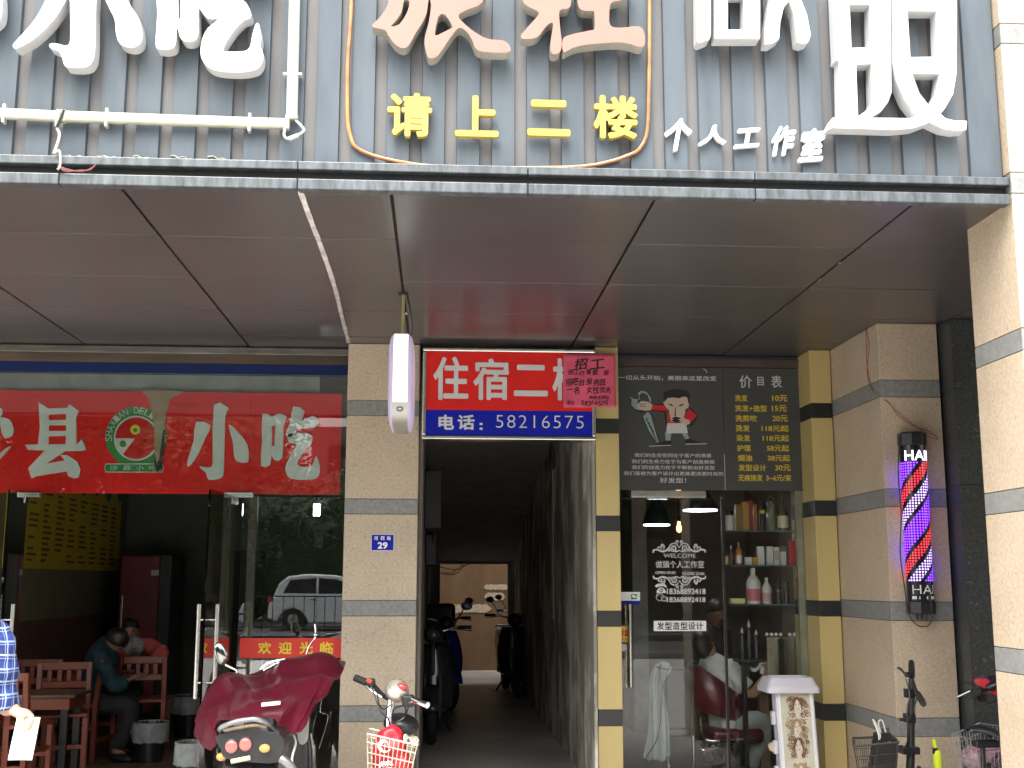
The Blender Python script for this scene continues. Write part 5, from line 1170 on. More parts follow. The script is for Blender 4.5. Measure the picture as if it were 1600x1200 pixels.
m = MB(); q = A(1210, 1165, KY); m.cyl((q.x-.008, KY+.0, q.z-.01), (q.x-.008, KY+.03, q.z-.01), .03, n=18); m.build('round_tag', mat('tag_cream', (.6, .5, .36), .5), t)
# poster: sepia heads with curling hair, printed shapes
pxa, pxb = bx0+.031, bx1-.031; pw = pxb-pxa
PP = MB(); pmats = [mat('poster_paper', (.58, .55, .44), .6, var=.08, vs=9), mat('poster_face', (.66, .58, .47), .6, var=.05), mat('poster_tan', (.40, .27, .15), .6, var=.15), mat('poster_brown', (.17, .08, .04), .6, var=.2), mat('poster_line', (.10, .05, .03), .6)]
PP.cur = 0; PP.box(pxa, pxb, KY-.004, KY-.0008, FZ+.06, zb0-.012)
rp = random.Random(11)
def pst(pts, w, c, lay):
    PP.cur = c; n = len(pts); vs = []
    for i, p in enumerate(pts):
        a, b = pts[max(i-1, 0)], pts[min(i+1, n-1)]; dx, dz = b[0]-a[0], b[1]-a[1]; l = math.hypot(dx, dz) or 1; ww = w*(.35+.65*math.sin(PI*(i+.5)/n))
        vs += [(min(max(p[0]-dz/l*ww, pxa), pxb), KY-.0045-.0002*lay, p[1]+dx/l*ww), (min(max(p[0]+dz/l*ww, pxa), pxb), KY-.0045-.0002*lay, p[1]-dx/l*ww)]
    PP.add(vs, [(2*i, 2*i+1, 2*i+3, 2*i+2) for i in range(n-1)])
def pel(cx_, cz_, a, b, c, lay, rot=0, n=18): PP.cur = c; PP.prism([(cx_+a*math.cos(2*PI*i/n)*math.cos(rot)-b*math.sin(2*PI*i/n)*math.sin(rot), cz_+a*math.cos(2*PI*i/n)*math.sin(rot)+b*math.sin(2*PI*i/n)*math.cos(rot)) for i in range(n)], KY-.0045-.0002*lay, None)
pc = (pxa+pxb)/2
for cx_, cz_, dark, rot in ((pc+.012, zb0-.092, 3, .3), (pc+.0, zb0-.235, 2, .0), (pc+.0, zb0-.355, 3, .1), (pc+.005, zb0-.52, 2, -.1), (pc, zb0-.68, 3, .1)):
    for k in range(46):
        sgn = 1 if k % 2 else -1; u = rp.random(); hx = cx_+sgn*(.022+.045*rp.random()); hz = cz_+.05-.13*u
        r0_, r1_ = rp.uniform(.003, .006), rp.uniform(.010, .021); a0 = rp.uniform(0, 6); tn = rp.choice((-1, 1))*rp.uniform(.8, 1.6)
        pst([(hx+(r0_+(r1_-r0_)*i/12)*math.cos(a0+tn*2*PI*i/12), hz+(r0_+(r1_-r0_)*i/12)*math.sin(a0+tn*2*PI*i/12)) for i in range(13)], rp.uniform(.0018, .0042), dark if rp.random() < .7 else (2 if dark == 3 else 4), 1+k % 3)
    pel(cx_, cz_+.022, .032, .038, dark, 4, rot); pel(cx_-.004, cz_-.045, .014, .03, 1, 4, 0); pel(cx_, cz_, .026, .041, 1, 5, rot)
    for s_ in (-1, 1):
        pel(cx_+s_*.011, cz_+.006+s_*.003, .006, .002, 4, 6, rot); pel(cx_+s_*.012, cz_+.013+s_*.003, .008, .0012, 3, 6, rot)
    pel(cx_+.002, cz_-.022, .007, .0025, 3, 6, rot); pel(cx_+.003, cz_-.008, .003, .0012, 2, 6, rot)
    for s_ in (-1, 1): pst([(cx_+s_*(.004+.026*math.sin(i/8*PI*.6)), cz_+.05-.08*i/8) for i in range(9)], .006, dark, 7)
PP.xf(lean); PP.build('poster', pmats, t)
# ------------------------------------------------------------------ people
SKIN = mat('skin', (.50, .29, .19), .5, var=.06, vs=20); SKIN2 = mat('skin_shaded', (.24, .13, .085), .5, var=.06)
HAIR = mat('black_hair', (.012, .010, .010), .45, var=.3, vs=40, stretch=(1, 1, .2), bump=.3)
def remesh(o, vox, it=6):
    m = o.modifiers.new('remesh', 'REMESH'); m.mode = 'VOXEL'; m.voxel_size = vox; m.use_smooth_shade = True
    if it: s = o.modifiers.new('smooth', 'SMOOTH'); s.iterations = it; s.factor = .5
def orient(d): return V((0, 0, 1)).rotation_difference(V(d).normalized()).to_matrix()
def hand(mb, w, d, up, side, sc=1.0, curl=.5):
    """palm and five separate curled fingers; w wrist, d along the hand, up away from the back of it, side towards the thumb"""
    w = V(w); d = V(d).normalized(); up = V(up); up = (up-d*up.dot(d)).normalized(); s = d.cross(up)*(1 if side > 0 else -1)
    mb.tube([w, w+d*.03*sc, w+d*.075*sc], [.024*sc, .030*sc, .034*sc], 10, flat=.6)
    for k, (o_, l) in enumerate(((.027, .070), (.009, .080), (-.009, .074), (-.026, .058))):
        b = w+d*.075*sc+s*o_*sc; pts = [b]; a = curl*.35
        for j in range(3): pts.append(pts[-1]+(d*math.cos(a)-up*math.sin(a))*l*sc*(.45, .32, .23)[j]); a += curl
        mb.tube(sm(pts, 3), [.0095*sc, .0088*sc, .0078*sc, .006*sc], 8)
    b = w+d*.02*sc+s*.026*sc; mb.tube(sm([b, b+(s*.6+d*.7)*.035*sc-up*.01*sc, b+(s*.5+d*.85)*.062*sc-up*.022*sc], 3), [.013*sc, .0105*sc, .007*sc], 8)
def person(label, J, shirt, trousers, sleeve, long_=False, face=(0, -1, 0), hairlong=False, skin=SKIN, shoe=BLACKP, hand_curl=.6, vox=.011, shirt_folds=True, collar=None, hairm=HAIR):
    """J: world joints; one continuous remeshed body, clothes grown over it"""
    P = {k: V(v) for k, v in J.items()}
    t = thing('person', label, 'person', (P['pelvis'].x, P['pelvis'].y, min(p.z for p in P.values())))
    ax = (P['neck']-P['pelvis']); rt_ = (P['shR']-P['shL']).normalized(); ct = P['pelvis'].lerp(P['neck'], .68); be = P['pelvis'].lerp(P['neck'], .32)
    z_ = ax.normalized(); y_ = z_.cross(rt_).normalized(); x_ = y_.cross(z_); T3 = Matrix((x_, y_, z_)).transposed()
    sw = (P['shR']-P['shL']).length
    f = V(face).normalized(); hd = P['head']; hz = (hd-P['neck']).normalized(); hx = f.cross(hz).normalized(); f2 = hz.cross(hx); H3 = Matrix((hx, f2, hz)).transposed()
    b = MB()
    b.ell(ct, (sw*.46, .115, .20), 20, T3); b.ell(be, (sw*.38, .105, .18), 20, T3); b.ell(P['pelvis'], (sw*.42, .12, .13), 20, T3)
    b.tube([ct+(P['neck']-ct)*.7, P['neck'], hd-hz*.03], [.065, .052, .055], 12)
    b.ell(hd, (.074, .092, .108), 20, H3); b.ell(hd-hz*.055+f2*.03, (.052, .058, .058), 16, H3)
    b.tube([hd+f2*.085+hz*.01, hd+f2*.108-hz*.022], [.010, .014], 8)
    for s_ in (-1, 1): b.ell(hd+hx*s_*.074-hz*.005, (.012, .020, .030), 10, H3)
    b.ell(hd+f2*.086-hz*.052, (.024, .012, .010), 10, H3)
    for s_ in 'LR':
        b.tube(sm([P['neck'].lerp(P['sh'+s_], .55)-z_*.03, P['sh'+s_], P['el'+s_], P['wr'+s_]], 5), [.06, .056, .047, .042, .038, .026], 12)
        d = P['wr'+s_]-P['el'+s_]; tgt = P.get('hd'+s_); d2 = (tgt-P['wr'+s_]) if tgt else d
        hand(b, P['wr'+s_], d2, V((0, 0, 1)) if abs(d2.normalized().z) < .8 else f, 1 if s_ == 'L' else -1, 1.0, hand_curl)
        b.tube(sm([P['hip'+s_], P['kn'+s_], P['an'+s_]], 6), [.085, .075, .058, .055, .038], 12)
        b.tube([P['an'+s_], P['toe'+s_]], [.04, .032], 10)
    body = b.build('body', skin, t, smooth=True); remesh(body, vox, 3)
    c = MB()
    c.ell(ct, (sw*.52, .138, .225), 20, T3); c.ell(be, (sw*.45, .128, .20), 20, T3); c.ell(P['pelvis']+z_*.03, (sw*.46, .135, .13), 20, T3)
    c.tube([ct+(P['neck']-ct)*.6, P['neck']-z_*.015], [.085, .066], 12)
    for s_ in 'LR':
        pts = [P['neck'].lerp(P['sh'+s_], .5)-z_*.03, P['sh'+s_], P['el'+s_]]
        if long_: pts.append(P['el'+s_].lerp(P['wr'+s_], .88)); rr_ = [.075, .078, .075, .07, .062, .05]
        else: pts[-1] = P['sh'+s_].lerp(P['el'+s_], sleeve); rr_ = [.075, .076, .074, .078]
        c.tube(sm(pts, 5), rr_, 12)
    sh = c.build('shirt', shirt, t, smooth=True); remesh(sh, vox*1.1, 4)
    if shirt_folds:
        tx = bpy.data.textures.get('folds') or bpy.data.textures.new('folds', 'CLOUDS'); tx.noise_scale = .09; tx.noise_depth = 1
        dm = sh.modifiers.new('folds', 'DISPLACE'); dm.texture = tx; dm.strength = .035; dm.mid_level = .5; dm.texture_coords = 'LOCAL'
    c = MB(); c.ell(P['pelvis']-z_*.02, (sw*.45, .132, .125), 20, T3)
    for s_ in 'LR': c.tube(sm([P['hip'+s_], P['kn'+s_], P['kn'+s_].lerp(P['an'+s_], .9)], 6), [.10, .09, .075, .07, .062], 12)
    tr = c.build('trousers', trousers, t, smooth=True); remesh(tr, vox*1.1, 4)
    c = MB()
    def hf(u, v):
        th = PI*v*(.70 if hairlong else .58); an = 2*PI*u
        back = .5-.5*math.sin(an)               # 1 at the back
        th *= .62+.55*back
        return hd+H3 @ V((.078*math.sin(th)*math.cos(an), .095*math.sin(th)*math.sin(an)-.006, .112*math.cos(th)+.003))
    c.grid(hf, 28, 12, True); c.build('hair', hairm, t, smooth=True, solid=.010)
    for s_ in (-1, 1): m = MB(); m.ell(hd+hx*s_*.030+f2*.083+hz*.012, (.011, .007, .006), 10, H3); m.build('eye', BLACKP, t, smooth=True)
    for s_ in 'LR': m = MB(); d = P['toe'+s_]-P['an'+s_]; m.tube(sm([P['an'+s_]-d*.25-V((0, 0, .02)), P['an'+s_]+d*.3-V((0, 0, .02)), P['toe'+s_]+d*.1], 4), [.035, .05, .047, .03], 12); m.build('shoe', shoe, t, smooth=True)
    if collar: m = MB(); m.tube([P['neck']+T3 @ V((.068*math.cos(a*PI/8), .06*math.sin(a*PI/8), -.012)) for a in range(16)], .014, 8, closed=True); m.build('collar', collar, t, smooth=True)
    return t
# --- passer-by in a plaid shirt, only the side of the shirt and one hand show
PLAID = checkcloth('blue_plaid', (.022, .05, .24), (.34, .42, .58), (.006, .014, .09), 17)
YP = 5.6
def a_(px, py, Y=YP): return A(px, py, Y)
sR = a_(-6, 1002); elb = a_(3, 1096, 5.62); wr = a_(24, 1106, 5.6)
cx_ = sR.x-.19
p_ = person('person in a blue plaid shirt at the left edge holding white paper', dict(pelvis=(cx_-.02, 5.66, .84), neck=(cx_+.0, 5.64, 1.36), head=(cx_+.03, 5.62, 1.50), shL=(cx_-.17, 5.70, 1.29), shR=(sR.x, 5.60, sR.z), elL=(cx_-.22, 5.75, 1.02), wrL=(cx_-.15, 5.58, .82), hdL=(cx_-.12, 5.5, .74),
    elR=elb, wrR=wr, hdR=a_(42, 1122), hipL=(cx_-.10, 5.68, .80), hipR=(cx_+.07, 5.64, .80), knL=(cx_-.12, 5.7, .44), knR=(cx_+.12, 5.62, .45), anL=(cx_-.18, 5.74, .08), anR=(cx_+.12, 5.62, .08), toeL=(cx_-.06, 5.70, .04), toeR=(cx_+.25, 5.60, .04)),
    PLAID, mat('navy_trousers', (.02, .022, .03), .8), 1.12, face=(1, -.15, 0), vox=.012)
# the visible hand, modelled finger by finger over the generic one
for c in kids(p_):
    if c.name.startswith('body'): bodyp = c
hb = MB(); f8 = lambda x, y, Y=4.565: A(x/5, 960+y/5, Y+1.0)
hb.tube(sm([f8(95, 745, 4.60), f8(140, 765, 4.59), f8(190, 785, 4.58), f8(222, 800, 4.575)], 4), [.028, .031, .036, .029], 14, flat=.75)
hb.tube(sm([f8(222, 785), f8(246, 800, 4.555), f8(238, 850, 4.542), f8(214, 905, 4.545)], 5), [.0125, .0125, .011, .008], 12)
hb.tube(sm([f8(165, 800, 4.57), f8(172, 850, 4.550), f8(190, 890, 4.541), f8(207, 915, 4.543)], 5), [.015, .014, .0125, .009], 12)
hb.tube(sm([f8(228, 790, 4.575), f8(240, 810, 4.60), f8(232, 860, 4.612), f8(210, 880, 4.606)], 5), [.0125, .0125, .011, .0085], 10)
hb.tube(sm([f8(218, 785, 4.59), f8(228, 815, 4.615), f8(220, 855, 4.622), f8(198, 870, 4.612)], 5), [.012, .012, .0105, .008], 10)
hb.tube(sm([f8(205, 785, 4.6), f8(214, 815, 4.624), f8(205, 845, 4.630), f8(186, 858, 4.618)], 5), [.011, .0105, .0095, .0075], 10)
hm = hb.build('hand', mat('skin_hand', (.56, .33, .22), .5, var=.08, vs=40), p_, smooth=True); remesh(hm, .0035, 3)
nl = MB(); nl.ell(f8(203, 905, 4.534), (.0045, .002, .006), 10); nl.build('nail', mat('nail', (.62, .40, .33), .3), hm, smooth=True)
t = MB(); cs = [A(27, 1120, 5.556), A(63, 1121, 5.556), A(50, 1188, 5.53), A(12, 1188, 5.53)]
t.grid(lambda u, v: cs[0].lerp(cs[1], u).lerp(cs[3].lerp(cs[2], u), v)+V((0, .006*math.sin(u*PI), 0)), 8, 8)
tag(t.build('paper_sheet', mat('white_paper', (.8, .8, .82), .7, var=.0), smooth=True, solid=.002), 'folded sheet of white paper pinched between finger and thumb at the left edge', 'paper')

# --- two diners
TEAL = mat('teal_shirt', (.008, .034, .045), .8, var=.15, vs=9); DTR = mat('dark_trousers', (.018, .018, .02), .85)
def W_(px, py, Y): return A(px, py, Y)
person('diner in a teal shirt hunched forward over the table', dict(pelvis=W_(140, 1085, 10.4), neck=W_(166, 1012, 10.35), head=W_(178, 999, 10.3)+V((.02, 0, -.01)), shL=W_(160, 1024, 10.55), shR=W_(156, 1026, 10.2), elL=W_(185, 1062, 10.6), wrL=W_(210, 1056, 10.55), elR=W_(178, 1070, 10.15), wrR=W_(200, 1062, 10.2),
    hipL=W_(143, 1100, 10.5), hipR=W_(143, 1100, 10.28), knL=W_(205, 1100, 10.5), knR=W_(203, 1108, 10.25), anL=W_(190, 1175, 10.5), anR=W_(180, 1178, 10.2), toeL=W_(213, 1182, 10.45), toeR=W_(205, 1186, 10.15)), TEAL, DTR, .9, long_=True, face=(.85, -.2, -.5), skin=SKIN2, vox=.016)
PINKS = mat('coral_shirt', (.62, .10, .10), .8, var=.1, vs=9)
pd = person('diner in a coral top with a pale hood resting head down beside the fridge', dict(pelvis=W_(196, 1070, 11.25), neck=W_(206, 1003, 11.0), head=W_(204, 986, 10.98), shL=W_(188, 1016, 11.0), shR=W_(232, 1010, 11.0), elL=W_(190, 1034, 10.75), wrL=W_(216, 1032, 10.7), elR=W_(252, 1020, 10.8), wrR=W_(238, 1034, 10.7),
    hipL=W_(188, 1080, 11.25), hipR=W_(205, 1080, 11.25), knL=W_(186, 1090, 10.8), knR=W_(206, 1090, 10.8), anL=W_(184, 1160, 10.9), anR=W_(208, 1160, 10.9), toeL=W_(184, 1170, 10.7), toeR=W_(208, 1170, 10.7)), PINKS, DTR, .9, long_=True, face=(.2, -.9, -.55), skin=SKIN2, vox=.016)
m = MB(); q = W_(205, 1010, 10.93); m.ell(q, (.13, .06, .10), 18, Matrix.Rotation(.35, 3, 'Y')); m.ell(q+V((-.03, -.03, -.03)), (.07, .05, .07), 14); o = m.build('hood', mat('grey_hood', (.26, .26, .25), .85, var=.35, vs=16), pd, smooth=True); remesh(o, .014, 3)

# --- salon customer and hairdresser
WSH = mat('white_shirt', (.70, .70, .64), .75, var=.05, vs=8, bump=.3, bs=8); BLK = mat('black_clothes', (.012, .012, .013), .85)
person('seated salon customer in a white short sleeved top leaning in the maroon chair', dict(pelvis=W_(1138, 1132, 9.45), neck=W_(1112, 1032, 9.45), head=W_(1100, 1008, 9.46), shL=W_(1110, 1046, 9.66), shR=W_(1142, 1046, 9.28), elL=W_(1150, 1096, 9.75), wrL=W_(1182, 1075, 9.7), elR=W_(1172, 1084, 9.22), wrR=W_(1192, 1062, 9.12), hdR=W_(1196, 1045, 9.1),
    hipL=W_(1142, 1134, 9.56), hipR=W_(1146, 1134, 9.34), knL=W_(1200, 1128, 9.6), knR=W_(1196, 1132, 9.36), anL=W_(1186, 1210, 9.66), anR=W_(1170, 1204, 9.4), toeL=W_(1200, 1222, 9.6), toeR=W_(1186, 1218, 9.36)), WSH, mat('white_skirt', (.45, .47, .44), .8, var=.1), .80, face=(.55, .6, .35), hairlong=True)
m = MB(); q = W_(1192, 1046, 9.12); m.lathe([(0, -.03), (.025, -.03), (.032, .05), (.034, .05), (.034, .055), (0, .05)], q, 16); tag(m.build('paper_cup', WHITEP, smooth=45), 'white paper cup held by the seated salon customer', 'cup')
m = MB(); m.grid(lambda u, v: W_(1172+20*u, 1040+6*v+4*math.sin(u*5), 9.10)+V((0, .01*math.sin(u*9), 0)), 10, 4); tag(m.build('tissue', WHITEP, smooth=True, solid=.003), 'white tissue beside the cup in the customer hand', 'tissue')
person('hairdresser in black clothes standing behind the seated customer', dict(pelvis=W_(1118, 1085, 10.1), neck=W_(1116, 982, 10.05), head=W_(1119, 957, 10.0), shL=W_(1088, 1000, 10.05), shR=W_(1148, 1002, 10.05), elL=W_(1082, 1042, 9.95), wrL=W_(1100, 1040, 9.75), elR=W_(1152, 1040, 9.95), wrR=W_(1128, 1030, 9.72),
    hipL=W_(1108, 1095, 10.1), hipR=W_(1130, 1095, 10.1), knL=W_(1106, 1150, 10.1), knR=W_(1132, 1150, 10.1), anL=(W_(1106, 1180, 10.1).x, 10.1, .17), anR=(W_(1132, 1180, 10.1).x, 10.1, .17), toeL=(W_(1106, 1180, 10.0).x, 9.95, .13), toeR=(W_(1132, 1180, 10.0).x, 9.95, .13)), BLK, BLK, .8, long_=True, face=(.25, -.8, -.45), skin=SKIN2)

# ------------------------------------------------------------------ two-wheelers
def ring(c, r, rt_, n=36, m_=8, axis='x'):
    pts = [V(c)+(V((0, r*math.cos(2*PI*i/n), r*math.sin(2*PI*i/n))) if axis == 'x' else V((r*math.cos(2*PI*i/n), 0, r*math.sin(2*PI*i/n)))) for i in range(n)]
    return pts
def wheel(t, T, c, r, w, rimm, spokes=5, nm='wheel', thin=False):
    m = MB(); m.tube(ring(c, r-w, w), w, 10, closed=True); m.xf(T); ty = m.build(nm, RUBBER, t, smooth=True)
    m = MB(); m.tube(ring(c, r-2*w, .01), .012, 6, closed=True); c = V(c); m.tube([c-V((.045, 0, 0)), c+V((.045, 0, 0))], .03 if not thin else .02, 12)
    for k in range(spokes):
        a = 2*PI*k/spokes; m.tube([c+V((.02*(-1)**k, 0, 0)), c+V((0, (r-2*w)*math.cos(a), (r-2*w)*math.sin(a)))], .0022 if thin else .013, 5)
    m.xf(T); m.build('rim', rimm, ty, smooth=50)
def TM(loc, rz): return Matrix.Translation(loc) @ Matrix.Rotation(rz, 4, 'Z')
def moto(label, loc, rz, paint, cat='scooter', skip=(), headlamp=True, steer=0.0, group=None, boxed=False, sc=1.0):
    T = TM(loc, rz) @ Matrix.Scale(sc, 4); t = thing('parked_scooter', label, cat, loc, group)
    def bd(m, n, mt, par=None, **k): m.xf(T); return m.build(n, mt, par or t, **k)
    L = 1.22; wheel(t, T, (0, 0, .24), .24, .045, DARKM); 
    Ts = T @ Matrix.Translation((0, L-.18, 0)) @ Matrix.Rotation(steer, 4, 'Z') @ Matrix.Translation((0, -(L-.18), 0))
    def bs(m, n, mt, par=None, **k): m.xf(Ts); return m.build(n, mt, par or t, **k)
    wheel(t, Ts, (0, L, .24), .24, .045, DARKM)
    m = MB()
    for s in (-1, 1): m.tube([(s*.07, L, .24), (s*.07, L-.1, .62)], .016, 8)
    m.tube([(0, L-.1, .62), (0, L-.2, .98)], .022, 10); bs(m, 'fork', DARKM, smooth=60)
    m = MB(); m.grid(lambda u, v: V(((u-.5)*.13, L+(.27+.02*math.sin(PI*u))*math.cos(R(15+v*120)), .24+(.27+.02*math.sin(PI*u))*math.sin(R(15+v*120)))), 8, 14); bs(m, 'front_fender', paint, smooth=True, solid=.006)
    m = MB(); m.grid(lambda u, v: V(((u-.5)*(.34-.08*v+.10*math.sin(PI*v)), L-.14-.10*v-.10*abs(2*u-1)**2, .30+.58*v)), 12, 10); bd(m, 'front_shield', paint, smooth=True, solid=.02)
    m = MB(); m.box(-.13, .13, .42, L-.22, .26, .33); bd(m, 'footboard', BLACKP, bevel=.02)
    m = MB(); prof = [(-.30, .62), (-.20, .74), (.15, .73), (.45, .70), (.48, .50), (.42, .30), (.15, .34), (-.05, .52)]
    m.grid(lambda u, v: (lambda a: V(((v-.5)*.26, a[0], a[1])))((prof[int(round(u*8)) % 8])), 8, 1, True)
    q = MB(); q.prism([(a, b) for a, b in prof], -.13, .13); q.v = [V((p.y, p.x, p.z)) for p in q.v]; bd(q, 'rear_body', paint, bevel=.03, seg=3)
    m = MB(); m.box(-.125, .125, -.22, .46, .735, .80); bd(m, 'seat', BLACKP, bevel=.03, seg=3, smooth=40)
    if 'top' not in skip:
        hy, hz = L-.22, 1.0
        m = MB(); m.tube(sm([(-.34, hy-.10, hz+.03), (-.2, hy-.03, hz+.03), (-.08, hy, hz), (.08, hy, hz), (.2, hy-.03, hz+.03), (.34, hy-.10, hz+.03)], 5), .012, 10); hb_ = bs(m, 'handlebar', STEEL, smooth=True)
        for s in (-1, 1):
            m = MB(); m.tube([(s*.23, hy-.045, hz+.032), (s*.35, hy-.104, hz+.03)], .018, 12); bs(m, 'grip', RUBBER, hb_, smooth=60)
            m = MB(); m.tube(sm([(s*.2, hy, hz+.02), (s*.27, hy+.01, hz+.01), (s*.36, hy-.06, hz)], 4), .006, 6); bs(m, 'brake_lever', STEEL, hb_, smooth=True)
            m = MB(); m.tube(sm([(s*.19, hy-.02, hz+.04), (s*.24, hy-.03, hz+.14), (s*.28, hy-.03, hz+.19)], 4), .006, 6); st = bs(m, 'mirror_stem', DARKM, hb_, smooth=True)
            m = MB(); m.ell((s*.31, hy-.03, hz+.23), (.055, .014, .04), 16); bs(m, 'mirror', BLACKP, st, smooth=True)
        m = MB(); m.ell((0, hy+.06, hz-.03), (.10, .09, .09), 18); bs(m, 'head_cowl', paint, smooth=True)
        m = MB(); m.ell((0, hy+.115, hz-.03), (.065, .045, .055), 18); bs(m, 'headlight', mat('lamp_glass', (.06, .06, .06), .15, coat=.3), smooth=True)
    if 'tail' not in skip:
        m = MB(); m.ell((0, -.29, .68), (.10, .03, .035), 16); bd(m, 'taillight', mat('tail_red', (.45, .02, .02), .2), smooth=True)
        m = MB(); m.tube(sm([(-.12, .1, .80), (-.12, -.25, .84), (0, -.34, .85), (.12, -.25, .84), (.12, .1, .80)], 5), .011, 8); bd(m, 'rear_rack', CHROME, smooth=True)
    m = MB(); m.tube([(0, .35, .28), (-.16, .30, .012)], .012, 8); m.tube([(0, .35, .28), (.16, .30, .012)], .012, 8); bd(m, 'centre_stand', DARKM)
    m = MB()
    for s in (-1, 1): m.tube([(s*.10, 0, .24), (s*.10, -.02, .58)], .02, 10)
    bd(m, 'shock_absorber', DARKM, smooth=60)
    if boxed: m = MB(); m.box(-.2, .2, -.5, -.12, .86, 1.18); bd(m, 'top_box', BLACKP, bevel=.05, seg=3)
    return t
PB = mat('blue_paint', (.02, .04, .35), .25, coat=.5, var=.05); PRd = mat('red_paint', (.25, .015, .015), .25, coat=.5, var=.05); PK = mat('black_paint', (.02, .02, .022), .25, coat=.5, var=.05)
CG = 'scooters parked in the corridor'
q = AZ(705, 1100, FZ); moto('dark scooter with a blue front fender facing out of the corridor', (q.x-.14, 15.2, FZ), PI+.06, PB, group=CG, steer=.25, boxed=True)
moto('black scooter parked just behind the stone column in the corridor', (-.02, 12.3, FZ), PI-.02, PK, group=CG)
moto('black scooter on the right near the corridor doorway', (.93, 16.5, FZ), PI+.05, PK, group=CG, steer=.3)
moto('dark scooter beyond the corridor doorway by the brown wall', (1.28, 18.7, FZ), PI-.1, PK, group=CG, steer=-.2)
m = MB(); q = A(782, 995, 17.9)
for i in range(3):
    for j in range(3): m.box(q.x-.02+.1*i, q.x+.06+.1*i, 17.9, 17.95, q.z+.06*j, q.z+.045+.06*j)
m.box(q.x-.03, q.x+.29, 17.951, 18.2, q.z-.45, q.z+.17); tag(m.build('white_crate', WHITEP), 'white slotted crate glimpsed by the corridor doorway', 'crate')
# --- the covered scooter in front of the restaurant
sx = A(388, 1165, 5.75).x
t = moto('scooter under a maroon cover with round red tail lights before the restaurant', (sx, 6.0, 0), 0.03, PK, skip=('top', 'tail'))
Yt = 5.72
m = MB(); cc = [A(343, 1147, Yt), A(436, 1146, Yt), A(436, 1188, Yt), A(400, 1192, Yt), A(356, 1186, Yt), A(345, 1172, Yt)]
m.prism(soft([(p.x, p.z) for p in cc], 4), Yt, Yt+.22); tl = m.build('tail_housing', BLACKP, t, bevel=.015, seg=3)
RL = mat('tail_lens', (.62, .10, .085), .25, coat=.6, var=.05, vs=60)
for px, py in ((361, 1167), (383, 1163.5)):
    q = A(px, py, Yt-.012); m = MB(); m.lathe([(0, -.013), (.018, -.012), (.027, -.008), (.030, 0)], (q.x, Yt-.001, q.z), 24, axis='y'); m.build('taillight', RL, tl, smooth=True)
    m = MB(); m.tube(ring((q.x, Yt-.004, q.z), .031, 0, 28, axis='y'), .0035, 6, closed=True); m.build('lamp_rim', BLACKP, tl, smooth=True)
OR = mat('amber_lens', (.55, .28, .06), .25, coat=.6)
for px, py, Yq in ((414, 1169, Yt), (347, 1182, Yt+.05)):
    q = A(px, py, Yq); m = MB(); m.ell((q.x, Yq-.01, q.z), (.026, .022, .020), 16); m.build('indicator', OR, tl, smooth=True)
m = MB(); a, b = A(361, 1190, Yt-.02), A(391, 1184, Yt-.02); m.tube([a, b], .011, 8); m.build('number_strip', mat('yellowed_strip', (.40, .36, .22), .5), t)
m = MB(); m.tube(sm([A(344, 1140, 5.72), A(347, 1136, 5.70), A(368, 1128, 5.68), A(395, 1124, 5.68), A(410, 1127, 5.70), A(420, 1134, 5.74), A(428, 1146, 5.8), A(436, 1152, 5.86)], 5), .0125, 12)
m.tube(sm([A(436, 1151, 5.86), A(438, 1163, 5.84), A(436, 1180, 5.82)], 4), .013, 10); m.tube(sm([A(436, 1151, 5.86), A(447, 1148, 6.0), A(462, 1143, 6.2)], 4), .013, 10)
m.tube(sm([A(424, 1174, 5.76), A(440, 1186, 5.74), A(454, 1198, 5.75), A(462, 1215, 5.8)], 4), .022, 12); m.tube(sm([A(345, 1140, 5.74), A(350, 1150, 5.78), A(356, 1160, 5.85)], 4), .013, 10); m.build('rear_rack', mat('worn_chrome', (.26, .27, .275), .38, .8, var=.15, vs=20), t, smooth=True)
m = MB(); m.tube(sm([A(350, 1141, 5.70), A(372, 1137, 5.69), A(398, 1133, 5.69), A(415, 1136, 5.72)], 4), .009, 8); m.build('rack_bar', mat('rusty_bar', (.22, .17, .11), .6, .4, var=.3, vs=30), t)
m = MB(); m.tube(sm([A(455, 1143, 6.15), A(462, 1160, 6.1), A(456, 1185, 6.0), A(459, 1205, 5.95)], 5), .006, 6); m.build('side_trim', WHITEP, t)
m = MB(); q = A(419, 1180, 5.8); 
for k in range(5): m.lathe([(.016, 0), (.022, .008), (.016, .016)], (q.x, 5.8, q.z-.02-.018*k), 12)
m.build('shock_spring', CHROME, t, smooth=True)
m = MB(); P_ = [A(462, 1145, 6.35), A(474, 1120, 6.55), A(487, 1105, 6.6), A(486, 1130, 6.55), A(478, 1160, 6.4), A(464, 1166, 6.3)]; m.prism(soft([(p.x, p.z) for p in P_], 3), 6.4, 6.46); m.build('leg_shield', mat('cream_plastic', (.46, .46, .42), .4, var=.08), t, bevel=.01)
COVER = mat('maroon_satin', (.074, .0035, .012), .40, var=.05, vs=8, spec=.5)
rows = [([(318,1130),(332,1098),(352,1072),(400,1062),(455,1045),(505,1040),(530,1062)], 7.45), ([(311,1103),(330,1078),(350,1060),(404,1046),(455,1028),(504,1018),(539,1037)], 6.95), ([(309,1132),(324,1100),(362,1078),(408,1074),(458,1058),(502,1048),(534,1052)], 6.62), ([(309,1152),(322,1124),(356,1104),(404,1101),(452,1090),(492,1080),(520,1068)], 6.3), ([(325,1173),(338,1158),(344,1134),(392,1120),(428,1120),(463,1144),(490,1104)], 5.98)]
G_ = []
for pts, Y in rows: G_.append(sm([A(x, y, Y+(.10 if i in (0, 6) else 0)) for i, (x, y) in enumerate(pts)], 9))
Qc = [sm([g_[i] for g_ in G_], 9) for i in range(len(G_[0]))]
NU, NV = len(Qc)-1, len(Qc[0])-1
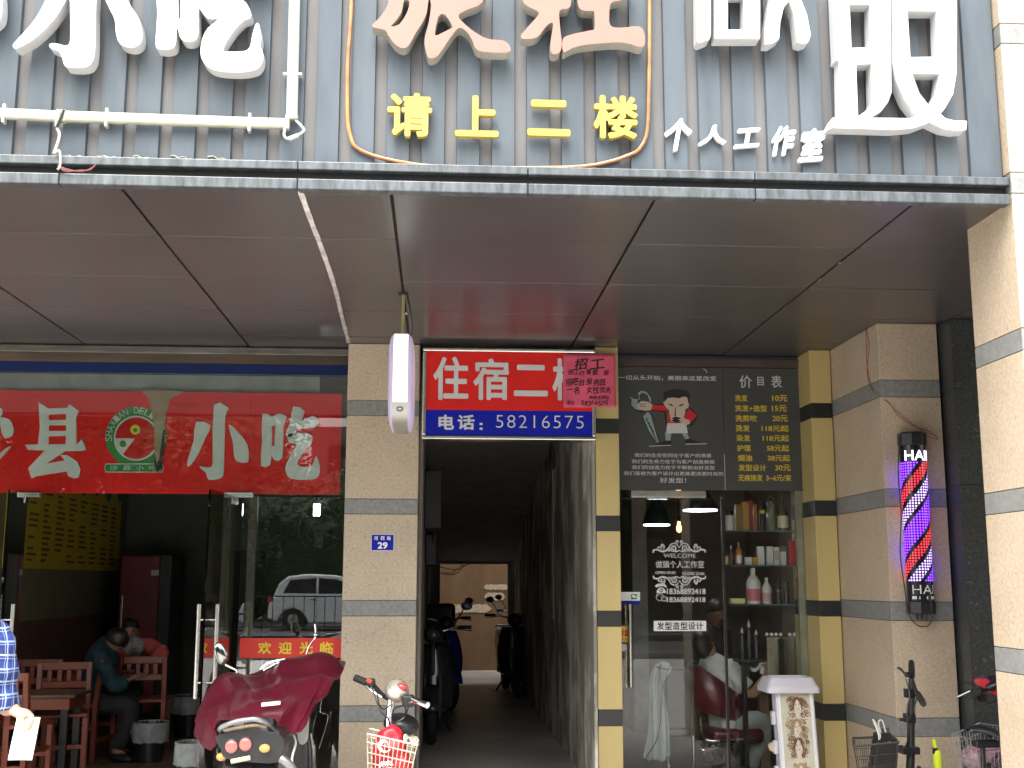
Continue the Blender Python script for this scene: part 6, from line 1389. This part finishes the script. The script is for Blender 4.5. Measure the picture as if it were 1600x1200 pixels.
def cov(u, v):
    a0, b0 = u*NU, v*NV; i0, j0 = min(int(a0), NU-1), min(int(b0), NV-1); p = Qc[i0][j0].lerp(Qc[i0+1][j0], a0-i0).lerp(Qc[i0][j0+1].lerp(Qc[i0+1][j0+1], a0-i0), b0-j0); e = min(1, 4*u, 4*(1-u))*min(1, 3*v+.2)
    # diagonal pulls fanning down from the handlebar to the hem
    uu = u-.30*v*(1-u)+.03*math.sin(5*v+9*u)+.012*math.sin(11*v-17*u); f = .085*(1-abs(math.sin(10*uu+.3)))**2*(.55+.45*math.sin(7*u+2+v))+.05*(1-abs(math.sin(23*uu+1)))**2*(.5+.5*math.sin(13*u+4*v))+.016*math.sin(41*uu+3*v)*(.5+.5*math.sin(5*u+6*v))
    p.y -= f*e*(.6+.8*v); p.z += .012*math.sin(14*u-9*v)*e; return p
m = MB(); m.grid(cov, 2*NU, 2*NV); cv_ = m.build('cover', COVER, t, smooth=True, sub=1); txw = bpy.data.textures.new('wrinkle', 'CLOUDS'); txw.noise_scale = .21; txw.noise_depth = 0; dmw = cv_.modifiers.new('wrinkle', 'DISPLACE'); dmw.texture = txw; dmw.strength = .07; dmw.mid_level = .5; dmw.texture_coords = 'LOCAL'
m = MB(); a = [A(411, 1099.5, 6.18), A(425, 1098, 6.16), A(440, 1096.5, 6.16)]
m.add([(p.x, p.y-.05, p.z+s) for p in a for s in (.009, -.009)], [(0, 1, 3, 2), (2, 3, 5, 4)]); m.build('reflective_strip', WHITEP, t, solid=.002)
def mirror(stem, c, rx, rz_, tilt, par):
    m = MB(); m.tube(sm(stem, 5), .0055, 8); s_ = m.build('mirror_stem', CHROME, par, smooth=True)
    m = MB(); m.ell(c, (rx, .018, rz_), 24, Matrix.Rotation(tilt, 3, 'Y')); m.build('mirror_shell', CHROME, s_, smooth=True)
    m = MB(); m.ell(V(c)+V((0, -.010, 0)), (rx*.9, .011, rz_*.92), 24, Matrix.Rotation(tilt, 3, 'Y')); m.build('mirror_glass', mat('scooter_mirror', (.32, .33, .32), .12, 1, var=0), s_, smooth=True)
mirror([A(370, 1052, 6.85), A(368, 1047, 6.85), A(352, 1039, 6.85)], A(345, 1021, 6.85), .036, .066, R(-18), t)
m = MB(); m.tube(sm([A(479, 1022, 6.9), A(484, 1008, 6.9), A(493, 994, 6.9), A(492, 975, 6.9)], 5), .006, 8); m.ell(A(493, 992, 6.9), (.012, .012, .012), 10); m.build('mirror_stem', CHROME, t, smooth=True)
m = MB(); m.tube(sm([A(407, 1046, 6.93), A(420, 1036, 6.94), A(445, 1031, 6.95), A(460, 1030, 6.95)], 5), .010, 8); m.tube(sm([A(412, 1048, 6.93), A(425, 1040, 6.94), A(440, 1034, 6.95)], 5), .006, 8); m.build('handlebar', CHROME, t, smooth=True)
m = MB(); m.tube(sm([A(508, 1070, 7.2), A(500, 1110, 7.15), A(512, 1120, 7.15), A(498, 1170, 7.1)], 6), .004, 5); m.build('hanging_cord', CHROME, t)

# --- light e-bike with a basket, coming towards us beside the beige column
t = thing('electric_bicycle', 'electric bicycle with round headlight and red filled wire basket beside the beige column', 'bicycle', A(612, 1200, 6.2)-V((0, 0, A(612, 1200, 6.2).z)))
fh = A(606, 1140, 6.2); FX = fh.x
m = MB(); m.tube([fh+V((.01, -.02, -.25)), A(607, 1125, 6.22), A(611, 1098, 6.24), A(614, 1080, 6.25)], [.019, .019, .019, .017], 14); m.build('steering_tube', CHROME, t, smooth=60)
gl_, gr_ = A(555, 1059, 6.42), A(668, 1102, 5.98)
m = MB(); m.tube(sm([A(584, 1071, 6.36), A(598, 1086, 6.3), A(611, 1092, 6.25), A(628, 1090, 6.16), A(642, 1090, 6.08), A(655, 1096, 6.03)], 5), .012, 10); hbx = m.build('handlebar', BLACKP, t, smooth=True)
m = MB(); m.tube([gl_, gl_.lerp(A(584, 1071, 6.36), .75)], .019, 14); m.build('grip', RUBBER, hbx, smooth=60)
m = MB(); m.tube([A(645, 1092, 6.06), gr_], [.014, .016], 12); m.build('grip', CHROME, hbx, smooth=60)
m = MB(); m.cbox(A(638, 1095, 6.08), (.06, .05, .06)); m.cbox(A(579, 1067, 6.35), (.05, .05, .045)); m.build('switch_housing', BLACKP, hbx, bevel=.012, seg=3)
m = MB(); m.cbox(A(577, 1064, 6.32), (.03, .02, .022), Matrix.Rotation(R(25), 3, 'Y')); m.build('red_switch', mat('switch_red', (.5, .05, .03), .4), hbx, bevel=.004)
m = MB(); m.tube(sm([A(572, 1072, 6.33), A(582, 1080, 6.3), A(597, 1090, 6.27)], 4), .007, 6); m.tube(sm([A(640, 1098, 6.04), A(650, 1098, 6.0), A(664, 1104, 5.97)], 4), .006, 6); m.build('brake_lever', STEEL, hbx, smooth=True)
hl = A(620, 1079, 6.14); hr = Matrix.Rotation(R(18), 3, 'Y') @ Matrix.Rotation(R(12), 3, 'X')
m = MB(); m.ell(hl, (.062, .075, .056), 24, hr); m.build('headlight', mat('lamp_shell', (.46, .43, .36), .22, .55, var=.15, vs=12), t, smooth=True)
m = MB(); m.ell(hl+V((.028, -.05, .022)), (.028, .02, .018), 16, hr); m.build('red_lens', mat('lens_red', (.5, .03, .03), .25, coat=.5), t, smooth=True)
m = MB(); m.ell(hl+V((-.01, -.058, -.01)), (.038, .02, .030), 18, hr); m.build('lamp_glass', mat('lamp_front', (.42, .40, .34), .08, .3, coat=1), t, smooth=True)
m = MB()
for k, (a, b, c, d) in enumerate((((580, 1072), (594, 1110), (606, 1122), (610, 1135)), ((590, 1080), (592, 1100), (600, 1108), (612, 1100)), ((640, 1098), (632, 1120), (618, 1130), (612, 1142)), ((636, 1098), (626, 1104), (616, 1108), (612, 1122)), ((628, 1088), (634, 1112), (622, 1122), (614, 1135)))):
    m.tube(sm([A(*a, 6.2), A(*b, 6.14), A(*c, 6.14), A(*d, 6.16)], 7), .0035, 5)
m.build('brake_cable', BLACKP, t, smooth=True)
m = MB(); m.ell(A(627, 1132, 6.75), (.10, .12, .062), 20, Matrix.Rotation(R(10), 3, 'Y')); sdl = m.build('saddle', BLACKP, t, smooth=True)
# wire basket
bw = [A(576, 1141, 6.12), A(652, 1163, 6.02)]; yb = 6.1
ub = (bw[1]-bw[0]); ub.y = 0; un = ub.normalized(); vn = V((0, -1, 0)); dn = V((0, 0, -1))
def bp_(u, w_, h): # u across 0..1, w_ depth 0..1, h down 0..1
    tp = 1-.22*h; return bw[0]+ub*(.5+(u-.5)*tp)+V((0, .12, 0))*(1-w_*tp*1.6)+V((-.02*h, -.06, -.22*h))-V((0, 0, 0))
WIRE = mat('basket_wire', (.60, .52, .40), .4, .5, var=.2, vs=30)
m = MB()
def loop(h, r_): m.tube([bp_(0, 0, h), bp_(1, 0, h), bp_(1, 1, h), bp_(0, 1, h)], r_, 6, closed=True)
for h in (0, .18, .4, .62, .84, 1): loop(h, .0042 if h in (0, 1) else .0028)
for k in range(12):
    u = k/11; m.tube([bp_(u, 1, 0), bp_(u, 1, 1)], .0026, 5); m.tube([bp_(u, 0, 0), bp_(u, 0, 1)], .0026, 5)
for k in range(1, 7):
    w_ = k/7; m.tube([bp_(0, w_, 0), bp_(0, w_, 1)], .0026, 5); m.tube([bp_(1, w_, 0), bp_(1, w_, 1)], .0026, 5)
for k in range(0, 12, 2): m.tube([bp_(k/11, 0, 1), bp_(k/11, 1, 1)], .0026, 5)
m.build('basket', WIRE, t)
RBAG = mat('red_bag', (.52, .015, .03), .4, var=.2, vs=7, bump=.6, bs=9); c0 = bp_(.45, .5, .45)
rb = thing('red_bag', 'shiny red bag with white marks stuffed in the bicycle basket', 'bag', c0-V((0, 0, .12)))
m = MB(); m.ell(c0+V((0, 0, .03)), (.082, .062, .125), 26, Matrix.Rotation(R(12), 3, 'Y')); m.ell(c0+V((.06, 0, -.04)), (.06, .06, .07), 20); o = m.build('bag', RBAG, rb, smooth=True); remesh(o, .009, 2)
tx = bpy.data.textures.new('crumple', 'VORONOI'); tx.noise_scale = .06; dm = o.modifiers.new('crumple', 'DISPLACE'); dm.texture = tx; dm.strength = .022; dm.texture_coords = 'LOCAL'
m = MB(); q = c0+V((-.015, -.088, .07))
for k in range(5): m.tube([q+V((.035*math.cos(a*PI/9)*(.4+.15*k), -.004, .035*math.sin(a*PI/9)*(.4+.15*k))) for a in range(2*k, 2*k+9)], .0028, 5)
q = c0+V((-.01, -.088, -.04))
for k in range(4): m.tube([q+V((-.03+.012*k, 0, .01*k)), q+V((-.02+.014*k, -.002, .03)), q+V((.0+.012*k, 0, .012))], .0028, 5)
m.build('white_mark', WHITEP, o)
m = MB(); m.grid(lambda u, v: bp_(.72+.3*u, .4+.6*v, -.04)+V((0, 0, .02*math.sin(9*u+5*v))), 8, 8); tag(m.build('crumpled_receipt', mat('receipt', (.55, .52, .42), .8, var=.3, vs=30), smooth=True, solid=.002), 'crumpled pale paper lying on the red bag in the basket', 'paper')
# rest of the bicycle
T = Matrix.Translation((FX, 6.2, 0))
wheel(t, T, (.0, -.08, .26), .26, .028, CHROME, 16, thin=True); wheel(t, T, (0, .95, .26), .26, .028, CHROME, 16, thin=True)
m = MB(); m.tube([(FX, 6.2, .58), (FX, 6.4, .36), (FX, 6.85, .32), (FX, 7.15, .26)], .024, 10); m.tube([(FX, 6.78, .33), A(626, 1138, 6.78)], .016, 10)
for s in (-1, 1): m.tube([(FX+s*.05, 6.12, .26), (FX+s*.045, 6.17, .55)], .012, 8)
m.build('frame', PB, t, smooth=60)
m = MB(); m.grid(lambda u, v: V((FX+(u-.5)*.09, 6.12+.29*math.cos(R(60+110*v)), .26+.29*math.sin(R(60+110*v)))), 4, 12); m.build('front_fender', PB, t, smooth=True, solid=.004)

# --- black folding bicycle in front of the barber pole column
YF = 6.9
t = thing('folding_bicycle', 'black folding bicycle with a tall handlebar stem and a mesh basket', 'bicycle', (A(1420, 1200, YF).x, YF, 0))
fx = A(1424, 1195, YF).x
m = MB(); m.tube([A(1421, 1225, YF), A(1423, 1180, YF), A(1424, 1120, YF), A(1425, 1085, YF), A(1424, 1060, YF)], [.026, .024, .021, .019, .017], 14); m.build('steering_tube', BLACKP, t, smooth=60)
m = MB(); m.tube(sm([A(1424, 1036, YF+.28), A(1425, 1060, YF+.05), A(1432, 1082, YF-.14), A(1443, 1099, YF-.28)], 6), .012, 10); hbx = m.build('handlebar', BLACKP, t, smooth=True)
for a, b in ((A(1424, 1035, YF+.29), A(1425, 1057, YF+.08)), (A(1443, 1100, YF-.29), A(1434, 1084, YF-.15))):
    m = MB(); m.tube([a, a.lerp(b, .5), b], [.017, .019, .017], 12); m.build('grip', RUBBER, hbx, smooth=60)
m = MB(); m.tube(sm([A(1424, 1054, YF+.1), A(1416, 1055, YF+.06), A(1409, 1047, YF+.08), A(1403, 1043, YF+.1)], 5), .007, 8); m.cbox(A(1421, 1054, YF+.1), (.04, .04, .03)); m.cbox(A(1421, 1083, YF), (.05, .05, .05)); m.build('brake_lever', BLACKP, hbx, smooth=40)
m = MB(); m.tube(sm([A(1415, 1060, YF), A(1421, 1085, YF-.03), A(1417, 1110, YF-.04), A(1419, 1150, YF-.03), A(1414, 1170, YF)], 6), .004, 5); m.tube(sm([A(1434, 1084, YF-.1), A(1430, 1100, YF-.05), A(1420, 1125, YF-.05)], 6), .004, 5); m.build('brake_cable', BLACKP, t)
m = MB(); m.cbox(A(1421, 1122, YF), (.055, .06, .05)); m.tube([A(1417, 1123, YF-.03), A(1405, 1125, YF-.03)], .008, 8); m.cbox(A(1420, 1172, YF), (.10, .09, .04)); m.tube([A(1410, 1172, YF-.02), A(1408, 1166, YF-.04)], .012, 8); m.tube([A(1428, 1172, YF-.02), A(1427, 1166, YF-.04)], .008, 8); m.build('fold_clamp', BLACKP, t, bevel=.006)
wheel(t, Matrix.Translation((fx, YF, 0)) @ Matrix.Rotation(R(62), 4, 'Z'), (0, .05, .2), .2, .022, CHROME, 14, thin=True); wheel(t, Matrix.Translation((fx, YF, 0)) @ Matrix.Rotation(R(62), 4, 'Z'), (0, -.85, .2), .2, .022, CHROME, 14, thin=True)
Tb = Matrix.Translation((fx, YF, 0)) @ Matrix.Rotation(R(62), 4, 'Z')
m = MB(); m.tube([(0, -.05, .42), (0, -.45, .32), (0, -.85, .2)], .026, 10); m.tube([(0, -.5, .36), (0, -.62, .48)], .015, 10)
for s in (-1, 1): m.tube([(s*.045, .05, .2), (s*.04, -.04, .5)], .012, 8)
m.xf(Tb); m.build('frame', BLACKP, t, smooth=60)
m = MB(); m.ell((0, -.63, .50), (.07, .12, .03), 16); m.xf(Tb); m.build('saddle', BLACKP, t, smooth=True)
YK = 6.75
MESH = mat('black_wire', (.02, .018, .017), .45)
k0, k1, k2, k3 = A(1333, 1153, YK+.12), A(1396, 1151, YK+.12), A(1404, 1160, YK-.1), A(1334, 1166, YK-.1)
dr = V((0, 0, -.24))
def kb(a, b, u, h): p = a.lerp(b, u); c = (k0+k1+k2+k3)/4; p = p+(c-p)*(.22*h); p.z -= .24*h-(c.z-p.z)*0; return p
m = MB()
for a, b in ((k0, k1), (k1, k2), (k2, k3), (k3, k0)):
    for h in (0, .25, .5, .75, 1): m.tube([kb(a, b, i/6, h) for i in range(7)], .007 if h == 0 else .0018, 6)
    n = 22 if (b-a).length > .2 else 14
    for k in range(n): m.tube([kb(a, b, k/n, 0), kb(a, b, k/n, 1)], .0014, 4)
m.build('basket', MESH, t)
t = thing('black_bag', 'black paper bag with white rope handles standing in the mesh basket', 'bag', A(1382, 1190, YK))
m = MB(); P_ = [A(1371, 1146, YK), A(1390, 1144, YK), A(1398, 1160, YK), A(1396, 1205, YK), A(1362, 1205, YK)]
m.prism([(p.x, p.z) for p in P_], YK-.02, YK+.07); m.build('bag', mat('bag_black', (.015, .014, .014), .35, var=.2), t, bevel=.006)
m = MB(); m.prism([(p.x, p.z) for p in (A(1377, 1140, YK+.04), A(1393, 1138, YK+.04), A(1394, 1156, YK+.04), A(1378, 1158, YK+.04))], YK+.071, YK+.075); m.build('inner_flap', mat('bag_brown', (.09, .05, .035), .6), t)
m = MB(); m.tube(sm([A(1374, 1156, YK-.025), A(1371, 1142, YK-.02), A(1364, 1125, YK-.0), A(1368, 1130, YK-.0), A(1375, 1148, YK-.02), A(1374, 1155, YK-.025)], 6), .0045, 6); m.tube(sm([A(1380, 1152, YK+.03), A(1373, 1134, YK+.04), A(1374, 1126, YK+.04), A(1379, 1127, YK+.04), A(1384, 1145, YK+.02), A(1390, 1160, YK-.02)], 6), .0045, 6); m.build('rope_handle', TUBEW, t, smooth=True)
# --- neon pole
NEON = mat('neon_yellow', (.62, .75, .02), .4, var=.04)
t = thing('kick_scooter', 'neon yellow pole of a small scooter with a black clamp by the banded column', 'kick scooter', (A(1462, 1200, 7.0).x, 7.0, 0))
a, b, c, d = A(1459, 1155, 7.0), A(1461, 1170, 7.0), A(1464, 1180, 7.0), A(1466, 1225, 7.0)
m = MB(); m.tube([a, a.lerp(b, .9)], .011, 12); m.lathe([(.012, .03), (.020, .025), (.024, .0), (.022, -.1), (.021, -.6)], c, 16); m.build('pole', NEON, t, smooth=50)
m = MB(); m.tube([a.lerp(b, .9), b+V((0, 0, -.03))], .015, 12); m.build('clamp', BLACKP, t)
m = MB(); m.box(c.x-.05, c.x+.05, 7.0, 7.5, .07, .1); m.tube([(c.x, 7.0, .1), (c.x, 7.0, c.z-.55)], .02, 10); m.build('deck', BLACKP, t, bevel=.01)
for y in (6.95, 7.52): m = MB(); m.tube(ring((c.x, y, .06), .045, 0, 20), .016, 8, closed=True); m.build('wheel', RUBBER, t, smooth=True)
# --- e-bike half hidden behind the bright pillar
t = thing('electric_bicycle', 'electric bicycle with red handlebar trim and wire basket half hidden by the bright pillar', 'bicycle', (A(1545, 1200, 6.6).x, 6.6, 0))
YE = 6.6
m = MB(); m.tube(sm([A(1508, 1086, YE-.1), A(1522, 1082, YE-.05), A(1545, 1076, YE+.05), A(1575, 1068, YE+.1), A(1600, 1075, YE)], 6), .013, 10); hbx = m.build('handlebar', BLACKP, t, smooth=True)
m = MB(); m.tube([A(1512, 1088, YE-.11), A(1528, 1081, YE-.06)], .022, 12); m.build('grip', RUBBER, hbx, smooth=60)
m = MB(); m.tube([A(1494, 1090, YE-.15), A(1515, 1080, YE-.1)], .005, 6); m.tube([A(1494, 1090, YE-.15), A(1496, 1089, YE-.15)], .008, 6); m.build('brake_lever', STEEL, hbx)
m = MB(); P_ = [A(1528, 1064, YE), A(1540, 1060, YE), A(1556, 1078, YE), A(1570, 1090, YE), A(1556, 1086, YE), A(1536, 1076, YE)]; m.prism(soft([(p.x, p.z) for p in P_], 3), YE-.02, YE+.05); m.build('red_trim', mat('trim_red', (.55, .04, .06), .35), t, bevel=.008)
m = MB(); m.ell(A(1552, 1067, YE+.03), (.10, .09, .035), 18, Matrix.Rotation(R(-22), 3, 'Y')); m.build('head_cowl', BLACKP, t, smooth=True)
m = MB(); m.cbox(A(1532, 1090, YE-.03), (.05, .05, .04)); m.tube(sm([A(1530, 1092, YE-.05), A(1545, 1098, YE-.05), A(1560, 1092, YE-.05), A(1575, 1100, YE-.04)], 6), .005, 6); m.tube(sm([A(1525, 1088, YE-.05), A(1538, 1100, YE-.05), A(1555, 1096, YE-.05)], 6), .004, 6); m.build('switch_housing', BLACKP, t)
kk = [A(1488, 1148, YE), A(1530, 1130, YE+.15), A(1600, 1140, YE+.15), A(1560, 1165, YE-.05)]
m = MB()
def ke(a, b, u, h): p = a.lerp(b, u); c_ = sum(kk, V())/4; p = p+(c_-p)*(.2*h); p.z -= .26*h; return p
for i in range(4):
    a, b = kk[i], kk[(i+1) % 4]
    for h in (0, .2, .45, .7, 1): m.tube([ke(a, b, j/4, h) for j in range(5)], .005 if h == 0 else .0022, 5)
    for k in range(10): m.tube([ke(a, b, k/10, 0), ke(a, b, k/10, 1)], .0018, 4)
m.build('basket', mat('basket_grey', (.25, .25, .24), .4, .6), t)
m = MB(); q = sum(kk, V())/4; rr = random.Random(9); m.ell(q+V((0, .04, -.14)), (.14, .1, .09), 16); o = m.build('plastic_wrap', mat('pink_wrap', (.45, .20, .28), .35, var=0, col2=(.25, .23, .22), vs=9), t, smooth=True); dm = o.modifiers.new('c', 'DISPLACE'); dm.texture = tx; dm.strength = .03; dm.texture_coords = 'LOCAL'
m = MB()
for k in range(9):
    m.tube(sm([q+V((rr.uniform(-.14, .14), -.08+rr.uniform(-.02, .02), rr.uniform(-.22, -.02))) for _ in range(3)], 6), .004, 5)
m.build('purple_cord', mat('purple_cord', (.14, .04, .11), .5), t)
T = Matrix.Translation((kk[0].x+.25, YE, 0)) @ Matrix.Rotation(R(-75), 4, 'Z'); wheel(t, T, (0, 0, .25), .25, .03, CHROME, 14, thin=True); wheel(t, T, (0, 1.0, .25), .25, .03, CHROME, 14, thin=True)
m = MB(); m.tube([(0, .1, .75), (0, .2, .42), (0, .7, .35), (0, 1.0, .25)], .024, 10); m.tube([(0, 0, .25), (0, .1, .75), (0, .13, .98)], .017, 10); m.xf(T); m.build('frame', PK, t, smooth=60)
# --- bicycle saddle nearer
t = thing('bicycle', 'bicycle with a black saddle in front of the bright pillar base', 'bicycle', (A(1545, 1200, 6.3).x, 6.3, 0))
Yb = 6.25
def sd(u, v):
    w_ = .030+.062*u**1.5; a = PI*v; return A(1511+52*u, 1141+16*u-6*math.sin(u*PI), Yb)+V((0, -math.cos(a)*w_*1.2, .045*math.sin(a)*(.5+.5*u)-.008))
m = MB(); m.grid(sd, 14, 12); m.build('saddle', BLACKP, t, smooth=True, solid=.012)
m = MB(); q = A(1535, 1160, Yb); m.cbox(A(1540, 1162, Yb), (.13, .07, .035)); m.tube([q, q+V((0, 0, -.45))], .014, 12); m.build('seat_post', BLACKP, t, bevel=.008)
T = Matrix.Translation((q.x, Yb, 0)) @ Matrix.Rotation(R(-50), 4, 'Z'); wheel(t, T, (0, .0, .27), .27, .02, CHROME, 16, thin=True); wheel(t, T, (0, 1.0, .27), .27, .02, CHROME, 16, thin=True)
m = MB(); m.tube([(0, 0, .27), (0, .4, .3), (0, .9, .62)], .015, 8); m.tube([(0, .4, .3), (0, .05, .6)], .016, 8); m.tube([(0, 1.0, .27), (0, .88, .75), (0, .86, .95)], .014, 8); m.tube([(-.25, .84, .96), (.25, .84, .96)], .011, 8); m.xf(T); m.build('frame', PK, t, smooth=60)

# ------------------------------------------------------------------ across the street, seen in the shop glass
g = MB(); g.box(-60, 60, -60, -14, -.1, .16); struct(g, 'far_road', ASPH, 'raised far side of the street')
CW = mat('car_white', (.72, .73, .74), .2, var=.02, coat=.8)
Ym = 36; yy = 2*8.6-Ym; cx0 = A(430, 950, Ym).x; zr = .165
t = thing('parked_car', 'white hatchback across the street mirrored in the restaurant glass', 'car', (cx0+1.9, yy, zr))
def cpf(pts): return [(cx0+x, zr+z) for x, z in pts]
low = [(0,.34),(.03,.75),(.10,.92),(.30,.98),(2.6,1.0),(3.4,.92),(3.85,.76),(3.95,.5),(3.93,.25),(3.65,.2),(3.6,.35),(3.42,.55),(3.2,.63),(2.98,.55),(2.8,.35),(2.75,.2),(1.15,.2),(1.1,.35),(.92,.55),(.72,.63),(.48,.55),(.32,.35),(.28,.25)]
top = [(.12,.9),(.30,1.32),(.55,1.52),(1.1,1.58),(1.9,1.55),(2.35,1.42),(3.0,1.0),(2.6,.93)]
m = MB(); m.prism(cpf(low), yy, yy+1.66); m.build('body', CW, t, bevel=.05, seg=3, smooth=30)
m = MB(); m.prism(cpf(top), yy+.1, yy+1.56); m.build('cabin', CW, t, bevel=.06, seg=3, smooth=30)
WG = mat('car_glass', (.02, .022, .025), .08, coat=.5, var=0)
for win in ([(.42,1.05),(.62,1.42),(1.35,1.47),(1.35,1.03)], [(1.42,1.03),(1.42,1.47),(1.9,1.44),(2.25,1.32),(2.72,1.03)]):
    for ya in (yy+.092, yy+1.56): m = MB(); m.prism(cpf(win), ya, ya+.008); m.build('window', WG, t)
for x in (.72, 3.2):
    for ya in (yy+.02, yy+1.46): m = MB(); m.tube(ring((0, 0, 0), .22, 0, 28, axis='y'), .09, 10, closed=True); m.xf(Matrix.Translation((cx0+x, ya+.09, zr+.31))); w_ = m.build('wheel', RUBBER, t, smooth=True); m = MB(); m.cyl((cx0+x, ya+.03, zr+.31), (cx0+x, ya+.15, zr+.31), .17, n=18); m.build('rim', STEEL, w_)
for ya in (yy-.005, yy+1.3): m = MB(); m.box(cx0+.0, cx0+.16, ya, ya+.36, zr+.78, zr+.95); m.build('tail_light', mat('car_tail', (.5, .02, .02), .2), t, bevel=.02)
m = MB()
for x in (1.38, 2.5): m.box(cx0+x, cx0+x+.008, yy+1.6605, yy+1.664, zr+.3, zr+.95)
for x in (1.2, 2.4): m.box(cx0+x, cx0+x+.16, yy+1.6605, yy+1.69, zr+.85, zr+.88)
m.build('door_trim', DARKM, t)
t = thing('street_railing', 'dark street railing in front of the white car mirrored in the glass', 'railing', (0, yy+3.2, .16))
m = MB(); 
for k in range(90): m.box(-14+.28*k, -14+.28*k+.022, yy+3.19, yy+3.212, .2, 1.12)
m.build('bar', DARKM, t); m = MB(); m.box(-14, 11, yy+3.18, yy+3.22, 1.121, 1.16); m.box(-14, 11, yy+3.18, yy+3.22, .3, .34); m.build('rail', DARKM, t)
LEAF = mat('leaf', (.06, .12, .025), .6, var=0, col2=(.02, .055, .01), vs=1.1); BARK = mat('bark', (.12, .09, .07), .9, var=.2, vs=9)
def tree_proto(seed):
    r_ = random.Random(seed); t = thing('street_tree', 'x', 'tree', (0, 0, 0), 'trees across the street')
    m = MB(); m.tube(sm([(0, 0, 0), (.05, 0, 1.5), (-.05, .05, 3), (.1, 0, 4.6)], 4), [.17, .14, .11, .06], 10)
    tips = []
    for k in range(9):
        a = k*2.4; z = 2.4+.3*k; e = V((1.5*math.cos(a), 1.5*math.sin(a), z+1.3)); m.tube(sm([(0, 0, z), V((.6*math.cos(a), .6*math.sin(a), z+.7)), e], 3), [.06, .045, .02], 6); tips.append(e)
    m.build('trunk', BARK, t, smooth=True)
    m = MB(); cl = [(tips[r_.randrange(9)]+V((r_.gauss(0, 1.0), r_.gauss(0, 1.0), r_.gauss(.2, 1.0))), r_.uniform(.45, .95)) for _ in range(70)]
    vs, fs = [], []
    for c, rad in cl:
        for _ in range(130):
            d = V((r_.gauss(0, 1), r_.gauss(0, 1), r_.gauss(0, .8))).normalized()*rad*r_.random()**.4; p = c+d; s = r_.uniform(.08, .17)
            a = V((r_.gauss(0, 1), r_.gauss(0, 1), r_.gauss(0, .5))).normalized(); b_ = a.orthogonal().normalized()
            n_ = len(vs); vs += [p-a*s, p+b_*s*.5, p+a*s, p-b_*s*.5]; fs.append((n_, n_+1, n_+2, n_+3))
    m.add(vs, fs); m.build('crown', LEAF, t); return t
tp_ = [tree_proto(4), tree_proto(9)]
for i, (x, y, s, lab) in enumerate(((-24, -30, 1.15, 'broad leafy tree at the far left of the back row'), (-14, -31, 1.2, 'broad tall tree in the back row left'), (-9.5, -30, 1.1, 'leafy tree in the back row behind the parked car'), (4, -31, 1.15, 'broad leafy tree in the back row opposite the corridor'), (12, -30, 1.15, 'broad leafy tree at the far right of the back row'), (-19, -24, 1.0, 'leafy tree furthest left across the street'), (-14.5, -22.5, .95, 'leafy tree second from the left across the street'), (-10.5, -25, 1.0, 'tall leafy tree left of the parked car'), (-7.0, -23, .85, 'smaller leafy tree behind the rear of the white car'), (.8, -24, .95, 'leafy tree past the front of the white car'), (5, -22.5, .95, 'tall leafy tree opposite the salon'), (10, -24.5, 1.0, 'leafy tree right of the salon reflection'), (15, -23, 1.0, 'leafy tree furthest right across the street'))):
    o = tp_[i % 2] if i < 2 else copy_tree(tp_[i % 2]); o.location = (x, y, .16); o.scale = (1.2*s, 1.2*s, 1.22*s); o.rotation_euler = (0, 0, i*1.3); o['label'] = lab
hd_ = MB(); rh = random.Random(2); vs, fs = [], []
for _ in range(30000):
    p = V((rh.uniform(-34, 28), -27+rh.gauss(0, .5), .2+5.2*rh.random()**1.2+.5*math.sin(rh.random()*6))); p.z *= .8+.25*math.sin(p.x*.9); s = rh.uniform(.09, .19); a = V((rh.gauss(0, 1), rh.gauss(0, 1), rh.gauss(0, 1))).normalized(); b_ = a.orthogonal().normalized(); n_ = len(vs); vs += [p-a*s, p+b_*s*.5, p+a*s, p-b_*s*.5]; fs.append((n_, n_+1, n_+2, n_+3))
hd_.add(vs, fs)
for k in range(34): hd_.ell((-33+1.85*k, -27.6, 2.2), (1.6, .7, 2.6+.4*math.sin(k*1.7)), 10)
tag(hd_.build('hedge', LEAF), 'tall green hedge across the street behind the trees', 'hedge', None, 'stuff')
t = thing('apartment_block', 'pinkish apartment block with rows of windows across the street', 'building', (2, -52, 0))
m = MB(); m.box(-7.5, 30, -60, -52, .16, 10.5); m.build('wall', mat('pink_wall', (.42, .30, .26), .8, var=.05), t)
m = MB()
for i in range(12):
    for j in range(3): m.box(-6.5+3*i, -5.0+3*i, -51.99, -51.9, 1.6+3.1*j, 3.2+3.1*j)
m.build('window', WG, t)
